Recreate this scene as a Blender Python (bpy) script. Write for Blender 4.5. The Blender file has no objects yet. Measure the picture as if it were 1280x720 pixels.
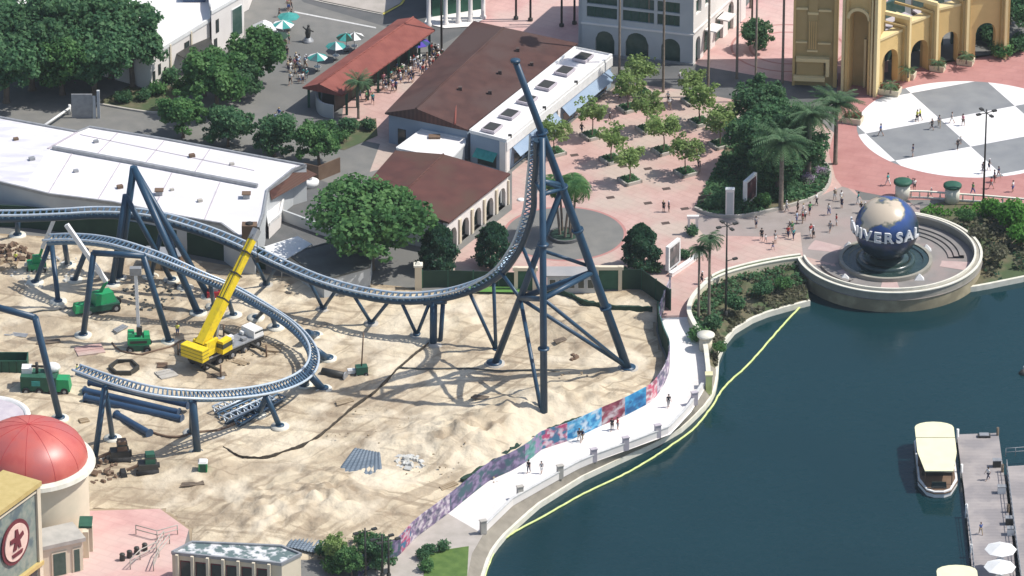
import bpy, bmesh, math, random
from mathutils import Vector, Matrix
from mathutils.geometry import tessellate_polygon
import numpy as np
R = math.radians
C = bpy.context.scene.collection
scene = bpy.context.scene

# ------------------------------------------------------------------ camera
PITCH = R(26.7); DIST = 856.0; HFOV = R(9.0)
FPX = 640 / math.tan(HFOV / 2)
CAM = Vector((0, -DIST * math.cos(PITCH), DIST * math.sin(PITCH)))
cd = bpy.data.cameras.new('camera'); cam = bpy.data.objects.new('camera', cd); C.objects.link(cam)
cam.location = CAM; cam.rotation_euler = (R(90) - PITCH, 0, 0)
cd.sensor_width = 36; cd.angle = HFOV; cd.clip_start = 5; cd.clip_end = 12000
scene.camera = cam
# ------------------------------------------------------------------ sky and sun
SUN_EL = R(55); SUN_AZ = R(2)          # azimuth measured from +X towards +Y
w = bpy.data.worlds.new('World'); scene.world = w; w.use_nodes = True
nt = w.node_tree; bg = nt.nodes['Background']; sk = nt.nodes.new('ShaderNodeTexSky')
sk.sky_type = 'NISHITA'; sk.sun_disc = False; sk.sun_elevation = SUN_EL
sk.sun_rotation = R(90) - SUN_AZ; sk.air_density = 1.0; sk.dust_density = 1.5; sk.altitude = 20
nt.links.new(sk.outputs[0], bg.inputs[0]); bg.inputs[1].default_value = 0.125
sd = bpy.data.lights.new('sun', 'SUN'); sun = bpy.data.objects.new('sun', sd); C.objects.link(sun)
sd.energy = 4.2; sd.angle = R(0.5); sd.color = (1, 0.955, 0.89)
sdir = Vector((math.cos(SUN_EL) * math.cos(SUN_AZ), math.cos(SUN_EL) * math.sin(SUN_AZ), math.sin(SUN_EL)))
sun.rotation_euler = sdir.to_track_quat('Z', 'Y').to_euler(); sun.location = sdir * 500
scene.view_settings.view_transform = 'Standard'; scene.view_settings.look = 'None'
scene.view_settings.exposure = 0.22; scene.view_settings.gamma = 1
scene.render.engine = 'CYCLES'

# ------------------------------------------------------------------ measuring: where a line of sight meets a level
def G(px, py, z=0.0):
    v = Vector((px - 640, FPX * math.cos(PITCH) - (py - 360) * math.sin(PITCH) * 1.0,
                -FPX * math.sin(PITCH) - (py - 360) * math.cos(PITCH)))
    t = (z - CAM.z) / v.z
    p = CAM + v * t
    return Vector((p.x, p.y, z))
def ZT(bx, by, ty):                     # height of a vertical thing standing at ground pixel (bx,by) with its top at row ty
    b = G(bx, by)
    vy = FPX * math.cos(PITCH) - (ty - 360) * math.sin(PITCH)
    vz = -FPX * math.sin(PITCH) - (ty - 360) * math.cos(PITCH)
    return CAM.z + vz * (b.y - CAM.y) / vy
def GL(pts, z=0.0): return [G(p[0], p[1], z) for p in pts]

# ------------------------------------------------------------------ materials
MATS = {}
def mat(name, c1, c2=None, scale=1.0, rough=0.8, bump=0.0, bscale=None, metal=0.0, c3=None, s3=0.1, f3=0.5, wave=None, rnd=0.0, detail=6, spec=0.3, sharp=None, stretch=None):
    """noise between c1 and c2 (Object metres), optional large-scale c3 patches, optional wave bump (scale, angle)"""
    m = bpy.data.materials.new(name); m.use_nodes = True; MATS[name] = m
    n = m.node_tree; L = n.links; b = n.nodes['Principled BSDF']
    b.inputs['Roughness'].default_value = rough; b.inputs['Metallic'].default_value = metal
    b.inputs['Specular IOR Level'].default_value = spec
    geo = n.nodes.new('ShaderNodeTexCoord'); vec = geo.outputs['Object']
    if stretch:
        mp = n.nodes.new('ShaderNodeMapping'); mp.inputs['Scale'].default_value = stretch[:3]
        if len(stretch) > 3: mp.inputs['Rotation'].default_value = (0, 0, stretch[3])
        L.new(vec, mp.inputs[0]); vec = mp.outputs[0]
    c2 = c2 or tuple(x * 0.8 for x in c1)
    no = n.nodes.new('ShaderNodeTexNoise'); no.inputs['Scale'].default_value = scale; no.inputs['Detail'].default_value = detail
    L.new(vec, no.inputs['Vector'])
    rp = n.nodes.new('ShaderNodeValToRGB'); lo, hi = sharp or (0.35, 0.65)
    rp.color_ramp.elements[0].position = lo; rp.color_ramp.elements[1].position = hi
    rp.color_ramp.elements[0].color = (*c1, 1); rp.color_ramp.elements[1].color = (*c2, 1)
    L.new(no.outputs[0], rp.inputs[0]); col = rp.outputs[0]
    if c3:
        n3 = n.nodes.new('ShaderNodeTexNoise'); n3.inputs['Scale'].default_value = s3; n3.inputs['Detail'].default_value = 4
        L.new(vec, n3.inputs['Vector'])
        r3 = n.nodes.new('ShaderNodeValToRGB'); r3.color_ramp.elements[0].position = f3 - 0.07; r3.color_ramp.elements[1].position = f3 + 0.07
        L.new(n3.outputs[0], r3.inputs[0])
        mx = n.nodes.new('ShaderNodeMix'); mx.data_type = 'RGBA'
        L.new(r3.outputs[0], mx.inputs[0]); L.new(col, mx.inputs[6]); mx.inputs[7].default_value = (*c3, 1); col = mx.outputs[2]
    if rnd:
        oi = n.nodes.new('ShaderNodeObjectInfo'); hs = n.nodes.new('ShaderNodeHueSaturation')
        mr = n.nodes.new('ShaderNodeMapRange'); mr.inputs[3].default_value = 1 - rnd; mr.inputs[4].default_value = 1 + rnd
        L.new(oi.outputs['Random'], mr.inputs[0]); L.new(mr.outputs[0], hs.inputs['Value']); L.new(col, hs.inputs['Color']); col = hs.outputs[0]
    h = None
    if wave:
        wv = n.nodes.new('ShaderNodeTexWave'); wv.inputs['Scale'].default_value = wave[0]; wv.inputs['Distortion'].default_value = 0.6
        mp = n.nodes.new('ShaderNodeMapping'); mp.inputs['Rotation'].default_value = (0, 0, wave[1]); L.new(geo.outputs['Object'], mp.inputs[0]); L.new(mp.outputs[0], wv.inputs[0])
        mx = n.nodes.new('ShaderNodeMix'); mx.data_type = 'RGBA'; mx.blend_type = 'MULTIPLY'; mx.inputs[0].default_value = wave[2] if len(wave) > 2 else 0.35
        L.new(col, mx.inputs[6]); L.new(wv.outputs[0], mx.inputs[7]); col = mx.outputs[2]; h = wv.outputs[1]
    L.new(col, b.inputs['Base Color'])
    if bump:
        nb = n.nodes.new('ShaderNodeTexNoise'); nb.inputs['Scale'].default_value = bscale or scale * 2; nb.inputs['Detail'].default_value = 5
        L.new(vec, nb.inputs['Vector'])
        bp = n.nodes.new('ShaderNodeBump'); bp.inputs['Strength'].default_value = 1; bp.inputs['Distance'].default_value = bump
        L.new(nb.outputs[0], bp.inputs['Height']); L.new(bp.outputs[0], b.inputs['Normal'])
    return m

def leafmat(name, c1, c2, scale=0.5, rnd=0.12, c3=None):
    m = mat(name, c1, c2, scale, 0.6, rnd=rnd, spec=0.25, detail=3, sharp=(0.4, 0.6))
    n = m.node_tree; b = n.nodes['Principled BSDF']; out = n.nodes['Material Output']
    tr = n.nodes.new('ShaderNodeBsdfTranslucent'); ms = n.nodes.new('ShaderNodeMixShader'); ms.inputs[0].default_value = 0.5
    src = b.inputs['Base Color'].links[0].from_socket
    n.links.new(src, tr.inputs[0]); n.links.new(b.outputs[0], ms.inputs[1]); n.links.new(tr.outputs[0], ms.inputs[2]); n.links.new(ms.outputs[0], out.inputs[0])
    return m

M = {}
M['asphalt'] = mat('asphalt', (.165, .165, .155), (.20, .195, .18), .5, .9, c3=(.15, .15, .143), s3=.05, f3=.56, detail=9)
M['asphalt_dark'] = mat('asphalt_dark', (.10, .105, .105), (.13, .13, .13), .4, .9)
M['pave'] = mat('pale_pavement', (.36, .33, .29), (.44, .40, .36), .5, .9)
M['white_path'] = mat('white_concrete', (.74, .70, .67), (.82, .78, .75), .25, .85, c3=(.66, .62, .60), s3=.12, f3=.6)
M['beige_strip'] = mat('grey_gravel', (.21, .19, .155), (.27, .245, .20), .8, .95)
M['concrete'] = mat('concrete', (.38, .36, .32), (.47, .44, .39), .8, .9)
M['coping'] = mat('cream_coping', (.62, .60, .50), (.72, .69, .60), 1.0, .8)
M['coping_y'] = mat('yellowish_coping', (.60, .55, .30), (.70, .65, .45), .9, .8)  # cream coping tinted yellow
M['platform_wall'] = mat('tan_stone_wall', (.30, .26, .17), (.38, .33, .22), .8, .9, c3=(.24, .21, .14), s3=.3)
M['platform_floor'] = mat('platform_paving', (.20, .19, .18), (.255, .235, .22), .5, .85, c3=(.28, .235, .22), s3=.2, f3=.56, detail=9)
M['parapet_grey'] = mat('weathered_parapet', (.27, .26, .22), (.34, .32, .27), .8, .9, detail=9)
M['warm_grey'] = mat('warm_grey_paving', (.27, .235, .215), (.32, .28, .26), .4, .9, c3=(.33, .265, .245), s3=.12, f3=.54, detail=9)
def sand_mat():
    m = mat('sand', (.62, .53, .385), (.49, .41, .29), .055, .95, bump=.3, bscale=.9, detail=5, spec=.08, sharp=(.40, .60))
    n = m.node_tree; L = n.links; b = n.nodes['Principled BSDF']; col = b.inputs['Base Color'].links[0].from_socket
    tc = n.nodes.new('ShaderNodeTexCoord')
    def layer(col, scale, stretch, rot, lo, hi, c, dist, detail, amt):
        mp = n.nodes.new('ShaderNodeMapping'); mp.vector_type = 'TEXTURE'; mp.inputs['Scale'].default_value = tuple(1 / q for q in stretch); mp.inputs['Rotation'].default_value = (0, 0, rot); L.new(tc.outputs['Object'], mp.inputs[0])
        no = n.nodes.new('ShaderNodeTexNoise'); no.inputs['Scale'].default_value = scale; no.inputs['Detail'].default_value = detail; no.inputs['Distortion'].default_value = dist; L.new(mp.outputs[0], no.inputs[0])
        r = n.nodes.new('ShaderNodeValToRGB'); r.color_ramp.elements[0].position = lo; r.color_ramp.elements[1].position = hi; r.color_ramp.elements[1].color = (amt, amt, amt, 1); r.color_ramp.elements[0].color = (0, 0, 0, 1); L.new(no.outputs[0], r.inputs[0])
        mx = n.nodes.new('ShaderNodeMix'); mx.data_type = 'RGBA'; L.new(r.outputs[0], mx.inputs[0]); L.new(col, mx.inputs[6]); mx.inputs[7].default_value = (*c, 1); return mx.outputs[2]
    col = layer(col, .10, (1, 1.6, 1), .3, .46, .60, (.35, .28, .20), 1.2, 6, .7)       # damp patches
    col = layer(col, .22, (.35, 2.6, 1), R(50), .52, .60, (.30, .235, .165), 1.0, 5, .65)   # vehicle tracks one way
    col = layer(col, .22, (.3, 3.2, 1), R(-14), .55, .62, (.28, .22, .155), .8, 5, .7)    # and the other
    col = layer(col, .09, (1, 1.3, 1), 1.1, .50, .62, (.70, .62, .48), .6, 4, .7)        # dry pale sand
    L.new(col, b.inputs['Base Color']); return m
M['sand'] = sand_mat()
M['sand_dark'] = mat('damp_earth', (.30, .23, .15), (.40, .32, .22), .25, .95, spec=.1)
M['grass'] = mat('grass', (.07, .13, .03), (.11, .18, .045), .8, .95)
M['lawn_bright'] = mat('bright_grass', (.10, .24, .05), (.14, .28, .07), .8, .95)
M['bank'] = mat('bank_soil', (.10, .10, .055), (.17, .14, .09), .7, .95, c3=(.07, .10, .045), s3=.25)
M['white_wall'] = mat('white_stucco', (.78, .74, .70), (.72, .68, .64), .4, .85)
M['blue_wall'] = mat('shaded_blue_stucco', (.27, .34, .42), (.24, .31, .39), .4, .8)  # shade under the overhang put into this blue
M['shade_wall'] = mat('shaded_grey_stucco', (.50, .52, .52), (.44, .46, .47), .35, .85)  # grey also holds the shade of fronts turned from the sun
M['cream_wall'] = mat('cream_stucco', (.68, .60, .46), (.62, .55, .42), .5, .85)
M['yellow_wall'] = mat('yellow_stucco', (.66, .47, .20), (.60, .43, .18), .5, .85)
M['yellow_trim'] = mat('pale_yellow_trim', (.74, .60, .32), (.70, .57, .30), .8, .8)
M['yellow_shaded'] = mat('shaded_yellow_stucco', (.45, .33, .15), (.40, .30, .13), .5, .85)  # yellow stucco darkened for the tower's shaded front
M['roof_white'] = mat('white_membrane_roof', (.82, .79, .78), (.66, .64, .66), .25, .7, c3=(.62, .61, .62), s3=.05, f3=.58, stretch=(1, 2.6, 1, .3), detail=9)
M['roof_lilac'] = mat('weathered_lilac_roof', (.54, .53, .57), (.72, .71, .72), .22, .7, detail=9, stretch=(1, 2.6, 1, .3))
M['roof_white2'] = mat('white_membrane_clean', (.80, .77, .75), (.74, .71, .69), .3, .7)
M['roof_grey'] = mat('grey_roof', (.30, .30, .30), (.36, .35, .34), .4, .8)
M['tile_brown'] = mat('brown_tile', (.078, .040, .035), (.112, .056, .047), .5, .9, c3=(.10, .062, .055), s3=.12, f3=.55, wave=(1.3, R(-42), .3), detail=8)
M['tile_red'] = mat('red_tile', (.24, .075, .06), (.30, .10, .078), .6, .9, wave=(1.5, R(40), .3), detail=8)
M['tile_redbrown'] = mat('redbrown_tile', (.098, .042, .036), (.135, .056, .046), .4, .9, c3=(.11, .06, .045), s3=.15, f3=.56, wave=(1.3, R(35), .3), detail=8)
M['glass'] = mat('dark_glass', (.02, .035, .035), (.03, .045, .045), .5, .12, spec=.6)
M['dark'] = mat('dark_recess', (.03, .035, .035), (.045, .05, .045), .5, .6)
M['green_glass'] = mat('green_glass', (.03, .075, .06), (.05, .10, .08), 1.5, .2, spec=.6)
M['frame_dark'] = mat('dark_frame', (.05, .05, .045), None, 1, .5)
M['navy'] = mat('navy_steel', (.013, .048, .092), (.019, .060, .110), .6, .42, spec=.5)
M['navy_track'] = mat('navy_track_steel', (.014, .042, .074), (.022, .054, .09), .6, .4, spec=.5)
M['rail'] = mat('pale_rail_steel', (.46, .54, .61), (.56, .62, .67), .9, .4, metal=.2, spec=.5)
M['rail_dim'] = mat('grey_blue_rail_steel', (.08, .155, .24), (.12, .20, .29), .9, .4, metal=.2, spec=.5)
M['blue_tube'] = mat('blue_tube_paint', (.022, .055, .115), (.03, .07, .135), .6, .4, spec=.5)
M['yellow'] = mat('crane_yellow', (.76, .57, .02), (.55, .41, .04), 1.4, .5, detail=9, sharp=(.5, .75))
M['black'] = mat('black_rubber', (.02, .02, .02), (.03, .03, .03), 2, .8)
M['steel'] = mat('grey_steel', (.28, .29, .30), (.36, .37, .38), 1.5, .5, metal=.3)
M['white_paint'] = mat('white_paint', (.78, .78, .76), (.70, .70, .68), 1.5, .5)
M['green_paint'] = mat('machine_green', (.02, .30, .11), (.05, .22, .11), 1.6, .5, detail=9, sharp=(.5, .75))
M['dark_green'] = mat('dark_green_paint', (.02, .085, .055), (.03, .11, .07), 1.0, .6)
M['hoard_green'] = mat('green_fence_mesh', (.018, .045, .032), (.028, .062, .042), .5, .9)
M['red_paint'] = mat('red_paint', (.45, .03, .04), None, 2, .5)
M['teal'] = mat('teal_canvas', (.04, .25, .23), (.06, .32, .29), 2, .8)
M['purple'] = mat('purple_canvas', (.10, .06, .40), None, 2, .8)
M['cream_canvas'] = mat('cream_canvas', (.80, .76, .50), (.74, .70, .46), .8, .7)
M['plank'] = mat('weathered_plank', (.34, .31, .30), (.42, .38, .36), .6, .9, wave=(.8, R(90), .18), c3=(.28, .26, .26), s3=.3)
M['boom_yellow'] = mat('boom_yellow_green', (.66, .72, .30), (.50, .58, .22), 1, .6)
M['red_dome'] = mat('red_dome_paint', (.46, .085, .07), (.55, .13, .10), .5, .42, spec=.6, c3=(.42, .10, .09), s3=.25, f3=.55, detail=8)
M['bark'] = mat('bark', (.13, .10, .075), (.19, .15, .11), 1.5, .95)
M['palm_bark'] = mat('palm_bark', (.17, .14, .11), (.24, .20, .16), 2.5, .95)
M['leaf_dark'] = leafmat('dark_leaves', (.055, .15, .07), (.13, .26, .115), .9)
M['leaf_mid'] = leafmat('green_leaves', (.06, .17, .055), (.15, .30, .10), .8)
M['leaf_young'] = leafmat('young_leaves', (.20, .31, .09), (.30, .40, .15))
M['leaf_cone'] = leafmat('deep_leaves', (.02, .075, .045), (.05, .13, .065), .9)
M['leaf_palm'] = leafmat('palm_fronds', (.08, .17, .08), (.15, .25, .13), .8)
M['leaf_grey'] = leafmat('grey_green_leaves', (.13, .14, .08), (.20, .19, .13), .5)
M['leaf_bright'] = leafmat('bright_leaves', (.07, .22, .03), (.12, .30, .05))
M['flower'] = leafmat('red_flowers', (.30, .05, .05), (.08, .14, .04), 2.5)
M['flower_lilac'] = leafmat('lilac_flowers', (.50, .36, .55), (.25, .30, .22), 1.2)
M['stone_lilac'] = mat('lilac_stone', (.42, .38, .42), (.5, .46, .48), .8, .8)
M['skin'] = mat('skin', (.42, .26, .19), (.40, .25, .18), 3, .6)
M['hair'] = mat('dark_hair', (.03, .02, .015), None, 3, .7)
M['tarp'] = mat('dark_tarp', (.07, .075, .07), (.11, .115, .11), .4, .7)
M['brown_metal'] = mat('brown_metal', (.14, .09, .06), (.18, .12, .08), .6, .7)
M['sheet'] = mat('blue_grey_sheet_metal', (.17, .22, .27), (.24, .29, .34), .5, .5, metal=.2, wave=(1.0, R(60), .5))
M['line_white'] = mat('road_line_white', (.62, .62, .60), None, 2, .8)
M['line_yellow'] = mat('kerb_yellow', (.65, .55, .12), None, 2, .8)

def water_mat():
    m = mat('lake_water', (.004, .026, .032), (.006, .033, .040), .02, .06, spec=.5)
    n = m.node_tree; L = n.links; b = n.nodes['Principled BSDF']
    tc = n.nodes.new('ShaderNodeTexCoord'); a = n.nodes.new('ShaderNodeTexNoise'); a.inputs['Scale'].default_value = .9; a.inputs['Detail'].default_value = 6
    L.new(tc.outputs['Object'], a.inputs['Vector'])
    bp = n.nodes.new('ShaderNodeBump'); bp.inputs['Distance'].default_value = .03; bp.inputs['Strength'].default_value = .7
    L.new(a.outputs[0], bp.inputs['Height']); L.new(bp.outputs[0], b.inputs['Normal'])
    b.inputs['IOR'].default_value = 1.33
    g = n.nodes.new('ShaderNodeTexNoise'); g.inputs['Scale'].default_value = .035; g.inputs['Detail'].default_value = 4; g.inputs['Distortion'].default_value = 1; L.new(tc.outputs['Object'], g.inputs['Vector'])
    mr = n.nodes.new('ShaderNodeMapRange'); mr.inputs[1].default_value = .4; mr.inputs[2].default_value = .62; mr.inputs[3].default_value = .03; mr.inputs[4].default_value = .22; L.new(g.outputs[0], mr.inputs[0]); L.new(mr.outputs[0], b.inputs['Roughness'])
    return m
M['water'] = water_mat()

def pink_mat(name, base, light, beige, sc, rot, amt=.5):
    """concrete pavers: bays laid on a skew grid, with wear"""
    m = mat(name, base, light, .35, .9, c3=beige, s3=.09, f3=.53, detail=8)
    n = m.node_tree; L = n.links; b = n.nodes['Principled BSDF']
    src = b.inputs['Base Color'].links[0].from_socket
    tc = n.nodes.new('ShaderNodeTexCoord'); mp = n.nodes.new('ShaderNodeMapping'); mp.inputs['Rotation'].default_value = (0, 0, rot)
    L.new(tc.outputs['Object'], mp.inputs[0])
    br = n.nodes.new('ShaderNodeTexBrick'); br.inputs['Scale'].default_value = sc; br.inputs['Mortar Size'].default_value = .03
    br.inputs['Color1'].default_value = (1, .97, .94, 1); br.inputs['Color2'].default_value = (.86, .84, .82, 1); br.inputs['Mortar'].default_value = (.80, .76, .74, 1)
    L.new(mp.outputs[0], br.inputs[0])
    mx = n.nodes.new('ShaderNodeMix'); mx.data_type = 'RGBA'; mx.blend_type = 'MULTIPLY'; mx.inputs[0].default_value = amt
    L.new(src, mx.inputs[6]); L.new(br.outputs[0], mx.inputs[7]); L.new(mx.outputs[2], b.inputs['Base Color'])
    return m
M['pink'] = pink_mat('pink_pavers', (.47, .305, .27), (.53, .365, .325), (.48, .39, .335), .22, R(40), .38)
M['white_path'] = pink_mat('white_concrete_bays', (.82, .80, .775), (.76, .735, .71), (.68, .66, .635), .3, R(25), .3)
M['pink_top'] = pink_mat('rose_pavers', (.52, .31, .29), (.60, .38, .35), (.58, .42, .38), .2, R(30), .35)
M['red_pave'] = pink_mat('red_pavers', (.40, .19, .175), (.46, .235, .215), (.43, .22, .20), .2, R(20), .35)

# ------------------------------------------------------------------ mesh building
def wloc(o):
    v = Vector((0, 0, 0))
    while o: v += o.location; o = o.parent
    return v
class MB:
    def __init__(s): s.v = []; s.f = []; s.smooth = set()
    def face(s, pts):
        i = len(s.v); s.v += [tuple(p) for p in pts]; s.f.append(tuple(range(i, i + len(pts)))); return s
    def add(s, vs, fs, smooth=False):
        i = len(s.v); s.v += [tuple(p) for p in vs]; k = len(s.f)
        s.f += [tuple(a + i for a in f) for f in fs]
        if smooth: s.smooth |= set(range(k, len(s.f)))
        return s
    def box(s, c, d, rz=0.0, top=1.0, tilt=None):       # c = centre of the base, d = size, top = taper of the top face
        x, y, z = d; vs = []
        for zz, k in ((0, 1), (z, top)):
            for a, b in ((-1, -1), (1, -1), (1, 1), (-1, 1)): vs.append(Vector((a * x / 2 * k, b * y / 2 * k, zz)))
        m = Matrix.Rotation(rz, 3, 'Z')
        if tilt: m = m @ Matrix.Rotation(tilt[1], 3, tilt[0])
        vs = [m @ v + Vector(c) for v in vs]
        return s.add(vs, [(3, 2, 1, 0), (4, 5, 6, 7), (0, 1, 5, 4), (1, 2, 6, 5), (2, 3, 7, 6), (3, 0, 4, 7)])
    def bar(s, a, b, w, h=None, up=(0, 0, 1)):           # square beam from a to b
        a = Vector(a); b = Vector(b); h = h or w; t = (b - a).normalized(); u = Vector(up)
        if abs(t.dot(u)) > .98: u = Vector((0, 1, 0))
        r = t.cross(u).normalized(); u = r.cross(t)
        vs = [p + r * x * w / 2 + u * y * h / 2 for p in (a, b) for x, y in ((-1, -1), (1, -1), (1, 1), (-1, 1))]
        return s.add(vs, [(0, 1, 2, 3), (7, 6, 5, 4), (0, 4, 5, 1), (1, 5, 6, 2), (2, 6, 7, 3), (3, 7, 4, 0)])
    def tube(s, pts, r, n=8, cap=True):
        pts = [Vector(p) for p in pts]; rs = r if isinstance(r, (list, tuple)) else [r] * len(pts)
        vs = []; prev = None
        for i, p in enumerate(pts):
            t = (pts[min(i + 1, len(pts) - 1)] - pts[max(i - 1, 0)]).normalized()
            if prev is None:
                u = Vector((0, 0, 1)) if abs(t.z) < .9 else Vector((0, 1, 0))
                prev = t.cross(u).normalized()
            prev = (prev - t * prev.dot(t)).normalized(); b = t.cross(prev)
            for k in range(n):
                a = 2 * math.pi * k / n; vs.append(p + (prev * math.cos(a) + b * math.sin(a)) * rs[i])
        fs = []
        for i in range(len(pts) - 1):
            for k in range(n):
                fs.append((i * n + k, i * n + (k + 1) % n, (i + 1) * n + (k + 1) % n, (i + 1) * n + k))
        s.add(vs, fs, True)
        if cap:
            j = len(s.v) - len(vs); s.f.append(tuple(j + k for k in reversed(range(n)))); s.f.append(tuple(j + (len(pts) - 1) * n + k for k in range(n)))
        return s
    def lathe(s, c, prof, n=24, a0=0, a1=2 * math.pi, smooth=True):      # prof = [(r,z)...]
        full = abs(a1 - a0 - 2 * math.pi) < 1e-6; m = n if full else n + 1; vs = []
        for r, z in prof:
            for k in range(m):
                a = a0 + (a1 - a0) * k / n; vs.append((c[0] + r * math.cos(a), c[1] + r * math.sin(a), c[2] + z))
        fs = []
        for i in range(len(prof) - 1):
            for k in range(n):
                k2 = (k + 1) % m; fs.append((i * m + k, i * m + k2, (i + 1) * m + k2, (i + 1) * m + k))
        return s.add(vs, fs, smooth)
    def prism(s, pts, z0, z1, bottom=True):
        pts = [Vector((p[0], p[1], 0)) for p in pts]
        ar = sum(pts[i].x * pts[(i + 1) % len(pts)].y - pts[(i + 1) % len(pts)].x * pts[i].y for i in range(len(pts)))
        if ar < 0: pts = pts[::-1]
        n = len(pts); tri = tessellate_polygon([pts])
        vs = [(p.x, p.y, z0) for p in pts] + [(p.x, p.y, z1) for p in pts]
        fs = [(i, (i + 1) % n, n + (i + 1) % n, n + i) for i in range(n)]
        for t in tri:
            a, b, c = t
            cr = (pts[b] - pts[a]).cross(pts[c] - pts[a]).z
            if cr < 0: a, c = c, a
            fs.append((n + a, n + b, n + c))
            if bottom: fs.append((c, b, a))
        return s.add(vs, fs)
    def sheet(s, pts, z):
        pts = [Vector((p[0], p[1], 0)) for p in pts]; tri = tessellate_polygon([pts]); fs = []
        for t in tri:
            a, b, c = t
            if (pts[b] - pts[a]).cross(pts[c] - pts[a]).z < 0: a, c = c, a
            fs.append((a, b, c))
        return s.add([(p.x, p.y, z) for p in pts], fs)
    def sphere(s, c, r, n=12, m=8, sc=(1, 1, 1)):
        c = Vector(c); vs = []
        for i in range(m + 1):
            t = math.pi * i / m
            for k in range(n):
                a = 2 * math.pi * k / n; vs.append(c + Vector((r * sc[0] * math.sin(t) * math.cos(a), r * sc[1] * math.sin(t) * math.sin(a), r * sc[2] * math.cos(t))))
        fs = [(i * n + k, (i + 1) * n + k, (i + 1) * n + (k + 1) % n, i * n + (k + 1) % n) for i in range(m) for k in range(n)]
        return s.add(vs, fs, True)
    def build(s, name, material, parent=None, origin=None):
        me = bpy.data.meshes.new(name); V = np.array(s.v, dtype=float)
        if parent is not None: O = np.array(wloc(parent))
        elif origin is not None: O = np.array(origin, dtype=float)
        else: O = np.array([(V[:, 0].min() + V[:, 0].max()) / 2, (V[:, 1].min() + V[:, 1].max()) / 2, V[:, 2].min()])
        me.from_pydata((V - O).tolist(), [], s.f)
        if isinstance(material, str): material = M[material]
        me.materials.append(material)
        if s.smooth:
            fl = np.zeros(len(me.polygons), dtype=bool)
            for i in s.smooth:
                if i < len(fl): fl[i] = True
            me.polygons.foreach_set('use_smooth', fl)
        me.update()
        o = bpy.data.objects.new(name, me); C.objects.link(o)
        if parent is not None: o.parent = parent
        else: o.location = O
        return o

def tag(o, label=None, cat=None, group=None, kind=None):
    if label: o['label'] = label
    if cat: o['category'] = cat
    if group: o['group'] = group
    if kind: o['kind'] = kind
    return o
def empty(name, loc, label, cat, group=None):
    o = bpy.data.objects.new(name, None); C.objects.link(o); o.location = loc; o.empty_display_size = .5
    return tag(o, label, cat, group)
KIDS = {}
def children(o): return [c for c in o.children]
def copy_tree(o, parent=None):
    c = o.copy(); C.objects.link(c); c.parent = parent
    for ch in list(o.children): copy_tree(ch, c)
    return c
def struct(name, mb, m, label=None):
    o = mb.build(name, m, origin=(0, 0, 0)); o['kind'] = 'structure'
    if label: o['label'] = label
    return o
ORD = ['', 'first', 'second', 'third', 'fourth', 'fifth', 'sixth', 'seventh', 'eighth', 'ninth', 'tenth', 'eleventh', 'twelfth', 'thirteenth', 'fourteenth', 'fifteenth',
       'sixteenth', 'seventeenth', 'eighteenth', 'nineteenth', 'twentieth']

def spline(pts, n):                     # Catmull-Rom through tuples of any length
    P = [np.array(p, dtype=float) for p in pts]; P = [2 * P[0] - P[1]] + P + [2 * P[-1] - P[-2]]; out = []
    for i in range(1, len(P) - 2):
        for k in range(n):
            t = k / n; a, b, c, d = P[i - 1], P[i], P[i + 1], P[i + 2]
            out.append(.5 * (2 * b + (c - a) * t + (2 * a - 5 * b + 4 * c - d) * t * t + (3 * b - a - 3 * c + d) * t ** 3))
    out.append(P[-2]); return out
def resample(pts, n):
    P = np.array([tuple(p) for p in pts], dtype=float); d = np.r_[0, np.cumsum(np.linalg.norm(np.diff(P, axis=0), axis=1))]
    t = np.linspace(0, d[-1], n); return np.stack([np.interp(t, d, P[:, k]) for k in range(P.shape[1])], 1)
def by_step(pts, step):
    P = np.array([tuple(p) for p in pts], dtype=float); L = np.linalg.norm(np.diff(P, axis=0), axis=1).sum()
    return resample(pts, max(2, int(L / step) + 1))

def holed_wall(mb, P0, P1, z0, z1, th, openings, nseg=8):
    """wall of thickness th behind the line P0-P1, with real openings (s0, s1, zb, spring, arched)"""
    P0 = Vector((P0[0], P0[1], 0)); P1 = Vector((P1[0], P1[1], 0)); L = (P1 - P0).length; t = (P1 - P0) / L; nrm = Vector((t.y, -t.x, 0))
    cuts = {0.0, L}
    for o in openings:
        k = nseg if o[4] else 1
        for i in range(k + 1): cuts.add(o[0] + (o[1] - o[0]) * i / k)
    cuts = sorted(c for c in cuts if -1e-6 <= c <= L + 1e-6)
    def ztop(o, s):
        if not o[4]: return o[3]
        r = (o[1] - o[0]) / 2; x = (s - (o[0] + o[1]) / 2); return o[3] + math.sqrt(max(0, r * r - x * x))
    for a, b in zip(cuts, cuts[1:]):
        if b - a < 1e-5: continue
        mid = (a + b) / 2; ops = sorted([o for o in openings if o[0] < mid < o[1]], key=lambda o: o[2])
        za = zb = z0
        segs = []
        for o in ops:
            if o[2] > za + 1e-4: segs.append((za, zb, o[2], o[2]))
            za, zb = ztop(o, a), ztop(o, b)
        segs.append((za, zb, z1, z1))
        for (la, lb, ha, hb) in segs:
            vs = []
            for off in (0, -th):
                for s_, zz in ((a, la), (b, lb), (b, hb), (a, ha)):
                    p = P0 + t * s_ + nrm * off; vs.append((p.x, p.y, zz))
            mb.add(vs, [(0, 1, 2, 3), (7, 6, 5, 4), (0, 4, 5, 1), (1, 5, 6, 2), (2, 6, 7, 3), (3, 7, 4, 0)])
    return mb
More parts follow.
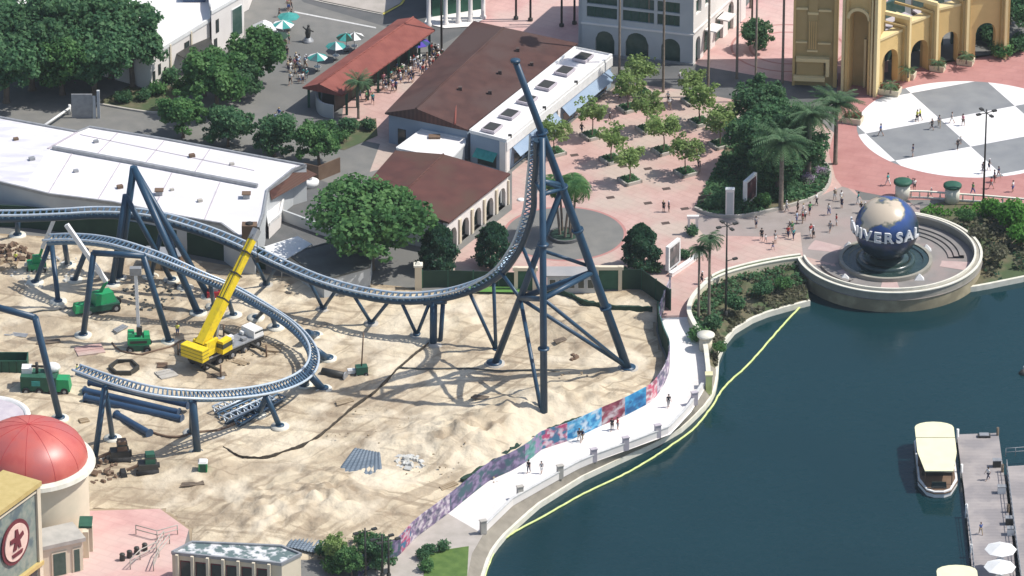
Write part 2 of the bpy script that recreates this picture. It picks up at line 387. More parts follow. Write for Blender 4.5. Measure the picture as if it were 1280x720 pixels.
def on_wall(mb, P0, P1, s0, s1, z0, z1, out=.05, th=None):
    P0 = Vector((P0[0], P0[1], 0)); P1 = Vector((P1[0], P1[1], 0)); t = (P1 - P0).normalized(); n = Vector((t.y, -t.x, 0))
    th = th if th is not None else out + .1; vs = []
    for off in (out, out - th):
        for s_, zz in ((s0, z0), (s1, z0), (s1, z1), (s0, z1)):
            p = P0 + t * s_ + n * off; vs.append((p.x, p.y, zz))
    return mb.add(vs, [(0, 1, 2, 3), (7, 6, 5, 4), (0, 4, 5, 1), (1, 5, 6, 2), (2, 6, 7, 3), (3, 7, 4, 0)])
def strip_wall(mb, pts, z0, z1, th):    # a wall of thickness th centred on a polyline
    P = [Vector((p[0], p[1], 0)) for p in pts]; n = len(P); side = []
    for i in range(n):
        t = (P[min(i + 1, n - 1)] - P[max(i - 1, 0)]).normalized(); side.append(Vector((t.y, -t.x, 0)))
    vs = []
    for i in range(n):
        a = P[i] + side[i] * th / 2; b = P[i] - side[i] * th / 2
        vs += [(a.x, a.y, z0), (a.x, a.y, z1), (b.x, b.y, z1), (b.x, b.y, z0)]
    fs = [(i * 4 + k, (i + 1) * 4 + k, (i + 1) * 4 + (k + 1) % 4, i * 4 + (k + 1) % 4) for i in range(n - 1) for k in range(4)]
    fs += [(3, 2, 1, 0), (4 * n - 4, 4 * n - 3, 4 * n - 2, 4 * n - 1)]
    return mb.add(vs, fs)
# ================================================================== GROUND, WATER, PATHS
WZ = -1.8; KZ = -1.15
inA = [(500, 1100), (560, 820), (574, 770), (583, 725), (590, 692), (604, 668), (640, 632), (700, 598), (722, 586), (745, 577), (792, 560), (838, 543), (864, 515), (880, 488), (885, 462)]
inB = [(885, 462), (880, 435), (868, 415), (862, 398), (868, 380), (885, 363), (905, 352), (940, 342), (975, 335), (1003, 331)]
keA = [(520, 1100), (580, 820), (592, 770), (602, 722), (612, 692), (627, 671), (672, 630), (726, 596), (777, 572), (817, 554), (852, 534), (868, 519), (885, 502), (893, 486), (896, 468)]
keB = [(896, 468), (897, 447), (905, 427), (917, 412), (940, 398), (960, 390), (985, 383), (1012, 376)]
inC = [(1150, 262), (1165, 254), (1190, 251), (1230, 254), (1290, 260), (1500, 285), (1800, 300)]
keC = [(1190, 362), (1226, 357), (1280, 346), (1340, 338), (1500, 318), (1800, 318)]
def lift(a, z): return [tuple(G(x, y, z)) for x, y in a]
I = np.vstack([resample(lift(inA, 0), 60), resample(lift(inB, 0), 40)[1:]])
K = np.vstack([resample(lift(keA, KZ), 60), resample(lift(keB, KZ), 40)[1:]])
IC = resample(lift(inC, 0), 40); KC = resample(lift(keC, KZ), 40)
far = 3000
gp = [tuple(p[:2]) for p in I] + [tuple(G(1050, 332).xy), tuple(G(1120, 300).xy)] + [tuple(p[:2]) for p in IC] + [(far, IC[-1][1]), (far, far), (-far, far), (-far, -far * .2), (I[0][0] - 5, -far * .2)]
mb = MB().sheet(gp, 0.0); struct('ground', mb, 'asphalt', 'grey paved ground')
mb = MB().sheet([(-far, -far * .3), (far, -far * .3), (far, far * .3), (-far, far * .3)], WZ)
struct('lake_water', mb, 'water', 'dark teal lake water')
# banks: real slopes from the path edge down to the shore coping
def bank(name, I, K, m, amp=0.0, label=None):
    mb = MB(); n = len(I); rows = 6; vs = []; rng = random.Random(4)
    for i in range(n):
        for r in range(rows + 1):
            t = r / rows; p = I[i] * (1 - t) + K[i] * t
            vs.append((p[0], p[1], p[2] + (rng.uniform(-amp, amp) if 0 < r < rows else 0)))
    fs = [(i * (rows + 1) + r, i * (rows + 1) + r + 1, (i + 1) * (rows + 1) + r + 1, (i + 1) * (rows + 1) + r) for i in range(n - 1) for r in range(rows)]
    fs = [f[::-1] for f in fs]
    mb.add(vs, fs); return struct(name, mb, m, label)
bank('gravel_verge', I[:62], K[:62], 'beige_strip', 0, 'grey verge between promenade and water')
bank('planted_bank', I[61:], K[61:], 'bank', .12, 'dark planted bank beside the promenade')
bank('planted_bank', IC, KC, 'bank', .12, 'planted bank right of the round platform')
def kerbwall(name, K, m, label, cat, w=.42):
    mb = MB(); strip_wall(mb, K, WZ - .6, KZ + .12, w); o = mb.build(name, m); return tag(o, label, cat)
kerbwall('shore_kerb', K[0:26], 'coping_y', 'yellowish cream kerb along the water at the bottom edge', 'kerb', 1.0)
kerbwall('shore_kerb', K[25:], 'coping', 'narrow cream kerb curving along the water below the white promenade', 'kerb')
kerbwall('shore_kerb', KC, 'coping', 'straight grey kerb at the water right of the globe platform', 'kerb')

def sheetpx(name, pts, m, z, label=None, smooth_n=0):
    if smooth_n: pts = [tuple(p) for p in spline(pts, smooth_n)]
    return struct(name, MB().sheet([tuple(G(x, y).xy) for x, y in pts], z), m, label)
sheetpx('plaza_paving', [(560, 362), (560, 325), (640, 262), (640, 215), (775, 103), (850, 112), (935, 128), (1000, 132), (1060, 180), (1064, 232), (1078, 250), (1140, 254), (1140, 300), (1060, 334), (1003, 330), (975, 334), (940, 341), (905, 351), (885, 362), (868, 379), (861, 396), (824, 398), (830, 372), (828, 362)], 'pink', .008, 'pink and beige paved plaza')
sheetpx('queue_paving', [(425, 170), (430, 125), (545, 70), (600, 40), (560, 120), (495, 150), (500, 205), (462, 215), (475, 180)], 'pink', .008, 'pink paving by the red roofed shelter')
sheetpx('forecourt_paving', [(560, -90), (600, 30), (735, 60), (745, -90)], 'pink_top', .008, 'rose paving at the top of the picture')
sheetpx('street_paving', [(868, 79), (925, 18), (985, -60), (1110, -60), (1110, 90), (1000, 106), (960, 101), (900, 95)], 'pink_top', .008, 'rose paving with curved bands')
for k, (cx, cy, rr) in enumerate([(985, 60, 8.2), (985, 60, 5.6)]):
    c = G(cx, cy); mb = MB(); n = 60; r2 = rr - .35
    vs = [(c.x + r * math.cos(2 * math.pi * i / n), c.y + r * math.sin(2 * math.pi * i / n), .016) for i in range(n) for r in (r2, rr)]
    mb.add(vs, [(2 * i, 2 * i + 1, (2 * i + 3) % (2 * n), (2 * i + 2) % (2 * n)) for i in range(n)]); struct('paving_band', mb, 'red_pave')
sheetpx('circle_paving', [(1044, 222), (1036, 190), (1052, 130), (1098, 108), (1150, 84), (1300, 60), (1500, 60), (1500, 285), (1290, 259), (1190, 250), (1132, 250), (1078, 240), (1052, 233)], 'red_pave', .016, 'red paving round the checkered circle')
sheetpx('grey_lane', [(872, 262), (935, 268), (1000, 255), (1056, 232), (1078, 250), (1040, 285), (960, 296), (880, 294), (868, 280)], 'warm_grey', .014, 'grey lane across the plaza')
sheetpx('globe_forecourt', [(1000, 285), (1040, 262), (1078, 250), (1150, 256), (1150, 300), (1040, 330), (1004, 320)], 'warm_grey', .018)
# checkered circle ---------------------------------------------------
cc = G(1212, 161); CR = 15.6
v1, v2, v4 = G(1082, 167), G(1175.7, 149.7), G(1119, 201)
a = (v2 - v1).xy; b_ = (v4 - v1).xy
m = bpy.data.materials.new('checkered_paving'); m.use_nodes = True; n = m.node_tree; L = n.links; bs = n.nodes['Principled BSDF']; bs.inputs['Roughness'].default_value = .85
det = a.x * b_.y - a.y * b_.x
tc = n.nodes.new('ShaderNodeTexCoord')
def lin(vx, vy, off):
    d = n.nodes.new('ShaderNodeVectorMath'); d.operation = 'DOT_PRODUCT'; d.inputs[1].default_value = (vx, vy, 0); L.new(tc.outputs['Object'], d.inputs[0])
    ad = n.nodes.new('ShaderNodeMath'); ad.operation = 'ADD'; ad.inputs[1].default_value = off; L.new(d.outputs['Value'], ad.inputs[0]); return ad.outputs[0]
u = lin(b_.y / det, -b_.x / det, 20 - (b_.y * v1.x - b_.x * v1.y) / det); v = lin(-a.y / det, a.x / det, 20 - (-a.y * v1.x + a.x * v1.y) / det)
cb = n.nodes.new('ShaderNodeCombineXYZ'); L.new(u, cb.inputs[0]); L.new(v, cb.inputs[1]); cb.inputs[2].default_value = .5
ck = n.nodes.new('ShaderNodeTexChecker'); ck.inputs['Scale'].default_value = 1
no = n.nodes.new('ShaderNodeTexNoise'); no.inputs['Scale'].default_value = .35; L.new(tc.outputs['Object'], no.inputs[0])
def ramp(c1, c2):
    r = n.nodes.new('ShaderNodeValToRGB'); r.color_ramp.elements[0].position = .35; r.color_ramp.elements[1].position = .65
    r.color_ramp.elements[0].color = (*c1, 1); r.color_ramp.elements[1].color = (*c2, 1); L.new(no.outputs[0], r.inputs[0]); return r.outputs[0]
L.new(ramp((.195, .205, .215), (.235, .245, .25)), ck.inputs[2]); L.new(ramp((.78, .76, .75), (.70, .69, .69)), ck.inputs[1]); L.new(cb.outputs[0], ck.inputs[0]); L.new(ck.outputs[0], bs.inputs['Base Color'])
M['checker'] = m
mb = MB(); pts = [(cc.x + CR * math.cos(2 * math.pi * i / 96), cc.y + CR * math.sin(2 * math.pi * i / 96)) for i in range(96)]
mb.sheet(pts, .028); struct('checkered_circle', mb, 'checker', 'white and grey checkered paving circle')
# grey circle behind the tower
c = G(706, 292); pts = [(c.x + 7.9 * math.cos(2 * math.pi * i / 64), c.y + 7.9 * math.sin(2 * math.pi * i / 64)) for i in range(64)]
struct('grey_circle', MB().sheet(pts, .02), 'asphalt', 'grey paved circle round the palm bed')
pts2 = [(c.x + 8.3 * math.cos(2 * math.pi * i / 64), c.y + 8.3 * math.sin(2 * math.pi * i / 64)) for i in range(64)]
struct('circle_band', MB().sheet(pts2, .013), 'red_pave')
# road at top left with lines
sheetpx('road', [(225, -60), (352, -20), (380, 3), (505, 40), (552, 56), (600, 30), (560, -90), (400, -90)], 'asphalt_dark', .004)
sheetpx('sidewalk', [(345, -60), (366, -8), (405, 2), (478, 17), (500, 5), (520, -25), (520, -80)], 'pave', .10, 'pale corner pavement')
sheetpx('road_line', [(368, 14), (470, 34), (470, 35.6), (368, 15.6)], 'line_white', .012)
sheetpx('road_line', [(478, 17.5), (500, 6), (521, -25), (523, -24), (503, 6), (480, 19)], 'line_yellow', .112)
mb = MB(); strip_wall(mb, [G(x, y) for x, y in [(345, -50), (366, -6), (405, 3.5), (478, 18.5), (501, 6)]], 0, .11, .25); struct('kerb', mb, 'concrete')
sheetpx('yard_paving', [(320, 60), (390, 58), (470, 35), (545, 60), (425, 125), (430, 180), (470, 215), (395, 210), (290, 180), (240, 130)], 'asphalt', .006)
sheetpx('plaza_street', [(770, 92), (850, 78), (1000, 104), (1040, 116), (1010, 134), (940, 128), (850, 111), (772, 104)], 'asphalt_dark', .013, 'grey street across the plaza')
# promenade
leftedge = [(861, 396), (826, 398), (824, 410), (829, 430), (836, 447), (836, 463), (831, 478), (816, 500), (796, 512), (776, 522), (752, 532), (735, 540), (710, 551), (677, 562), (664, 573), (640, 588), (610, 602), (560, 642)]
rightedge = [(604, 668), (640, 632), (700, 598), (722, 586), (745, 577), (792, 560), (838, 543), (864, 515), (880, 488), (885, 462), (880, 435), (868, 415), (862, 398)]
sheetpx('promenade', leftedge + rightedge, 'white_path', .012, 'sunlit white concrete promenade')
sheetpx('lower_path', [(560, 642), (604, 668), (590, 692), (583, 725), (565, 790), (440, 790), (450, 718), (495, 697), (520, 672)], 'pave', .010, 'pale path at the bottom of the picture')
sheetpx('lawn', [(530, 706), (536, 694), (552, 688), (586, 683), (584, 720), (570, 775), (528, 775)], 'grass', .05, 'small lawn beside the water')
sheetpx('lower_plaza', [(60, 640), (200, 636), (236, 662), (228, 690), (214, 725), (200, 790), (20, 790)], 'pink_top', .012, 'rose paving at the lower left')
sheetpx('grass_strip', [(575, 353), (662, 350), (655, 369), (588, 368)], 'lawn_bright', .42)
# construction sand ---------------------------------------------------
sandpx = [(-160, 292), (0, 292), (60, 296), (140, 306), (240, 324), (330, 340), (345, 345), (420, 350), (500, 358), (528, 364), (640, 364), (720, 367), (800, 362), (826, 378), (822, 398), (820, 412), (824, 430), (831, 446), (831, 462), (826, 476), (812, 497), (790, 510), (770, 520), (732, 536), (706, 548), (672, 560), (655, 573), (634, 588), (604, 601), (556, 640), (518, 668), (480, 690), (400, 700), (240, 700), (236, 662), (200, 636), (60, 640), (-160, 640)]
sp = [G(x, y) for x, y in sandpx]
struct('sand_base', MB().sheet([p.xy for p in sp], .010), 'sand_dark', 'construction site soil')
from mathutils import noise
def inside(x, y, P):
    c = False; j = len(P) - 1
    for i in range(len(P)):
        if (P[i].y > y) != (P[j].y > y) and x < (P[j].x - P[i].x) * (y - P[i].y) / (P[j].y - P[i].y) + P[i].x: c = not c
        j = i
    return c
def edist(x, y, P):
    d = 1e9
    for i in range(len(P)):
        a, b = P[i], P[(i + 1) % len(P)]; ab = b.xy - a.xy; q = Vector((x, y)) - a.xy
        t = max(0, min(1, q.dot(ab) / max(ab.dot(ab), 1e-9))); d = min(d, (q - ab * t).length)
    return d
MOUNDS = [(120, 300 + 25, 3, .0), (600, 545, 7, .9), (560, 560, 6, .7), (690, 500, 5, .8), (740, 420, 6, .5), (760, 500, 5, .6), (250, 585, 5, .5), (640, 520, 4, .6), (490, 560, 5, .5), (560, 400, 6, .4), (310, 310 + 60, 3, .2), (700, 400, 5, .4), (420, 630, 9, 1.0), (330, 650, 7, .8)]
MD = [(G(x, y), r, h) for x, y, r, h in MOUNDS]
def sandh(x, y):
    h = .32 * noise.noise(Vector((x * .12, y * .12, 0))) + .24 * noise.noise(Vector((x * .4, y * .4 + .35 * x, 3))) + .10 * noise.noise(Vector((x * 1.2, y * 1.2, 5)))
    h += .22 * abs(noise.noise(Vector(((x * .9 + y * .35) * .25, (y * 1.0 - x * .3) * .9, 8))))
    for c, r, hh in MD:
        d = ((x - c.x) ** 2 + (y - c.y) ** 2) / (r * r)
        if d < 4: h += 1.7 * hh * math.exp(-d * 1.6) * (1 + .6 * noise.noise(Vector((x * .7, y * .7, 9))))
    return .16 + h
xs = [p.x for p in sp]; ys = [p.y for p in sp]; st = .5
nx = int((max(xs) - min(xs)) / st); ny = int((max(ys) - min(ys)) / st); idx = {}; vs = []; fs = []
okc = {}
for j in range(ny + 1):
    for i in range(nx + 1):
        x = min(xs) + i * st; y = min(ys) + j * st
        if inside(x, y, sp):
            e = edist(x, y, sp); t = min(1, e / 1.6); idx[(i, j)] = len(vs); vs.append((x, y, -.02 * (1 - t) + max(.03, sandh(x, y)) * t + .012))
for j in range(ny):
    for i in range(nx):
        q = [(i, j), (i + 1, j), (i + 1, j + 1), (i, j + 1)]
        if all(k in idx for k in q): fs.append(tuple(idx[k] for k in q))
mb = MB(); mb.add(vs, fs, True); sand = struct('sand_ground', mb, 'sand', 'uneven pale sand of the building site')
def SZ(p): return max(.03, sandh(p.x, p.y))
# silt fences: black fabric lines standing on the sand
M['silt'] = mat('dark_brown_fabric', (.045, .038, .03), (.075, .062, .045), 1.5, .95)
def silt(name, pts, h, label, m='hoard_green', th=.12, z0=0, smooth=8, cat='fence', jit=.0, group=None):
    P = [G(*p) for p in pts]; S = [Vector(q) for q in spline([tuple(p) for p in P], smooth)]
    mb = MB(); strip_wall(mb, S, z0, z0 + h, th)
    if jit:
        rng = random.Random(3); mb.v = [(x + rng.uniform(-jit, jit), y + rng.uniform(-jit, jit), z + (rng.uniform(-jit, jit) if z > .3 else 0)) for x, y, z in mb.v]
    return tag(mb.build(name, m), label, cat, group)
silt('silt_fence', [(536, 432), (518, 446), (495, 466), (470, 491), (440, 513), (410, 539), (387, 555), (357, 567), (325, 575), (300, 573), (279, 562)], .5, 'long dark silt fence winding across the sand left of the tower', 'silt', .14, jit=.06)
silt('silt_fence', [(683, 366), (710, 373), (732, 383), (770, 389), (815, 391)], .9, 'short dark silt fence behind the tower legs', 'hoard_green', .3, jit=.08)
silt('silt_fence', [(578, 604), (610, 585), (640, 565), (668, 548), (700, 536), (735, 524)], .6, 'dark silt fence between the sand and the painted hoarding', 'hoard_green', .5, jit=.1)
# ================================================================== HOARDINGS, WALLS, BALUSTRADES
silt('site_fence', [(-160, 280), (0, 283), (60, 288), (140, 300), (240, 318), (332, 337)], 3.2, 'dark green site fence along the white roofed building', 'hoard_green', .18)
def fence(pts, h, step, label, gname='green_fence', m='hoard_green', post='dark_green', cap=None, group=None):
    P = by_step([G(*p) for p in pts], step); mid = P.mean(0); f = empty(gname, (mid[0], mid[1], 0), label, 'fence', group)
    mb = MB(); strip_wall(mb, P, .05, h, .08); mb.build('fence_panel', m, f)
    for p in P: MB().box((p[0], p[1], 0), (.18, .18, h + .12)).build('post', post, f)
    return f
fence([(560, 359), (640, 362), (655, 362)], 2.5, 3, 'dark green fence left of the tower column with bright grass before it')
fence([(776, 362), (796, 358), (838, 388)], 3.0, 3, 'dark green fence turning the corner right of the tower')
fence([(528, 360), (560, 359)], 2.5, 3, 'dark green fence between the cream column and the conical trees')
fence([(822, 402), (823, 415), (828, 432), (835, 448)], 2.8, 3, 'dark green fence along the inner curve of the white promenade')
# low pavilion windows / gate frames on the fence line
def gate_frame(x0, x1, y, label):
    a, b = G(x0, y), G(x1, y); c = (a + b) / 2; g = empty('framed_gate', (c.x, c.y, 0), label, 'gate', 'cream framed gates on the green fence')
    W = (b - a).length
    MB().box((a.x, a.y, 0), (.5, .5, 3.6)).build('pillar', 'cream_wall', g); MB().box((b.x, b.y, 0), (.5, .5, 3.6)).build('pillar', 'cream_wall', g)
    MB().box((c.x, c.y, 3.1), (W + .9, .6, .45)).build('lintel', 'cream_wall', g)
    MB().box((c.x, c.y + .1, .1), (W - .5, .12, 2.98)).build('gate_leaf', 'dark_green', g)
gate_frame(746, 775, 363, 'cream framed dark gate right of the tower'); gate_frame(645, 668, 364, 'cream framed dark gate seen through the tower legs')
c = G(523, 361); g = empty('gate_column', (c.x, c.y, 0), 'square cream column with a capped top at the end of the green fence', 'column')
MB().box((c.x, c.y, 0), (.9, .9, 3.4)).build('shaft', 'cream_wall', g); MB().box((c.x, c.y, 3.4), (1.2, 1.2, .25)).box((c.x, c.y, 3.65), (.8, .8, .35), top=.3).build('cap', 'coping', g)
# shelter behind the tower (grey glazed pavilion)
a = G(680, 366); t_ = empty('glazed_kiosk', (a.x, a.y, 0), 'low grey glazed kiosk behind the tower column', 'kiosk')
k0, k1 = G(684, 367), G(744, 367); MB().box(((k0.x + k1.x) / 2, k0.y + 1.2, 0), (k1.x - k0.x, 2.2, 2.5)).build('body', 'shade_wall', t_)
for i in range(5):
    q = MB().box((k0.x + .7 + i * 1.25, k0.y + .08, .7), (.95, .08, 1.4)).build('window', 'line_white', t_); MB().box((k0.x + .7 + i * 1.25, k0.y + .05, .8), (.75, .08, 1.2)).build('pane', 'glass', q)
MB().box(((k0.x + k1.x) / 2, k0.y + 1.2, 2.5), (k1.x - k0.x + .6, 2.8, .2)).build('roof', 'roof_grey', t_)
# painted hoarding along the promenade
def art(name, c1, c2, c3, sc, ang):
    m = mat(name, c1, c2, sc * 1.3, .6, c3=c3, s3=sc * .9, f3=.54, sharp=(.42, .58), detail=9, spec=.2, stretch=(1, 1, 1.6, ang)); return m
ART = [art('art_violet', (.14, .11, .20), (.46, .42, .48), (.08, .12, .12), .8, 0), art('art_teal', (.03, .11, .12), (.10, .22, .22), (.16, .12, .22), .7, 0),
       art('art_lilac', (.22, .16, .26), (.56, .50, .53), (.10, .10, .15), .8, .3), art('art_pink', (.55, .10, .16), (.62, .55, .55), (.30, .10, .14), .8, .3),
       art('art_blue', (.03, .20, .42), (.07, .36, .58), (.02, .09, .22), .6, .4), art('art_maroon', (.14, .03, .05), (.26, .07, .10), (.45, .40, .42), .7, .2),
       art('art_azure', (.02, .16, .36), (.12, .40, .60), (.45, .55, .62), .8, .2), art('art_magenta', (.42, .06, .14), (.55, .45, .50), (.05, .15, .25), .9, .2),
       art('art_green', (.05, .20, .18), (.14, .30, .28), (.28, .20, .34), .8, .2), art('art_purple', (.08, .07, .13), (.24, .19, .30), (.05, .10, .12), .7, .1)]
hp = [(838, 368), (826, 398), (824, 410), (829, 430), (836, 447), (836, 463), (831, 478), (816, 500), (796, 512), (776, 522), (752, 532), (735, 540), (710, 551), (677, 562), (664, 573), (640, 588), (610, 602), (560, 642), (520, 672), (495, 697), (470, 705), (448, 722)]
HP = by_step([tuple(p) for p in spline([tuple(G(*p)) for p in hp], 6)], 1.0)
def hoard_y(p):                          # picture row of a point along the fence, for choosing its panel design
    d = p - np.array(CAM); return 360 - FPX * (d[1] * math.sin(PITCH) + d[2] * math.cos(PITCH)) / (d[1] * math.cos(PITCH) - d[2] * math.sin(PITCH))
secs = [(0, 398, 0, 'violet and white'), (398, 452, 1, 'dark teal'), (452, 492, 2, 'lilac and white'), (492, 504, 3, 'pink and white'), (504, 518, 4, 'bright blue'), (518, 530, 5, 'maroon and white'),
        (530, 549, 6, 'azure and white'), (549, 562, 7, 'magenta and white'), (562, 577, 8, 'green and teal'), (577, 640, 9, 'dark purple'), (640, 675, 2, 'lilac'), (675, 690, 7, 'magenta'), (690, 800, 9, 'purple and blue')]
start = {}
hd = empty('painted_hoarding', tuple(HP[len(HP) // 2]), 'long curved hoarding covered in multicoloured murals beside the white promenade', 'hoarding')
for y0, y1, k, nm in secs:
    ids = [i for i in range(len(HP)) if y0 <= hoard_y(HP[i]) < y1]
    if not ids: continue
    seg = HP[ids[0]:ids[-1] + 2]
    if len(seg) < 2: continue
    mb = MB(); strip_wall(mb, seg, .05, 2.6, .10); p = mb.build('mural_panel', ART[k], hd); p['label'] = nm + ' mural panel'
for i in range(0, len(HP), 4):
    MB().box((HP[i][0] - .15, HP[i][1] + .12, 0), (.1, .1, 2.5)).build('post', 'steel', hd)
# promenade parapet on the water side: panels with pillars
pp = [(604, 667), (640, 632), (700, 598), (722, 586), (745, 576), (792, 559), (836, 542), (862, 514), (878, 488)]
PP = by_step([tuple(G(*p)) for p in pp], .8)
pr = empty('promenade_parapet', tuple(PP[len(PP) // 2]), 'low white parapet with pillars on the water side of the promenade', 'parapet')
mb = MB(); strip_wall(mb, PP, 0, 1.0, .22); mb.build('panel', 'white_wall', pr)
mb = MB(); strip_wall(mb, PP, 1.0, 1.12, .36); mb.build('coping', 'line_white', pr)
for x, y in [(604, 667), (650, 624), (700, 598), (742, 577), (782, 562.5), (822, 547), (868, 506)]:
    c = G(x, y); MB().box((c.x, c.y, 0), (.75, .5, 1.75), rz=.4).box((c.x, c.y, 1.75), (.9, .62, .12), rz=.4).build('pillar', 'stone_lilac' if x > 700 else 'concrete', pr)
# tall curved cream wall round the planted bank
cw = [(886, 484), (884, 462), (880, 437), (868, 416), (861, 398), (867, 380), (884, 362)]
CW = by_step([tuple(p) for p in spline([tuple(G(*p)) for p in cw], 6)], .6)
wl = empty('curved_wall', tuple(CW[len(CW) // 2]), 'curved cream wall between the promenade and the planted bank', 'wall')
mb = MB(); strip_wall(mb, CW, -1.0, 1.25, .35); mb.build('wall', 'cream_wall', wl); mb = MB(); strip_wall(mb, CW, 1.25, 1.4, .6); mb.build('coping', 'coping', wl)
c = G(882, 437); g = empty('round_pier', (c.x, c.y, 0), 'round cream pier with a flat cap at the bend of the promenade wall', 'pier')
MB().lathe((c.x, c.y, -1), [(0, 0), (.85, 0), (.85, 3), (0, 3)], 20).build('shaft', 'cream_wall', g); MB().lathe((c.x, c.y, 2), [(0, 0), (1.15, 0), (1.15, .25), (0, .25)], 20).build('cap', 'coping', g)
c = G(886, 484); g = empty('wall_end_pier', (c.x, c.y, 0), 'yellow square pier ending the curved cream wall by the water', 'pier')
MB().box((c.x, c.y, -.8), (.8, .9, 2.6)).build('shaft', 'boom_yellow', g); MB().box((c.x, c.y, 1.8), (1, 1.1, .2)).build('cap', 'coping_y', g)
# parapet planter towards the globe
pw = [(884, 362), (905, 351), (940, 341), (975, 334), (1003, 330)]
PWp = by_step([tuple(p) for p in spline([tuple(G(*p)) for p in pw], 6)], .6)
wl = empty('planter_parapet', tuple(PWp[len(PWp) // 2]), 'double coped parapet with a green planting strip left of the globe platform', 'parapet')
inn = PWp + np.array([-.25, 1.0, 0])
for A, zz in ((PWp, 1.0), (inn, .9)):
    mb = MB(); strip_wall(mb, A, -1.3 if A is PWp else 0, zz, .3); mb.build('wall', 'cream_wall', wl); mb = MB(); strip_wall(mb, A, zz, zz + .12, .42); mb.build('coping', 'coping', wl)
mb = MB(); strip_wall(mb, (PWp + inn) / 2, 0, .85, .7); mb.build('planting', 'grass', wl)
# balustrade along the red paving
bp_ = [(1128, 247), (1160, 248), (1190, 250.5), (1230, 253), (1300, 259), (1400, 270)]
for k in range(len(bp_) - 1):
    P = by_step([tuple(G(*bp_[k])), tuple(G(*bp_[k + 1]))], 1.1)
    g = empty('balustrade', tuple(P[len(P) // 2]), ['short', 'second', 'third', 'fourth', 'last'][k] + ' balustrade bay counted rightwards from the globe along the red paving', 'balustrade', 'balustrade bays above the planted bank')
    mb = MB(); strip_wall(mb, P, .95, 1.12, .3); mb.build('top_rail', 'coping', g); mb = MB(); strip_wall(mb, P, 0, .18, .34); mb.build('base_rail', 'coping', g)
    for p in P: MB().lathe((p[0], p[1], .18), [(.07, 0), (.13, .25), (.07, .55), (.1, .77)], 6).build('baluster', 'coping', g)
for i, (x, y) in enumerate([(1190, 251.5), (1128, 247)]):
    c = G(x, y); g = empty('stone_pier', (c.x, c.y, 0), ['stout round stone pier with a dark cap in the balustrade right of the globe', 'stone pier with a small planter behind the top of the globe'][i], 'pier')
    MB().lathe((c.x, c.y, -.2), [(0, 0), (1.0, 0), (1.0, 2.4), (0, 2.4)], 16).build('shaft', 'coping', g); MB().lathe((c.x, c.y, 2.2), [(0, 0), (1.25, 0), (1.25, .3), (.9, .45), (0, .45)], 16).build('cap', 'dark_green', g)

# ================================================================== GLOBE AND ITS PLATFORM
pc = G(1111, 323); PRr = 12.3
pf = empty('round_platform', (pc.x, pc.y, 0), 'round stone platform jutting into the lake under the globe', 'platform')
MB().lathe((pc.x, pc.y, WZ - .8), [(PRr, 0), (PRr, 2.6 - .05)], 96).build('wall', 'platform_wall', pf)
MB().lathe((pc.x, pc.y, 0), [(PRr + .02, -.05), (PRr + .12, .0), (0, .02)], 96, smooth=False).build('floor', 'platform_floor', pf)
A0, A1 = R(-172), R(88)
MB().lathe((pc.x, pc.y, 0), [(PRr - .05, .0), (PRr - .05, 1.0), (PRr - .9, 1.0), (PRr - .9, .02)], 80, A0, A1, smooth=False).build('parapet', 'parapet_grey', pf)
MB().lathe((pc.x, pc.y, 1.0), [(PRr + .12, 0), (PRr + .12, .14), (PRr - .22, .14), (PRr - .22, 0)], 80, A0, A1, smooth=False).build('coping', 'coping', pf)
MB().lathe((pc.x, pc.y, 1.0), [(PRr - .72, 0), (PRr - .72, .34), (PRr - .98, .34), (PRr - .98, 0)], 80, A0, A1, smooth=False).build('railing', 'coping', pf)
for k in range(3):                     # curved steps on the plaza side
    r = 9.4 - k * .75
    MB().lathe((pc.x, pc.y, .02), [(r, 0), (r, .45 - .15 * k), (r + .6, .45 - .15 * k), (r + .6, 0)], 40, R(0), R(62), smooth=False).build('step', 'platform_floor', pf)
for k in range(2):
    r = 8.9 - k * .75
    MB().lathe((pc.x, pc.y, .02), [(r, 0), (r, .30 - .15 * k), (r + .6, .30 - .15 * k), (r + .6, 0)], 40, R(195), R(232), smooth=False).build('step', 'platform_floor', pf)
mb = MB(); vs = []; n_ = 64
M['pink_seg'] = mat('pale_pink_inlay', (.44, .32, .30), (.50, .38, .35), .6, .85)
for a0, a1 in ((-100, -84), (-20, -6), (150, 166), (208, 222)):
    MB().lathe((pc.x, pc.y, 0), [(7.0, .034), (11.0, .034)], 10, R(a0), R(a1), smooth=False).build('paving_inlay', 'pink_seg', pf)
M['basin'] = mat('dark_basin_tile', (.015, .035, .035), (.03, .055, .05), .8, .25, spec=.6)
gc = G(1107, 327)
ft = empty('fountain_basin', (gc.x, gc.y, 0), 'dark circular fountain basin ringing the foot of the globe', 'fountain')
MB().lathe((gc.x, gc.y, .02), [(6.2, 0), (6.2, .55), (5.75, .55), (5.75, .2)], 64, smooth=False).build('rim', 'parapet_grey', ft)
MB().lathe((gc.x, gc.y, .02), [(5.74, .42), (5.0, .46), (4.9, .30), (0, .30)], 64, smooth=False).build('water_ring', 'basin', ft)
MB().lathe((gc.x, gc.y, .32), [(3.9, 0), (3.9, .35), (3.2, .5), (3.2, .12), (2.8, .6), (1.6, .95), (0, .95)], 48).build('pedestal', 'basin', ft)
for i, (ax, ay) in enumerate([(1158, 312.5), (1149, 349), (1056, 349), (1061, 309)]):
    c = G(ax, ay); g = MB().box((c.x, c.y, .02), (1.3, .9, .75), top=.15).build('light_housing', 'white_paint'); tag(g, ['white wedge light right of the globe by the steps', 'white wedge light before the globe at the right', 'white wedge light before the globe at the left', 'white wedge light behind the globe at the left'][i], 'floodlight', 'wedge lights round the fountain')
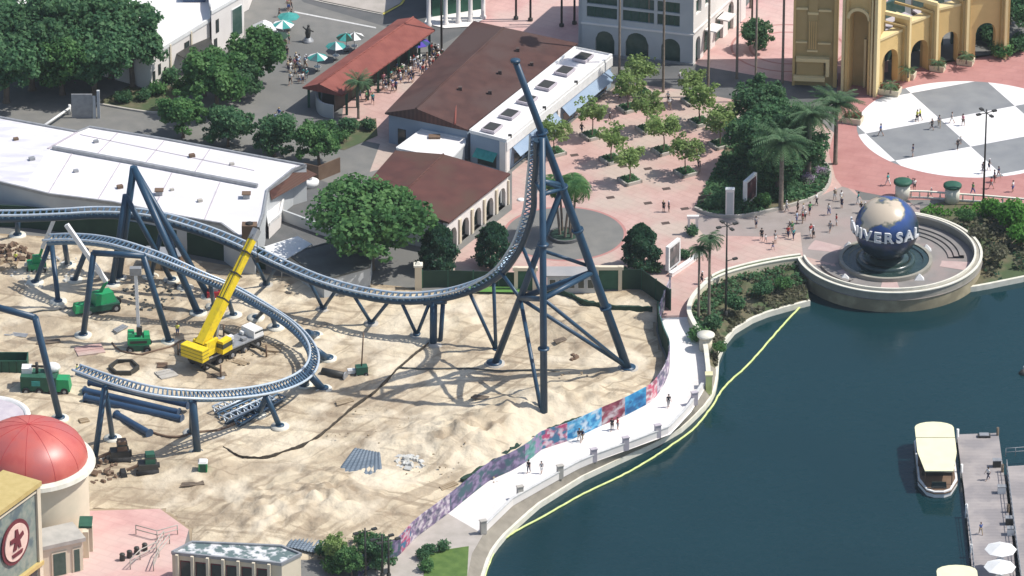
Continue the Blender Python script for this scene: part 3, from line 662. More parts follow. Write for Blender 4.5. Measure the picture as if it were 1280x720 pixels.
# globe
m = bpy.data.materials.new('globe_paint'); m.use_nodes = True; n = m.node_tree; L = n.links; bs = n.nodes['Principled BSDF']; bs.inputs['Roughness'].default_value = .28
tc = n.nodes.new('ShaderNodeTexCoord'); mp = n.nodes.new('ShaderNodeMapping'); mp.inputs['Location'].default_value = (.6, 2.1, -1.3); L.new(tc.outputs['Object'], mp.inputs[0])
no = n.nodes.new('ShaderNodeTexNoise'); no.inputs['Scale'].default_value = .30; no.inputs['Detail'].default_value = 7; L.new(mp.outputs[0], no.inputs[0])
# land gathers towards the upper left of the ball
sb = n.nodes.new('ShaderNodeVectorMath'); sb.operation = 'SUBTRACT'; sb.inputs[1].default_value = (0, 0, 5); L.new(tc.outputs['Object'], sb.inputs[0])
dt = n.nodes.new('ShaderNodeVectorMath'); dt.operation = 'DOT_PRODUCT'; dt.inputs[1].default_value = (-.022, -.050, .105); L.new(sb.outputs[0], dt.inputs[0])
ad = n.nodes.new('ShaderNodeMath'); L.new(dt.outputs['Value'], ad.inputs[0]); L.new(no.outputs[0], ad.inputs[1])
rp = n.nodes.new('ShaderNodeValToRGB'); e = rp.color_ramp.elements; e[0].position = .865; e[0].color = (.03, .075, .25, 1); e[1].position = .90; e[1].color = (.16, .17, .13, 1)
x = e.new(.94); x.color = (.56, .47, .36, 1); x = e.new(.46); x.color = (.010, .03, .045, 1); L.new(ad.outputs[0], rp.inputs[0]); L.new(rp.outputs[0], bs.inputs['Base Color'])
M['globe'] = m
GR = 4.25; GZ = 5.0
gl = empty('globe', (gc.x, gc.y, 0), 'large blue and tan world globe ringed by white capital letters on the fountain', 'globe')
MB().sphere((gc.x, gc.y, GZ), GR, 64, 40).build('ball', 'globe', gl)
M['letter'] = mat('white_letter_metal', (.80, .80, .80), (.72, .73, .75), 2, .3, metal=.1)
M['letter_edge'] = mat('grey_ring_metal', (.10, .12, .14), None, 2, .4)
def glyph(ch, size, depth, bold=.03):
    cu = bpy.data.curves.new('t', 'FONT'); cu.body = ch; cu.size = size; cu.extrude = depth; cu.align_x = 'CENTER'; cu.offset = bold
    o = bpy.data.objects.new('t', cu); C.objects.link(o); bpy.context.view_layer.update()
    me = bpy.data.meshes.new_from_object(o.evaluated_get(bpy.context.evaluated_depsgraph_get())); bpy.data.objects.remove(o); return me
LR = GR + .42; LZ = GZ + .02
angs = {'U': -90, 'N': -67, 'I': -49.5, 'V': -35, 'E': -17, 'R': 2, 'S': 20, 'A': 37.5, 'L': 56}
for ch, an in zip('UNIVERSAL', [-86, -66, -50, -36, -18, 0, 18, 36, 54]):
    me = glyph(ch, 2.05, .12, .06); th = R(an); V = []
    for v in me.vertices:                 # upright letters bent round the ball
        a2 = th + v.co.x / LR; rr = LR + v.co.z; V.append((gc.x + rr * math.sin(a2), gc.y - rr * math.cos(a2), LZ + v.co.y))
    F_ = [tuple(p.vertices) for p in me.polygons]; mb = MB(); mb.add(V, F_); mb.build('letter', 'letter', gl)
MB().lathe((gc.x, gc.y, LZ - .10), [(LR - .35, 0), (LR + .05, 0), (LR + .05, .08), (LR - .35, .08)], 48, R(-90 - 100), R(-90 + 70), smooth=False).build('letter_ring', 'letter_edge', gl)
# ================================================================== BUILDINGS
def roof_body(name, label, cat, px, h, wall, roof, par=.5, group=None, parw=.3, rim='white_paint'):
    """flat roofed building: walls as a solid, a roof sheet inside a parapet"""
    P = [G(x, y, h) for x, y in px]; c = sum(P, Vector()) / len(P); b = empty(name, (c.x, c.y, 0), label, cat, group)
    MB().prism([p.xy for p in P], -.1, h).build('wall', wall, b)
    MB().prism([p.xy for p in P], h + .004, h + .07, False).build('roof', roof, b)
    if par:
        mb = MB(); strip_wall(mb, P + [P[0]], h - .1, h + par, parw); mb.build('parapet', rim, b)
    return b, P
def window(b, P0, P1, s0, s1, z0, z1, fr='frame_dark', pane='glass', name='window'):
    f = on_wall(MB(), P0, P1, s0, s1, z0, z1, .07, .12).build(name, fr, b); on_wall(MB(), P0, P1, s0 + .12, s1 - .12, z0 + .12, z1 - .12, .09, .06).build('pane', pane, f); return f

# long white roofed building at the left --------------------------------
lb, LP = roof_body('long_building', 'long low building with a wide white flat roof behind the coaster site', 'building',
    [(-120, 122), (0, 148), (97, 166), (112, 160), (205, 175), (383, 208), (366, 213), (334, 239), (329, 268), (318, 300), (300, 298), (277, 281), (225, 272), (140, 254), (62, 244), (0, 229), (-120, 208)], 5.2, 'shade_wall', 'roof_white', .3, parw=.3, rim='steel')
MB().prism([G(x, y, 5.28).xy for x, y in [(-119, 123), (0, 149), (90, 166), (60, 187), (30, 236), (0, 228), (-119, 207)]], 5.27, 5.30, False).build('roof_patch', 'roof_lilac', lb)
P = [G(x, y, 5.2) for x, y in [(66, 187), (165, 205), (322, 235)]]; mb = MB(); strip_wall(mb, P, 5.2, 5.75, .5); mb.build('roof_ridge', 'steel', lb)
P = [G(x, y, 5.2) for x, y in [(97, 166), (60, 187)]]; mb = MB(); strip_wall(mb, P, 5.2, 5.4, .3); mb.build('roof_ridge', 'stone_lilac', lb)
a, b2, c2, d2 = G(372, 206, 5.3), G(391, 207, 5.0), G(340, 250, 3.6), G(336, 236, 5.3)
MB().face([a, b2 + Vector((.6, 0, -1.3)), c2, d2]).face([d2, c2, c2 + Vector((0, 0, -.3)), d2 + Vector((0, 0, -.3))]).build('tiled_skirt', 'tile_redbrown', lb)
a, b2 = G(337, 262, 3), G(355, 247, 3)
for i, (x, y) in enumerate([(308, 247), (199, 243)]):
    c = G(x, y, 5.3); v_ = empty('roof_vent', tuple(c), ['small dark roof vent near the right end of the white roof', 'small dark vent in the middle of the long white roof'][i], 'vent')
    MB().box(c, (.9, .9, .6)).build('housing', 'steel', v_); MB().box(c + Vector((0, 0, .6)), (1.2, 1.1, .12)).build('cap', 'brown_metal', v_)
c = G(312, 296, 5.27); u_ = empty('roof_unit', tuple(c), 'dark grey box unit at the right corner of the white roof', 'air conditioner')
MB().box(c, (2.0, 1.4, 1.9)).build('casing', 'brown_metal', u_); MB().lathe(c + Vector((0, 0, 1.9)), [(.5, 0), (.5, .15), (0, .15)], 12).build('fan', 'black', u_)
for k, (p0, p1) in enumerate([((100, 168), (318, 213)), ((150, 163), (118, 196)), ((205, 176), (178, 208)), ((262, 187), (240, 220)), ((90, 192), (60, 242)), ((150, 204), (122, 250)), ((215, 216), (190, 264)), ((275, 228), (255, 276))]):
    a, b2 = G(*p0, 5.3), G(*p1, 5.3); MB().bar(a, b2, .16, .06).build('roof_seam', 'stone_lilac', lb)
for k, (x, y, s_) in enumerate([(120, 178, .5), (240, 196, .6), (290, 206, .45), (95, 215, .5), (150, 235, .6), (250, 252, .5), (40, 200, .6), (20, 175, .5), (215, 238, .4)]):
    c = G(x, y, 5.28); MB().box(c, (s_ * 1.3, s_, s_ * .7), .4).build('roof_fitting', ['steel', 'brown_metal', 'concrete'][k % 3], lb)
# small end block with lit white side
eb, EP = roof_body('end_block', 'small white end block at the right corner of the long roof', 'building', [(334, 262), (338, 247), (354, 250), (350, 268), (336, 282)], 2.0, 'white_wall', 'roof_white2', .25)
# service yard
yd, YP = roof_body('yard_shed', 'low dark roofed yard shed between the white roof and the big tree', 'shed', [(360, 318), (418, 302), (465, 318), (462, 334), (405, 350)], 2.9, 'shade_wall', 'tarp', .15, rim='tarp')
P = [G(x, y, 3.0) for x, y in [(328, 310), (372, 296), (390, 306), (352, 328)]]; cn = empty('yard_canopy', (sum(p.x for p in P) / 4, sum(p.y for p in P) / 4, 0), 'white fabric canopy in the service yard beside the track', 'canopy')
MB().prism([p.xy for p in P], 3.0, 3.12).build('canvas', 'white_paint', cn)
for p in P: MB().tube([(p.x, p.y, 0), (p.x, p.y, 3.0)], .08, 6).build('post', 'steel', cn)
silt('yard_wall', [(345, 262), (352, 275), (420, 300)], 1.6, 'low grey yard wall right of the white roofed building', 'shade_wall', .3, smooth=1, cat='wall')
sheetpx('yard_floor', [(330, 262), (400, 225), (440, 240), (470, 330), (420, 352), (330, 342)], 'asphalt_dark', .02)
c = G(388, 232); bx = empty('pool_tarp', tuple(c), 'pale plastic tank in the yard below the small roadside trees', 'tank'); MB().lathe(c, [(0, 0), (1.1, 0), (1.2, .7), (0.9, .9), (0, .95)], 20).build('body', 'white_paint', bx); MB().lathe(c + Vector((0, 0, .93)), [(.3, 0), (.3, .12), (0, .12)], 12).build('lid', 'steel', bx)
silt('timber_screen', [(380, 222), (398, 226), (425, 215)], 2.2, 'brown timber screen beside the red tiled roof end', 'brown_metal', .15, smooth=1, cat='fence')

# white building top left ------------------------------------------------
tb, TP = roof_body('corner_building', 'bright white flat roofed building at the top left behind dark trees', 'building',
    [(30, -60), (20, 24), (188, 72), (262, 26), (262, -2), (310, -28), (330, -80)], 5.0, 'white_wall', 'roof_white2', .5)
A, B = TP[2], TP[3]; Lw = (B - A).length
for s0, w_, z0, z1 in ((.4, .6, 1.0, 2.6), (1.8, .6, 1.6, 3.2), (3.2, .5, .8, 2.2), (8.3, 1.2, 2.6, 4.0)): window(tb, A, B, s0, s0 + w_, z0, z1)
for s0 in (4.6, 9.8): on_wall(MB(), A, B, s0, s0 + .3, 0, 5.2, .18, .3).build('pilaster', 'cream_wall', tb)
A = G(262, 30, 5); t1, T1P = roof_body('corner_wing', 'white two storey corner wing with a tall green window at the top left', 'building', [(262, 2), (264, 17), (304, -6), (304, -40), (262, -40)], 6.4, 'white_wall', 'roof_white2', .4)
A, B = T1P[1], T1P[2]
window(t1, A, B, (B - A).length - 2.9, (B - A).length - .4, .6, 5.2, 'white_paint', 'green_glass'); window(t1, A, B, 1.0, 1.7, 3.0, 5.0); window(t1, A, B, .5, 1.2, .1, 2.2, name='door')
M['solar'] = mat('blue_panel', (.05, .10, .2), None, 1, .3)
c = G(243, -1, 5.1); v_ = empty('roof_unit', tuple(c), 'blue grey roof unit on the white building at the top left', 'air conditioner'); MB().box(c, (3.2, 2, 1.1)).build('casing', 'solar', v_); MB().box(c + Vector((0, 0, 1.1)), (3.4, 2.2, .1)).build('lid', 'white_paint', v_)
P = [G(x, y, 3.1) for x, y in [(218, 66), (262, 47), (266, 56), (236, 76)]]; aw = empty('dark_raised_sheet', (P[0].x, P[0].y, 0), 'dark raised sheet in front of the white wall at the top left', 'awning')
MB().prism([p.xy for p in P], 3.0, 3.15).build('canvas', 'frame_dark', aw)  # flat dark sheet raised before the white wall
for p in P[2:]: MB().tube([(p.x, p.y, 0), (p.x, p.y, 3.0)], .08, 6).build('post', 'frame_dark', aw)
# grey gate box and sign pillars left
c = G(103, 147); gt = empty('gate_screen', tuple(c), 'tall blue grey gate screen between white posts below the dark trees', 'gate')
MB().box(c, (2.9, .25, 3.6)).build('panel', 'steel', gt)
for dx in (1.7, 2.3): MB().box(c + Vector((dx, -.1, 0)), (.4, .4, 3.3 if dx < 2 else 4.2)).build('post', 'shade_wall', gt)
a, b2 = G(55, 157, 1), G(87, 135, 1); rl = empty('pipe_rail', tuple(G(70, 150)), 'white pipe rail with an upright post left of the gate screen', 'railing')
MB().tube([a, b2], .18, 6).build('rail', 'white_paint', rl); MB().tube([b2 + Vector((0, 0, -1)), b2 + Vector((0, 0, .5))], .2, 6).build('post', 'white_paint', rl)
sheetpx('bed', [(120, 130), (160, 108), (185, 112), (205, 105), (238, 113), (200, 141), (175, 139)], 'bank', .06, 'planting bed with low shrubs')
mb = MB(); strip_wall(mb, [Vector(p) for p in spline([tuple(G(x, y)) for x, y in [(120, 130), (172, 139), (200, 141), (215, 130), (238, 112)]], 6)], 0, .22, .35); tag(mb.build('bed_kerb', 'concrete'), 'pale curved kerb round the bed under the dark trees', 'kerb')

def gable(name, label, cat, eaves, ridge, h, rise, wall, roof, over=.6, group=None, walls=True):
    """eaves: front-left, front-right, back-right, back-left pixels at height h; ridge: front, back as a fraction across"""
    E = [G(x, y, h) for x, y in eaves]; c = sum(E, Vector()) / 4; b = empty(name, (c.x, c.y, 0), label, cat, group)
    fl, fr, br, bl = E; f = fl.lerp(fr, ridge[0]) ; k = bl.lerp(br, ridge[0])
    d = (k - f); f = f + d * ridge[1]; k = k - d * ridge[2]; f.z = k.z = h + rise
    if walls:
        q = [fl.lerp(br, .02), fr.lerp(bl, .02), br.lerp(fl, .02), bl.lerp(fr, .02)]; MB().prism([p.xy for p in q], -.1, h - .12).build('wall', wall, b)
    dn = Vector((0, 0, -.22)); mb = MB()
    for quad in ((fl, f, k, bl), (fr, br, k, f)):
        mb.face(quad); mb.face([p + dn for p in reversed(quad)])
    for tri in ((fl, fr, f), (br, bl, k)):
        mb.face(tri)
    for p, q in ((fl, fr), (fr, br), (br, bl), (bl, fl)): mb.face([p + dn, q + dn, q, p])
    mb.build('roof', roof, b); MB().tube([f + Vector((0, 0, .02)), k + Vector((0, 0, .02))], .14, 6).build('ridge_cap', roof, b)
    for e0, e1 in ((fl, f), (fr, f)): 
        if ridge[1] > 0: MB().tube([e0 + Vector((0, 0, .02)), e1 + Vector((0, 0, .02))], .1, 5).build('hip_cap', roof, b)
    return b, (fl, fr, br, bl, f, k)
# big brown roof
M['tile_grey'] = mat('greybrown_tile', (.098, .07, .062), (.125, .088, .075), .5, .9, c3=(.085, .062, .055), s3=.12, f3=.55, wave=(1.3, R(48), .3), detail=8)
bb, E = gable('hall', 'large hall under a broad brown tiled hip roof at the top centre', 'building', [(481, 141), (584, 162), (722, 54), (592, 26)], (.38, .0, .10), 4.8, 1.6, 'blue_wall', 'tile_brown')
mb = MB(); f0, k0 = E[4], E[5]
A, B = E[0].lerp(E[2], .02), E[1].lerp(E[3], .02)
window(bb, A, B, 1.4, 2.6, .2, 2.5, name='door')
for i in range(7):
    t = i / 6; p = E[0].lerp(E[1], .68 + .06 * t); q = E[4].lerp(E[5], .25)
MB().tube([E[1].lerp(E[0], .15) + Vector((0, 0, .45)), E[1].lerp(E[0], .35).lerp(E[5], .28) + Vector((0, 0, .35))], .16, 5).build('roof_flashing', 'tile_red', bb)
M['blue_canvas'] = mat('pale_blue_canvas', (.24, .32, .43), (.28, .36, .46), .6, .8)
for k, (u_, v_) in enumerate([(.3, .3), (.55, .55), (.72, .35), (.45, .8), (.8, .7)]):
    p = E[4].lerp(E[5], v_).lerp(E[1].lerp(E[2], v_), u_); MB().box((p.x, p.y, p.z - .1), (.5, .5, .55)).build('roof_vent', 'tile_grey', bb)
# white skylight strip
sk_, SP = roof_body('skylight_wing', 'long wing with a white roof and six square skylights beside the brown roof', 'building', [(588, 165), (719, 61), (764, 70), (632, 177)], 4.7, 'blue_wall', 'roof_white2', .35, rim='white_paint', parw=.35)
fl, bl, br, fr = SP
mb = MB(); strip_wall(mb, [fr, br], 3.3, 4.62, .5); mb.build('fascia', 'white_paint', sk_)
on_wall(MB(), fl, fr, (fr - fl).length - .9, (fr - fl).length + .1, 0, 4.6, .15, .3).build('corner_pillar', 'white_wall', sk_)
mb = on_wall(MB(), fr, br, 0, .9, 0, 3.3, .15, .3).build('corner_pillar', 'white_wall', sk_)
Lr = (br - fr).length
mb = on_wall(MB(), fr, br, Lr * .48, Lr * .48 + .7, 0, 3.3, .15, .3).build('pillar', 'white_wall', sk_)
window(sk_, fl, fr, 1.2, (fr - fl).length - 1.5, .3, 2.4); f = fr - fl
aw = MB(); n_ = Vector((f.y, -f.x, 0)).normalized(); q0 = fl + f.normalized() * 1.0; q1 = fl + f.normalized() * ((fr - fl).length - 1.3)
for z0, z1, o in ((2.6, 1.7, 1.2),):
    aw.face([(q0.x, q0.y, z0), (q1.x, q1.y, z0), (q1.x + n_.x * o, q1.y + n_.y * o, z1), (q0.x + n_.x * o, q0.y + n_.y * o, z1)])
aw.build('awning', 'teal', sk_)
M['dark_teal'] = mat('dark_teal_canvas', (.04, .10, .11), (.06, .13, .14), 1, .8)
for k in (0, 1):                          # pale blue canopies added to shade the wall along the plaza
    s0, s1 = Lr * (.06, .52)[k], Lr * (.46, .97)[k]; d_ = (br - fr).normalized(); nn = Vector((d_.y, -d_.x, 0)); cv = MB()
    q = [fr + d_ * s0, fr + d_ * s1]; q = [(q[0].x, q[0].y, 3.2), (q[1].x, q[1].y, 3.2), (q[1].x + nn.x * 1.3, q[1].y + nn.y * 1.3, 2.0), (q[0].x + nn.x * 1.3, q[0].y + nn.y * 1.3, 2.0)]
    cv.face(q); cv.face([(x, y, z - .06) for x, y, z in reversed(q)]); cv.build('canopy', 'blue_canvas', sk_)
    for s in range(4): window(sk_, fr, br, s0 + (s1 - s0) * (s + .1) / 4, s0 + (s1 - s0) * (s + .9) / 4, .2, 2.0, 'blue_wall', 'glass')
ud = (br - fl).normalized()
for i, (x, y) in enumerate([(729, 73), (706, 90), (683, 108), (659, 126), (637, 144), (615, 161)]):
    c = G(x, y, 4.9); rz = math.atan2((br - fr).y, (br - fr).x)
    s_ = MB().box(c, (2.6, 2.1, .35), rz=rz).build('skylight', 'stone_lilac', sk_); MB().box(c + Vector((0, 0, .35)), (2.2, 1.7, .06), rz=rz).build('pane', 'frame_dark', s_)
# black small wall lamps on the fascia
for i, t in enumerate((.04, .36, .66)):
    p = fr.lerp(br, t) + Vector((0, 0, .1)); MB().box(p, (.5, .4, .45)).build('flood_light', 'frame_dark', sk_)
# white L shaped low roof
lr, _ = roof_body('annex', 'small annex with a bright white flat roof below the brown roof', 'building', [(496, 186), (527, 163), (581, 174), (581, 180), (563, 200)], 3.0, 'shade_wall', 'roof_white2', .2)
c = G(543, 172, 3.1); MB().box(c, (1.6, 1, .3)).build('roof_hatch', 'brown_metal', lr)
# lower brown roof with arched cream wall
lw, E = gable('arcade_shop', 'shop under a red brown tiled roof with a cream arched wall behind the conical trees', 'building', [(440, 250), (561, 278), (638, 217), (494, 188)], (.42, .0, .0), 4.6, .9, 'shade_wall', 'tile_redbrown', walls=False)
fl, fr, br, bl = E[:4]; ins = .35
P0, P1 = fr.lerp(fl, .02), br.lerp(bl, .02); Lr = (P1 - P0).length
ops = []; nA = 5
for i in range(nA):
    s = Lr * (i + .5) / nA; ops.append((s - 1.0, s + 1.0, 0, 2.0, True))
holed_wall(MB(), P0, P1, -.1, 4.4, .6, ops).build('arched_wall', 'white_wall', lw)
d_ = (P1 - P0).normalized(); nn = Vector((d_.y, -d_.x, 0)); bk = [P0 - nn * 1.0, P1 - nn * 1.0, bl.lerp(br, .03), fl.lerp(fr, .03)]
MB().prism([p.xy for p in bk], -.1, 4.3).build('wall', 'shade_wall', lw)
for i, o in enumerate(ops): on_wall(MB(), P0 - nn * .98, P1 - nn * .98, o[0] - .2, o[1] + .2, 0, 3.2, .04, .1).build('door', 'green_glass', lw)
for s in np.linspace(0, Lr, nA + 1):
    on_wall(MB(), P0, P1, max(0, s - .25), min(Lr, s + .25), 0, 3.6, .25, .3).build('pilaster', 'cream_wall', lw)

# red roofed queue shelter ------------------------------------------------
sh, E = gable('queue_shelter', 'open shelter with a long red tiled gable roof and a crowd beside it', 'shelter', [(378, 109), (428, 119), (544, 37), (497, 24)], (.42, 0, 0), 3.6, 1.0, 'dark', 'tile_red', walls=False)
fl, fr, br, bl = E[:4]
for i in range(9):
    for a, b2 in ((fl, bl), (fr, br)):
        p = a.lerp(b2, .03 + .94 * i / 8).lerp((fl + fr + br + bl) / 4, .05); MB().box((p.x, p.y, 0), (.35, .35, 3.4)).build('post', 'dark_green', sh)
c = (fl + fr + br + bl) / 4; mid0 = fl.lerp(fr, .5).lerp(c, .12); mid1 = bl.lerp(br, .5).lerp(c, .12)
mb = MB(); strip_wall(mb, [mid0, mid1], 0, 3.3, 2.0); mb.build('interior_shade_block', 'frame_dark', sh)  # dark block painted in for the shade under the roof
P = [tuple(G(x, y)) for x, y in [(396, 132), (398, 140), (404, 145), (417, 148)]]; mb = MB(); strip_wall(mb, [Vector(p) for p in spline(P, 5)], 0, 2.0, .3); tag(mb.build('curved_screen', 'shade_wall'), 'small curved pale screen wall at the near end of the red roof', 'wall')

# white arched building top centre right -----------------------------------
A, B, Cc, D_ = G(727, 64), G(865, 89), G(925, 30), G(800, 10)
A, B = G(727, 66), G(866, 82)
Cc = G(932, 22); dv = Cc - B; D_ = A + dv * 1.0
hb = empty('arched_building', ((A.x + B.x) / 2, A.y, 0), 'tall pale building with three dark arches and green windows at the top', 'building')
H = 17; Lf = (B - A).length; S = Lf / 138.0
def sx(px): return (px - 727) / 139 * Lf
ops = []
for cx, hw, zt in ((756, 12, 0), (796, 14.5, 0), (838, 12, 0)):
    r = sx(727 + hw); ops.append((sx(cx) - r, sx(cx) + r, .0, 2.35, True))
for x0, x1 in ((733, 771), (778, 817), (821, 849)):
    ops.append((sx(x0), sx(x1), 5.7, 7.4, False)); ops.append((sx(x0), sx(x1), 7.75, 9.4, False)); ops.append((sx(x0), sx(x1), 11.5, 14, False))
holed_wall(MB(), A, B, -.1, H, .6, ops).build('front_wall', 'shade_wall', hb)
for o in ops[3:]:
    d_ = (B - A).normalized(); n0 = Vector((d_.y, -d_.x, 0)); f = on_wall(MB(), A - n0 * .35, B - n0 * .35, o[0], o[1], o[2], o[3], .03, .1).build('window', 'green_glass', hb)
    for q in range(1, 4): 
        s = o[0] + (o[1] - o[0]) * q / 4; on_wall(MB(), A - n0 * .35, B - n0 * .35, s - .05, s + .05, o[2], o[3], .09, .1).build('mullion', 'dark_green', f)
for o in ops[:3]: on_wall(MB(), A - n0 * .55, B - n0 * .55, o[0], o[1], 0, 3.9, .03, .1).build('door', 'green_glass', hb)
ops2 = []; Ls = (Cc - B).length
ops2 = [(.9, 2.5, 0, 3.0, True), (3.6, 6.0, 0, 4.0, False), (7.6, 10.4, 0, 4.2, False), (12, 14, 0, 3.6, True)]
for s0 in (.9, 4.0, 8.0, 12.0): ops2.append((s0, s0 + 1.8, 7.4, 9.6, False)); ops2.append((s0, s0 + 1.8, 11.5, 13.6, False))
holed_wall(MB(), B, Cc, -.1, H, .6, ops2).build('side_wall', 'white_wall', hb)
d_ = (Cc - B).normalized(); n1 = Vector((d_.y, -d_.x, 0))
for o in ops2: on_wall(MB(), B - n1 * .5, Cc - n1 * .5, o[0], o[1], o[2], o[3] + (0.8 if o[4] else 0), .03, .1).build('window' if o[2] > 1 else 'door', 'green_glass', hb)
bk = [A - n0 * .7 - n1 * .7 + d_ * 0, B - n0 * .7 - n1 * .7, Cc - n1 * .7, D_]
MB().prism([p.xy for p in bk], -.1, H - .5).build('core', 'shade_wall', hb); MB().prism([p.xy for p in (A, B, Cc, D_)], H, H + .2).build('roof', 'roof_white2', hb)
on_wall(MB(), A, B, -.1, Lf + .1, 4.6, 4.85, .18, .2).build('cornice', 'white_wall', hb); on_wall(MB(), B, Cc, 0, Ls, 4.9, 5.15, .18, .2).build('cornice', 'white_wall', hb)
on_wall(MB(), A, B, -.1, Lf + .1, 0, .35, .2, .25).build('plinth', 'steel', hb)
for i in range(3):
    o = ops2[i]; p = B + d_ * (o[0] + o[1]) / 2 + n1 * 1.1
    if i: MB().box((p.x, p.y, 4.0), (2.6, 1.8, .2), rz=math.atan2(d_.y, d_.x)).build('canopy', 'white_wall', hb)
# building fragment at the very top (shaded porch with white columns)
pcx = G(575, 27); pb = empty('porch_building', tuple(pcx), 'dark green shaded porch with white columns at the top edge', 'building')
a, b2 = G(535, 36), G(604, 22); 
MB().prism([G(*p).xy for p in [(540, 22), (604, 12), (610, -60), (545, -70)]], -.1, 8).build('wall', 'dark_green', pb)
MB().prism([G(*p).xy for p in [(530, 30), (607, 17), (614, -70), (540, -80)]], 8, 8.4).build('roof', 'tile_brown', pb)
for x, y in [(536, 32), (557, 31), (573, 29), (588, 27), (604, 23)]:
    c = G(x, y); MB().lathe((c.x, c.y, 0), [(.45, 0), (.45, .4), (.32, .5), (.28, 7.4), (.45, 7.6), (.45, 8)], 10).build('column', 'white_wall', pb)
sheetpx('porch_floor', [(530, 30), (556, 36), (588, 34), (606, 24), (604, 10), (535, 20)], 'white_path', .12)

# yellow gate tower and arcade ----------------------------------------------
yt = empty('gate_tower', tuple(G(1040, 110)), 'tall yellow gate tower with a deep arch and stepped pilasters at the top right', 'tower')
sheetpx('arch_floor', [(1046, 116), (1100, 122), (1104, 96), (1048, 92)], 'red_pave', .06)
T0, T1 = G(990, 106), G(1044, 108); T2, T3 = G(1052, 113), G(1094, 119)
Ht = 20
def fbox(P0, P1, s0, s1, z0, z1, out, back, name, m):
    return on_wall(MB(), P0, P1, s0, s1, z0, z1, out, out + back).build(name, m, yt)
L0 = (T1 - T0).length
fbox(T0, T1, 0, L0, -.1, Ht, 0, 9, 'tower_wall', 'yellow_shaded')
for s0, s1, o in ((0, .35, .25), (L0 - .35, L0 + .2, .4)): fbox(T0, T1, s0, s1, 0, Ht, o, .6, 'pilaster', 'yellow_wall')
fbox(T0, T1, 2.1, 3.4, 5.6, Ht, .22, .4, 'pilaster', 'yellow_shaded')
for s in (2.3, 2.6, 2.9, 3.2): fbox(T0, T1, s - .06, s + .06, 5.8, 10.0, .34, .2, 'fluting', 'yellow_wall')
for s0, s1, z, hh in ((.4, 2.0, 6.6, .22), (3.5, 5.3, 6.5, .22), (.4, 2.0, 11.7, .28), (3.5, 5.3, 11.5, .28), (2.0, 3.5, 11.0, .35), (2.0, 3.5, 5.3, .25)):
    fbox(T0, T1, s0, s1, z, z + hh, .3, .5, 'cornice', 'yellow_trim')
fbox(T0, T1, .5, 5.2, 4.0, 4.5, .9, 1.1, 'ledge', 'yellow_trim'); fbox(T0, T1, 0.2, 4.6, 1.2, 1.75, 1.3, 1.5, 'ledge', 'yellow_trim'); fbox(T0, T1, 4.7, 5.2, 1.8, 4.0, .9, 1.1, 'buttress', 'yellow_trim')
fbox(T0, T1, .6, 4.4, 1.75, 3.95, .5, .7, 'balcony_wall', 'yellow_shaded')
L1 = (T3 - T2).length
ops = [(.95, 3.65, 0, 11.3, True)]
holed_wall(MB(), T2, T3, -.1, Ht, 2.2, ops, 14).build('arch_wall', 'yellow_wall', yt)
d_ = (T3 - T2).normalized(); n2 = Vector((d_.y, -d_.x, 0))
fbox(T2 - n2 * 2.15, T3 - n2 * 2.15, .2, L1 - .2, 0, Ht, 0, 3, 'niche_wall', 'yellow_shaded')
fbox(T2 - n2 * 1.8, T3 - n2 * 1.8, 2.6, 2.95, 0, 7.5, .1, .6, 'inner_column', 'yellow_trim')
for s0, s1, o in ((.45, .8, .3), (0, .35, .55), (3.8, 4.05, .35), (4.2, 4.45, .6), (L1 - .15, L1 + .3, .8)):
    fbox(T2, T3, s0, s1, 0, Ht, o, .8, 'pilaster', 'yellow_trim' if o > .5 else 'yellow_wall')
mb = MB(); c0 = T2 + d_ * 2.3 + n2 * .35                      # pale archivolt
vs = []; n_ = 20
for i in range(n_ + 1):
    a = math.pi * i / n_
    for rr, off in ((1.32, 0), (1.75, 0), (1.75, -.4), (1.32, -.4)):
        p = c0 + d_ * (math.cos(a) * rr) + n2 * off; vs.append((p.x, p.y, 11.3 + math.sin(a) * rr))
mb.add(vs, [(i * 4 + k, (i + 1) * 4 + k, (i + 1) * 4 + (k + 1) % 4, i * 4 + (k + 1) % 4) for i in range(n_) for k in range(4)]); mb.build('archivolt', 'yellow_trim', yt)
ar = empty('arcade', tuple(G(1170, 88)), 'curved yellow arcade of four arches round the red paving at the top right', 'arcade')
yt2 = yt; yt = ar
ap = [(1098, 113), (1131, 98), (1166, 85), (1206, 76), (1256, 70)]; AP = [G(*p) for p in ap]
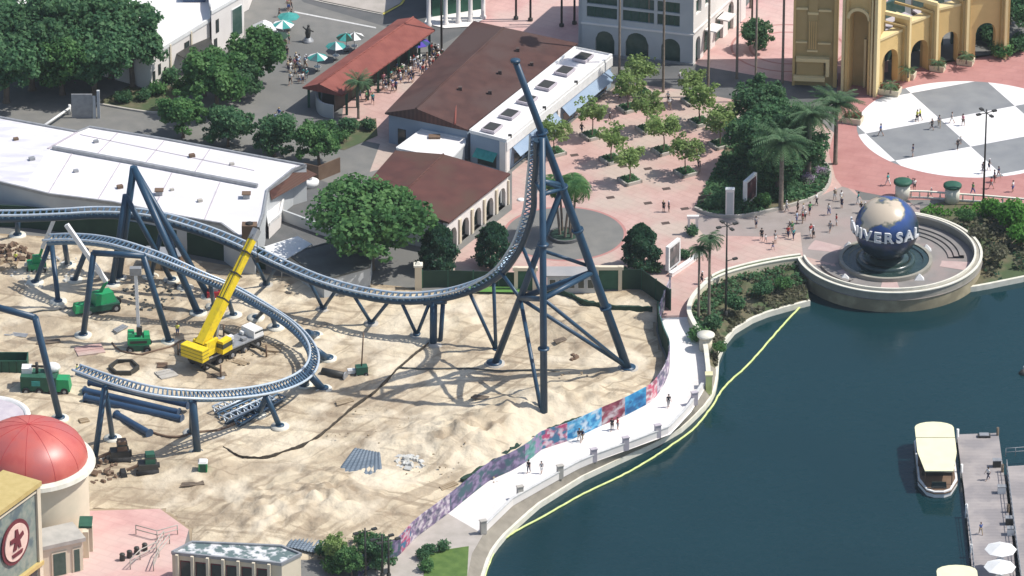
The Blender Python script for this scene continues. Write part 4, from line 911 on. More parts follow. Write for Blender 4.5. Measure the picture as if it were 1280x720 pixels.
for i in range(4):
    P0, P1 = AP[i], AP[i + 1]; L_ = (P1 - P0).length; hw = [.30, .31, .27, .25][i] * L_; mid = L_ * [.42, .5, .5, .5][i]
    H_ = [7.6, 8.2, 8.8, 9.4][i]
    holed_wall(MB(), P0, P1, -.1, H_, 1.1, [(mid - hw, mid + hw, 0, [3.8, 3.4, 3.6, 4.0][i] , True)], 12).build('arch_bay', 'yellow_wall', ar)
    t = (P1 - P0).normalized(); nn = Vector((t.y, -t.x, 0)); bk = [P0 - nn * 1.1, P1 - nn * 1.1, P1 - nn * 6, P0 - nn * 6]
    on_wall(MB(), P0, P1, 0, L_, H_, H_ + .35, .15, 1.4).build('cornice', 'yellow_trim', ar)
    MB().prism([p.xy for p in bk], 6.3, 6.6).build('terrace_floor', 'stone_lilac', ar)
    on_wall(MB(), P0 - nn * 6, P1 - nn * 6, 0, L_, 0, 9, 0, .4).build('rear_wall', 'green_glass', ar)
    # stepped raking buttress at each joint
    for s_, hh, oo in ((L_ - .55, H_ + 2.2, 1.1), (L_ - .1, H_ + 1.2, .7), (L_ - .95, H_ + .9, .6)):
        fbox(P0, P1, s_, s_ + .4, -.1, hh, oo, 1.7, 'buttress', 'yellow_trim' if oo > 1 else 'yellow_shaded')
    q = P1 - t * .35; mb = MB(); mb.bar(q + nn * .9 + Vector((0, 0, H_ + 2.1)), q - t * 4.2 - nn * 3.4 + Vector((0, 0, H_ + 3.6)), .6, .5); mb.build('raking_beam', 'yellow_trim', ar)
    mb = MB(); mb.bar(q + nn * .6 - t * .6 + Vector((0, 0, H_ + .9)), q - t * 4.6 - nn * 3.0 + Vector((0, 0, H_ + 2.4)), .4, .3); mb.build('raking_beam', 'yellow_shaded', ar)
yt = yt2

# bottom left building with red dome -----------------------------------------
M['verdigris'] = mat('verdigris_panel', (.20, .25, .22), (.30, .32, .27), 1.2, .6, c3=(.12, .16, .17), s3=.5, f3=.55)
M['gold'] = mat('gold_trim', (.55, .42, .16), (.62, .48, .2), 1, .5, metal=.2)
dm = empty('domed_building', tuple(G(20, 700)), 'building with a shiny red dome, gold cornices and a round emblem at the lower left', 'building')
dz = 9.5; c = G(37, 572, dz)
rx = 7.1; dh = 4.6
MB().lathe(c, [(rx * math.sin(R(a)), dh * math.cos(R(a))) for a in range(90, -1, -5)], 48).build('dome', 'red_dome', dm)
rb = MB()
for k in range(0, 360, 30):
    rb.tube([(c.x + rx * 1.001 * math.sin(R(a)) * math.cos(R(k)), c.y + rx * 1.001 * math.sin(R(a)) * math.sin(R(k)), c.z + dh * 1.002 * math.cos(R(a))) for a in range(90, -1, -6)], .025, 4, False)
rb.build('seam', 'red_paint', dm)
MB().lathe(c + Vector((0, 0, -.9)), [(rx - .1, .88), (rx + .8, .7), (rx + .95, .2), (rx + .3, 0), (rx - .2, 0)], 48, smooth=False).build('rim', 'coping', dm)
MB().lathe(c + Vector((0, 0, -dz)), [(rx, 0), (rx, dz - .8)], 48).build('drum', 'cream_wall', dm)
c2 = G(-18, 520, 7.5); MB().lathe(c2, [(5.6, -1), (5.6, 0), (5.0, .2), (4.7, -.4)], 40).build('side_rim', 'white_paint', dm); MB().lathe(c2, [(4.8, -.1), (2, .4), (0, .6)], 40).build('side_roof', 'stone_lilac', dm); MB().lathe(c2, [(5.2, -7.6), (5.2, -.9)], 40).build('side_drum', 'shade_wall', dm)
H2 = 14.0
F0, F1 = G(-45, 668, H2), G(47, 601, H2); F0.z = F1.z = 0; Lf2 = (F1 - F0).length
on_wall(MB(), F0, F1, -6, Lf2, -.1, H2 - .6, 0, 5.0).build('fascia_wall', 'verdigris', dm)
on_wall(MB(), F0, F1, -6, Lf2 + .2, H2 - .6, H2, .45, 5.6).build('cornice', 'gold', dm); on_wall(MB(), F0, F1, -6, Lf2 + .1, H2 - 1.3, H2 - 1.05, .2, .5).build('cornice', 'cream_wall', dm)
on_wall(MB(), F0, F1, -6, Lf2 + .05, 2.7, 3.2, .5, .8).build('cornice', 'gold', dm); on_wall(MB(), F0, F1, Lf2 - .6, Lf2 + .1, 0, H2 - .6, .3, .8).build('pilaster', 'cream_wall', dm)
on_wall(MB(), F0, F1, -6, Lf2 - .9, .1, 2.6, .05, .2).build('shop_window', 'glass', dm)
t = (F1 - F0).normalized(); nn = Vector((t.y, -t.x, 0)); ez = Vector((0, 0, 1))
def disc(cc, r, m, name, off, par, th=.12, seg=32, pts=None):
    q = pts or [(r * math.cos(2 * math.pi * i / seg), r * math.sin(2 * math.pi * i / seg)) for i in range(seg)]; n_ = len(q)
    F_ = [cc + t * x + ez * z + nn * (off + th) for x, z in q]; Bk = [cc + t * x + ez * z + nn * off for x, z in q]
    mb = MB(); tri = tessellate_polygon([[Vector((x, z, 0)) for x, z in q]]); mb.add(F_ + Bk, [tuple(tr) for tr in tri] + [(i, (i + 1) % n_, n_ + (i + 1) % n_, n_ + i) for i in range(n_)]); return mb.build(name, m, par)
ec = F0 + t * (Lf2 * .655) + ez * 8.2
M['maroon'] = mat('maroon_paint', (.16, .03, .04), None, 2, .5); M['rose_cream'] = mat('rose_cream_paint', (.78, .58, .50), (.70, .5, .42), 1, .6)
em = disc(ec, 2.9, 'maroon', 'emblem', .12, dm); disc(ec, 2.4, 'rose_cream', 'emblem_face', .25, em)
def sc_(q, k): return [(x * k, z * k) for x, z in q]
disc(ec, 0, 'maroon', 'emblem_figure', .38, em, pts=sc_([(-.2, 1.2), (.15, 1.15), (.3, .5), (.85, .7), (.95, .35), (.4, .1), (.55, -.6), (.2, -.55), (.05, -.1), (-.15, -.6), (-.6, -.55), (-.3, .15), (-.95, .2), (-.9, .55), (-.25, .55)], 1.5))
disc(ec, 0, 'maroon', 'emblem_figure', .38, em, pts=sc_([(-.75, -.85), (.75, -.85), (.6, -1.15), (-.6, -1.15)], 1.5))
W0, W1 = G(48, 683, 4.6), G(103, 671, 4.6); W0.z = W1.z = 0; W2 = G(114, 690, 3.6); W2.z = 0; Lw = (W1 - W0).length
on_wall(MB(), W0, W1, -1.5, Lw, -.1, 4.1, 0, 4).build('wing_wall', 'cream_wall', dm); on_wall(MB(), W0, W1, -1.5, Lw + .3, 4.1, 4.6, .35, 4.4).build('wing_roof', 'concrete', dm)
for s0, s1 in ((1.6, 3.6), (4.3, 5.4)):
    f = on_wall(MB(), W0, W1, s0, s1, 0, 3.3, .12, .2).build('door_frame', 'cream_wall', dm); on_wall(MB(), W0, W1, s0 + .2, s1 - .2, .1, 3.1, .16, .1).build('door', 'green_glass', f)
for k, (x, y) in enumerate([(108, 696), (113, 688)]):
    p = G(x, y); MB().box((p.x, p.y, 0), (.7, .7, 3.6)).build('porch_pillar', 'cream_wall', dm)
p = G(108, 688); MB().box((p.x, p.y + .3, 3.6), (1.6, 2.6, .3)).build('porch_roof', 'dark_green', dm)
M['roof_patch'] = mat('patched_roof', (.62, .62, .62), (.12, .17, .17), .9, .8, sharp=(.46, .56), detail=4)
# bottom market building
mk, MP = roof_body('market_building', 'low building with a patched pale roof and shaded columns at the bottom edge', 'building', [(215, 692), (240, 679), (352, 684), (376, 694), (352, 706)], 4.0, 'cream_wall', 'roof_patch', .3, rim='steel')
A, B = G(215, 692, 4.0), G(352, 706, 4.0)
for i in range(6): window(mk, A, B, 1 + i * 1.9, 2.5 + i * 1.9, .2, 3.2, 'maroon', 'glass')
for i in range(7): on_wall(MB(), A, B, .55 + i * 1.9, .9 + i * 1.9, 0, 4.2, .7, .3).build('column', 'cream_wall', mk)
# ================================================================== ROLLER COASTER
def many(items, name, m, parent, limit=100):
    """items: list of MB; the first `limit` are parts of their own, the rest one part"""
    for i in items[:limit]: i.build(name, m, parent)
    rest = items[limit:]
    if rest:
        mb = MB()
        for r in rest: mb.add(r.v, r.f)
        o = mb.build(name, m, parent); o['kind'] = 'stuff'
def track(label, pts, spine_m, rail_m, ns, gauge=.72, spine_r=.40, drop=.95, name='coaster_track', flip=None, tie=1.15):
    """pts: (px, py, height, bank degrees)"""
    Q = [tuple(G(p[0], p[1], p[2])) + (p[3],) for p in pts]; S = by_step(spline(Q, 8), .42); n = len(S)
    X = [Vector(s[:3]) for s in S]; fr = []; prevR = None
    for i in range(n):
        T = (X[min(i + 1, n - 1)] - X[max(i - 1, 0)]).normalized()
        Rv = T.cross(Vector((0, 0, 1)))
        if Rv.length < .18 and prevR is not None: Rv = prevR.copy()
        Rv.normalize()
        if prevR is not None: Rv = (prevR * .6 + Rv * .4).normalized()
        Rv = (Rv - T * Rv.dot(T)).normalized(); prevR = Rv
        U = Rv.cross(T); a = R(float(S[i][3])); R2 = Rv * math.cos(a) + U * math.sin(a); U2 = U * math.cos(a) - Rv * math.sin(a); fr.append((X[i], T, R2, U2))
    base = Vector((X[n // 2].x, X[n // 2].y, 0)); tr = empty(name, base, label, 'roller coaster track')
    for s in (-1, 1): MB().tube([x + r * gauge * s for x, t, r, u in fr], .165, 7).build('rail', rail_m, tr)
    MB().tube([x - u * drop for x, t, r, u in fr], spine_r, 9).build('spine', spine_m, tr)
    ties = []; k = max(1, int(tie / .42))
    for i in range(k, n - 1, k):
        x, t, r, u = fr[i]; mb = MB()
        mb.bar(x - r * gauge, x + r * gauge, .16, .12, up=u); mb.bar(x - r * gauge, x - u * drop, .14, .14, up=t); mb.bar(x + r * gauge, x - u * drop, .14, .14, up=t); ties.append(mb)
    many(ties, 'cross_tie', 'rail_dim', tr)
    return tr, fr
T1 = [(-60, 268, 8.0, 0), (-20, 266.5, 8.2, 0), (30, 266, 8.6, 0), (80, 264, 9.0, 0), (120, 262, 9.2, 0), (165, 263.5, 9.4, 0), (205, 270, 9.2, 0), (255, 285, 8.4, 0), (300, 303, 7.4, 0), (350, 327, 6.3, 0), (400, 348, 5.8, 0), (450, 362, 5.6, 0),
      (500, 369, 5.9, 0), (548, 366, 6.8, 0), (590, 354, 9.0, 0), (622, 335, 12.5, 0), (643, 308, 17.0, 0), (656, 275, 21.5, 0), (663.5, 243, 25.6, 0), (667, 215, 29.6, 0), (669, 190, 33.0, 0), (670, 168, 36.0, 0)]
tr1, F1r = track('upper navy coaster track sweeping from the left edge and up the tall tower', T1, 'navy_track', 'rail', 8)
T2 = [(57, 297, 7.0, -10), (85, 296, 8.2, -10), (118, 298, 9.2, -8), (150, 304, 10.0, -5), (200, 320, 9.2, 0), (250, 341, 7.4, 10), (290, 357, 5.8, 18), (330, 379, 4.3, 28), (365, 402, 3.4, 36), (386, 424, 3.0, 40), (393, 444, 3.0, 40), (386, 463, 3.3, 38), (365, 477, 4.0, 34), (330, 487, 5.4, 30), (285, 492.5, 7.2, 25), (240, 493, 8.8, 20), (190, 488, 9.8, 15), (140, 475, 10.2, 10), (95, 459, 10.0, 5)]
tr2, F2r = track('lower pale blue coaster track curling in a wide banked loop round the yellow crane', T2, 'rail_dim', 'rail', 8, spine_r=.33, drop=.85)

def support(label, legs, beams=(), r=.34, m='navy', cat='support frame', group='navy steel supports of the coaster', extra=None, feet=True, cap=None):
    """legs: ((px, py) foot, (px, py, h) top, radius scale)"""
    B = [G(*l[0]) for l in legs]; c = sum(B, Vector()) / len(B); s = empty('support_frame', (c.x, c.y, 0), label, cat, group)
    for l, b in zip(legs, B):
        rr = r * (l[2] if len(l) > 2 else 1); t = G(*l[1]); MB().tube([b + Vector((0, 0, .1)), t], rr, 10).build('leg', m, s)
        if feet:
            f = MB().lathe(b, [(0, -.2), (1.15, -.2), (1.15, .36), (0, .36)], 16).build('footing', 'coping', s)
            MB().lathe(b + Vector((0, 0, .365)), [(rr + .22, 0), (rr + .22, .12), (0, .12)], 12).build('base_plate', m, f)
    for be in beams:
        rr = r * (be[2] if len(be) > 2 else .9); MB().tube([G(*be[0]), G(*be[1])], rr, 10).build('beam', m, s)
    return s
# main tower -------------------------------------------------------------
tw = empty('coaster_tower', tuple(G(690, 480)), 'tallest navy steel tower, its slanting mast rising over the plaza', 'coaster tower')
fA, fB, fC = G(785, 463), G(680, 524), G(618, 457)
def PH(gx, gy, y): return Vector((*G(gx, gy).xy, ZT(gx, gy, y)))     # point above ground pixel whose image row is y
def at_t(t): return PH(785 + (644 - 785) * t, 463 + (492 - 463) * t, 463 + (76 - 463) * t)
top = at_t(1.0); j1 = at_t(.588); j2 = at_t(.765)
MB().tube([fA + Vector((0, 0, .1)), at_t(.3), at_t(.588), j2, top], [.57, .55, .52, .46, .42], 14).build('leg', 'navy', tw)
bt = PH(677, 490, 172); MB().tube([fB + Vector((0, 0, .1)), bt], [.48, .40], 14).build('leg', 'navy', tw)
MB().tube([fC + Vector((0, 0, .1)), j1], [.46, .42], 12).build('leg', 'navy', tw)
def onln(a, b, y, ax, bx):              # point on segment a-b
    return a.lerp(b, y)
nC = fC.lerp(j1, .385)                 # node on the rear left leg
nA1 = at_t(.318); nA2 = at_t(.335)
nB1 = fB.lerp(bt, .43)
def rod(a, b, r, name='brace'): MB().tube([a, b], r, 9).build(name, 'navy', tw)
rod(nC, nA1, .40); rod(nC, fA + Vector((0, 0, .4)), .26); rod(nB1, fA + Vector((0, 0, .4)), .26); rod(nC, fB + Vector((-.2, 0, .3)), .27)
rod(fC.lerp(j1, .66), nA2, .24); rod(nC, nB1, .36); rod(nB1, nA1, .36)
rod(fB.lerp(bt, .845), at_t(.60), .36); rod(j1, fB.lerp(bt, .845), .30); rod(fB.lerp(bt, .80), j1, .3)
rod(at_t(.68), F1r[-4][0], .26); rod(fB.lerp(bt, .93), F1r[-9][0], .22); rod(fB.lerp(bt, .80), F1r[-20][0], .22); rod(nC, G(625, 339, 12.3), .25); rod(nB1, G(650, 300, 17.5), .24)
MB().lathe(top - Vector((0, 0, .15)), [(.0, 0), (.62, 0), (.62, .3), (0, .3)], 12).build('cap_flange', 'navy', tw)
for t in (.20, .45, .588, .765): p = at_t(t); q = at_t(t + .006); MB().tube([p, q], .78, 12).build('flange', 'navy', tw)
for f in (fA, fB, fC):
    g = MB().lathe(f, [(0, -.2), (1.35, -.2), (1.35, .42), (0, .42)], 20).build('footing', 'concrete', tw); MB().lathe(f + Vector((0, 0, .425)), [(1.0, 0), (1.0, .14), (0, .14)], 16).build('base_plate', 'navy', g)
for t in (.25, .62): p = fB.lerp(bt, t); MB().lathe(p, [(0, 0), (.75, 0), (.75, .2), (0, .2)], 12).build('flange', 'navy', tw)
def tp(x):                              # nearest point of upper track to a picture column
    best = min(F1r, key=lambda f: abs(px_of(f[0])[0] - x)); return best[0] - best[3] * .95
def px_of(p):
    d = p - CAM; k = d.y * math.cos(PITCH) - d.z * math.sin(PITCH); return 640 + FPX * d.x / k, 360 - FPX * (d.y * math.sin(PITCH) + d.z * math.cos(PITCH)) / k
def vframe(label, foot, xl, xr, r=.24):
    b = G(*foot); s = empty('support_frame', (b.x, b.y, 0), label, 'support frame', 'navy steel supports of the coaster')
    for x in (xl, xr): MB().tube([b + Vector((0, 0, .25)), tp(x)], r, 9).build('leg', 'navy', s)
    MB().lathe(b, [(0, -.2), (.95, -.2), (.95, .3), (0, .3)], 14).build('footing', 'concrete', s); MB().lathe(b + Vector((0, 0, .305)), [(.5, 0), (.5, .25), (0, .25)], 12).build('base_plate', 'navy', s)
vframe('V shaped support under the upper track, just right of the crane tip', (333, 358), 316, 345)
vframe('V shaped support, leftmost of three low ones under the dip of the upper track', (404, 388), 388, 421)
vframe('V shaped support, middle of three low ones under the dip of the upper track', (464, 406), 441, 486)
vframe('V shaped support, rightmost of three low ones under the dip of the upper track', (521, 421), 502, 536)
vframe('V shaped support left of the tower where the upper track starts to climb', (620, 440), 583, 612)
c = G(545, 431); s = empty('support_column', (c.x, c.y, 0), 'thick double navy column under the lowest dip of the upper track', 'support column')
MB().tube([c + Vector((-.35, 0, .1)), tp(541) + Vector((0, 0, -.2))], .48, 12).build('leg', 'navy', s); MB().tube([c + Vector((.55, .3, .1)), tp(546) + Vector((.4, .2, -.3))], .3, 10).build('leg', 'navy', s)
MB().tube([tp(528) + Vector((0, 0, -.2)), tp(553) + Vector((0, 0, -.4))], .4, 10).build('beam', 'navy', s); MB().lathe(c, [(0, -.2), (1.3, -.2), (1.3, .3), (0, .3)], 16).build('footing', 'concrete', s)
# left hand cluster -------------------------------------------------------
ap = (167, 209, 17.5)
support('tallest A shaped support at the left, its apex against the white roof', [((148, 349), ap, 1.2), ((248, 393), ap, 1.15), ((262, 373), ap, 1.05)], r=.40)
support('second A shaped support with a rounded top, left of the tallest one', [((140, 357), (157, 244, 13.6)), ((215, 352), (157, 244, 13.6), .9)], r=.40)
support('square portal support with its top beam under the lower track, left of the crane', [((104, 421), (117, 316, 12.4)), ((212, 429), (179, 320, 12.8))], [((116, 316, 12.4), (181, 320, 12.8), 1.0)], r=.40)
support('two legged support holding the free left end of the lower track', [((44, 355), (64, 300, 6.2)), ((73, 379), (64, 300, 6.2))], r=.34)
support('short two legged support behind the left end of the lower track', [((85, 333), (80, 300, 6.6)), ((93, 352), (108, 312, 6.2))], r=.36)
support('plain post under the upper track near the left edge', [((22, 292 + 4), (22, 270, 3.6))], r=.36)
support('two legged support under the middle of the upper track left of the crane', [((188, 348), (205, 276, 8.4)), ((232, 362), (205, 276, 8.4))], r=.34)
support('sloping navy support running off the left edge in the foreground', [((75, 525), (44, 397, 15.5))], [((44, 397, 15.5), (-40, 374, 15.5), 1.0)], r=.44)
# lower loop supports
support('thick double support under the front of the lower loop, left of the blue tubes', [((118, 578), (131, 483, 9.4)), ((141, 550), (131, 483, 9.4), .9)], r=.38)
support('tall two legged support under the front of the lower loop at the tube ends', [((247, 568), (241, 501, 8.0), 1.15), ((240, 543), (241, 501, 8.0))], r=.42)
support('A shaped support under the lower loop beside the steel pile', [((350, 535), (333, 495, 4.6)), ((322, 521), (333, 495, 4.6))], r=.36)
support('slanting support under the right bend of the lower loop, nearest the camera', [((404, 488), (386, 467, 2.6), 1.2), ((380, 484), (384, 467, 2.6), 1.2)], r=.42)
support('slanting support at the outermost point of the lower loop', [((410, 450), (394, 438, 2.3), 1.2)], r=.44)
support('slanting support at the right bend of the lower loop, farthest back', [((393, 421), (384, 416, 2.2), 1.2)], r=.44)
support('short support under the lower loop behind the crane boom', [((268, 385), (262, 352, 6.0)), ((292, 396), (280, 359, 5.4))], r=.30)
support('low support under the back of the lower loop right of the crane boom', [((320, 399), (332, 386, 3.3)), ((345, 411), (338, 389, 3.2))], r=.28)

# ---------------------------------------------------------------- stacked steel
for i, (x0, y0, x1, y1) in enumerate([(105, 488, 224, 516), (106, 497, 228, 524), (112, 484, 236, 513), (145, 518, 187, 542)]):
    a, b = G(x0, y0, .5), G(x1, y1, .5)
    if i == 2: a.z = b.z = 1.3
    t = MB().tube([a, b], .46, 14, cap=False).tube([b, a], .40, 14, cap=False).tube([a, a + (b - a).normalized() * .12], .62, 14).tube([b, b - (b - a).normalized() * .12], .62, 14).build('steel_tube', 'blue_tube')
    tag(t, ['long blue steel tube on the sand, rearmost of the bundle', 'long blue steel tube on the sand, nearest of the bundle', 'long blue steel tube lying on top of the bundle', 'short dark blue steel tube lying apart below the bundle'][i], 'steel tube', 'blue steel tubes lying on the sand')
def ctrack(name, label, a, b, w, h=.5, m='rail_dim', rise=.25, n=7):
    """straight spare track piece lying on the ground"""
    A, B = G(*a), G(*b); A.z = B.z = rise; t = (B - A).normalized(); s = Vector((t.y, -t.x, 0)); o = empty(name, tuple(A), label, 'track piece', 'spare track pieces on the sand')
    for k in (-1, 1): MB().tube([A + s * k * w / 2 + Vector((0, 0, h)), B + s * k * w / 2 + Vector((0, 0, h))], .13, 7).build('rail', m, o)
    MB().tube([A, B], .3, 8).build('spine', 'navy_track', o)
    for i in range(n + 1):
        p = A.lerp(B, i / n); MB().bar(p - s * w / 2 + Vector((0, 0, h)), p + s * w / 2 + Vector((0, 0, h)), .14).bar(p - s * w / 2 + Vector((0, 0, h)), p, .12).bar(p + s * w / 2 + Vector((0, 0, h)), p, .12).build('cross_tie', m, o)
for i, (a, b) in enumerate([((276, 528), (330, 505)), ((283, 534), (340, 508)), ((298, 536), (352, 503)), ((270, 522), (318, 500))]):
    ctrack('track_piece', ['spare track piece in the steel pile, leftmost of the front pair', 'spare track piece in the middle of the steel pile', 'spare track piece at the right of the steel pile', 'rearmost spare track piece of the steel pile'][i], a, b, 1.3, .7, 'rail' if i % 2 else 'rail_dim', .3 + .35 * (i % 2))
c = G(418, 467); t = empty('grey_duct', tuple(c), 'fat grey tube lying on the sand right of the lower loop', 'steel tube')
MB().tube([G(403, 464, .5), G(431, 470, .5)], .5, 14).build('shell', 'frame_dark', t); MB().tube([G(431, 470, .5), G(432.3, 470.3, .5)], .62, 14).build('flange', 'steel', t)
# corrugated sheet stacks
def stack(label, px, h, n, m='sheet'):
    P = [G(*p) for p in px]; c = sum(P, Vector()) / 4; s = empty('sheet_stack', (c.x, c.y, 0), label, 'sheet stack', 'stacks of corrugated sheet on the sand')
    rng = random.Random(len(label))
    for i in range(n):
        o = Vector((rng.uniform(-.15, .15), rng.uniform(-.15, .15), 0)); a0, a1, a2, a3 = [p + o for p in P]; z = .05 + h * i / n; mb = MB(); k = 18; vs = []
        for j in range(k + 1):
            t = j / k; zz = z + (.10 if j % 2 else 0); p = a0.lerp(a1, t); q = a3.lerp(a2, t); vs += [(p.x, p.y, zz), (q.x, q.y, zz), (p.x, p.y, zz - .04), (q.x, q.y, zz - .04)]
        fs = [(4 * j, 4 * j + 4, 4 * j + 5, 4 * j + 1) for j in range(k)] + [(4 * j + 2, 4 * j + 3, 4 * j + 7, 4 * j + 6) for j in range(k)] + [(4 * j, 4 * j + 2, 4 * j + 6, 4 * j + 4) for j in range(k)]
        mb.add(vs, fs); mb.build('sheet', m, s)
stack('stack of blue grey corrugated sheets lying beside the white rubble', [(417, 600), (478, 606), (474, 572), (442, 566)], .8, 5)
stack('small stack of corrugated sheets in the yard near the bottom edge', [(356, 688), (392, 696), (404, 682), (366, 672)], .7, 5)

# ================================================================== MACHINES
def wheel(mb_parent, c, r, w, ax, m='black'):
    ax = Vector(ax).normalized(); t = MB().tube([Vector(c) - ax * w / 2, Vector(c) + ax * w / 2], r, 14).build('wheel', m, mb_parent)
    MB().tube([Vector(c) - ax * (w / 2 + .03), Vector(c) + ax * (w / 2 + .03)], r * .45, 10).build('rim', 'steel', t); return t
# mobile crane
p0, p1 = G(243, 462), G(322, 428); d = (p1 - p0); Lc = d.length; d.normalize(); s = Vector((d.y, -d.x, 0)); cm = (p0 + p1) / 2
cr = empty('mobile_crane', (cm.x, cm.y, 0), 'big yellow mobile crane with its boom raised inside the coaster loop', 'crane')
rz = math.atan2(d.y, d.x); ez = Vector((0, 0, 1))
MB().box(cm + ez * .9, (Lc, 2.5, .55), rz).build('chassis', 'frame_dark', cr); MB().box(cm + ez * 1.46, (Lc - .3, 2.7, .16), rz).build('deck', 'steel', cr)
cb = p1 - d * .9; k = MB().box(cb + ez * 1.6, (1.7, 2.6, 1.0), rz, top=.9).build('driver_cab', 'white_paint', cr); MB().box(cb + ez * 1.95 + d * .15, (1.5, 2.45, .45), rz).build('windscreen', 'glass', k)
for i in range(5):
    for sd_ in (-1, 1): wheel(cr, p0 + d * (1.0 + i * (Lc - 2.2) / 4) + s * sd_ * 1.15 + ez * .65, .65, .5, s)
for i, f in enumerate((.08, .80)):
    for sd_ in (-1, 1):
        a = p0 + d * Lc * f + s * sd_ * 1.2 + ez * 1.0; b = a + s * sd_ * 2.9; g = MB().bar(a, b, .3, .35).build('outrigger', 'frame_dark', cr)
        MB().tube([b - ez * .95, b + ez * .9], .12, 8).build('jack', 'brown_metal', g); MB().lathe(b - ez * 1.0, [(0, 0), (.55, 0), (.55, .14), (0, .14)], 12).build('foot_pad', 'steel', g)
sp_ = p0 + d * 2.7; bt_ = G(316, 300, ZT(262 + 28, 421, 300)); bt_ = Vector((*G(289, 421).xy, ZT(289, 421, 298))); bt_.x = G(316, 298, bt_.z).x
bd = Vector((bt_.x - sp_.x, bt_.y - sp_.y, 0)).normalized(); bs_ = Vector((bd.y, -bd.x, 0)); brz = math.atan2(bd.y, bd.x)
MB().lathe(sp_ + ez * 1.62, [(1.2, 0), (1.2, .35), (0, .35)], 20).build('turntable', 'frame_dark', cr)
MB().box(sp_ + ez * 1.98 - bd * .6, (4.8, 2.5, .7), brz).build('superstructure', 'yellow', cr)
MB().box(sp_ + ez * 1.98 - bd * 3.0, (1.3, 3.6, 1.7), brz).build('counterweight', 'yellow', cr)
for sd_ in (-1, 1): MB().box(sp_ + ez * 2.68 + bs_ * sd_ * .95 - bd * .8, (3.0, .5, 1.2), brz, top=.75).build('side_housing', 'yellow', cr)
cb = sp_ + bs_ * 1.75 + bd * .9 + ez * 1.9; k = MB().box(cb, (2.0, 1.0, 1.7), brz, top=.88).build('operator_cab', 'yellow', cr); MB().box(cb + ez * .75, (1.95, 1.06, .6), brz).build('window', 'glass', k)
foot = sp_ + ez * 3.3 - bd * 1.7; up = bt_ - foot
for i, (a, b, w_) in enumerate(((0, .42, 1.2), (.40, .66, 1.04), (.64, .86, .9), (.85, 1.0, .78))):
    MB().bar(foot + up * a, foot + up * b, w_, w_ * 1.15).build('boom_section', 'yellow', cr)
for a in (.42, .66, .86): MB().bar(foot + up * a, foot + up * (a + .012), 1.28, 1.45).build('boom_collar', 'frame_dark', cr)
MB().bar(sp_ + ez * 2.3 + bd * 1.0, foot + up * .36 - ez * .5, .42).build('lift_cylinder', 'steel', cr)
for kk in (-.25, .25): MB().tube([sp_ + ez * 3.0 - bd * 2.2 + bs_ * kk, foot + up * .5 + bs_ * kk - bd * .9, bt_ + bs_ * kk - bd * .2 + ez * .8], .05, 5).build('hoist_cable', 'frame_dark', cr)
MB().tube([bt_ + up.normalized() * 1.2, bt_ + up.normalized() * 1.2 - ez * 4.0], .05, 5).build('hook_line', 'frame_dark', cr); MB().box(bt_ + up.normalized() * 1.2 - ez * 4.6, (.5, .4, .7)).build('hook_block', 'frame_dark', cr)
for k3 in range(5): MB().box(sp_ + ez * 1.7 + d * (2.0 + k3 * 1.1) + s * (.6 if k3 % 2 else -.7), (.7, .6, .3 + .1 * (k3 % 3)), rz).build('deck_box', 'steel' if k3 % 2 else 'white_paint', cr)
for k3 in range(3): MB().box(sp_ + ez * 1.98 - bd * 3.0 + ez * (.45 + .5 * k3), (1.34, 3.64, .05), brz).build('weight_seam', 'frame_dark', cr)
h = MB().bar(bt_ - up.normalized() * .2, bt_ + up.normalized() * 1.3, .8, 1.0).build('boom_head', 'steel', cr); wheel(h, bt_ + up.normalized() * 1.2, .45, .3, bs_)
hk = G(452, 469); # slim pole on a small box trailer on the open sand
lt = empty('box_mast', (hk.x, hk.y, 0), 'slim mast on a small dark box standing alone on open sand', 'light tower')
MB().box(hk + ez * .35, (1.5, 1.1, 1.0), .2).build('generator', 'dark_green', lt); MB().box(hk + Vector((-1.3, .1, .3)), (1.0, .7, .5), .2).build('battery_box', 'white_paint', lt); MB().tube([hk + ez * 1.3, Vector((hk.x + .3, hk.y, ZT(452, 469, 416)))], .09, 6).build('mast', 'brown_metal', lt)
for dx in (-.6, .6): wheel(lt, hk + Vector((dx, -.5, .3)), .3, .2, (0, 1, 0))
# green boom lift with upright mast
c = G(174, 437); bl_ = empty('boom_lift', tuple(c), 'green boom lift with a white mast standing straight up left of the crane', 'boom lift', 'green boom lifts on the site')
MB().box(c + ez * .45, (2.6, 2.3, .7), .1).build('chassis', 'dark_green', bl_); MB().box(c + ez * 1.15, (3.0, 2.0, .9), .1, top=.94).box(c + Vector((-1.0, .1, 2.05)), (.9, 1.7, .5), .1, top=.85).box(c + Vector((1.0, .1, 2.05)), (.8, 1.6, .35), .1, top=.85).build('turret', 'green_paint', bl_); MB().box(c + Vector((0, -1.02, 1.4)), (2.2, .06, .35), .1).build('side_vent', 'frame_dark', bl_)
MB().box(c + Vector((.1, -.2, 2.3)), (.7, .7, 1.1)).build('knuckle', 'frame_dark', bl_)
MB().bar(c + Vector((0, 0, 3.0)), Vector((c.x - .2, c.y + .4, ZT(174, 437, 345))), .42).build('mast', 'white_paint', bl_)
for dx in (-1.1, 1.1):
    for dy in (-1.1, 1.1): wheel(bl_, c + Vector((dx, dy, .5)), .5, .4, (0, 1, 0))
b = Vector((c.x - .2, c.y + .4, ZT(174, 437, 343))); MB().box(b - ez * .2, (1.5, .8, 1.0)).build('basket', 'steel', bl_)
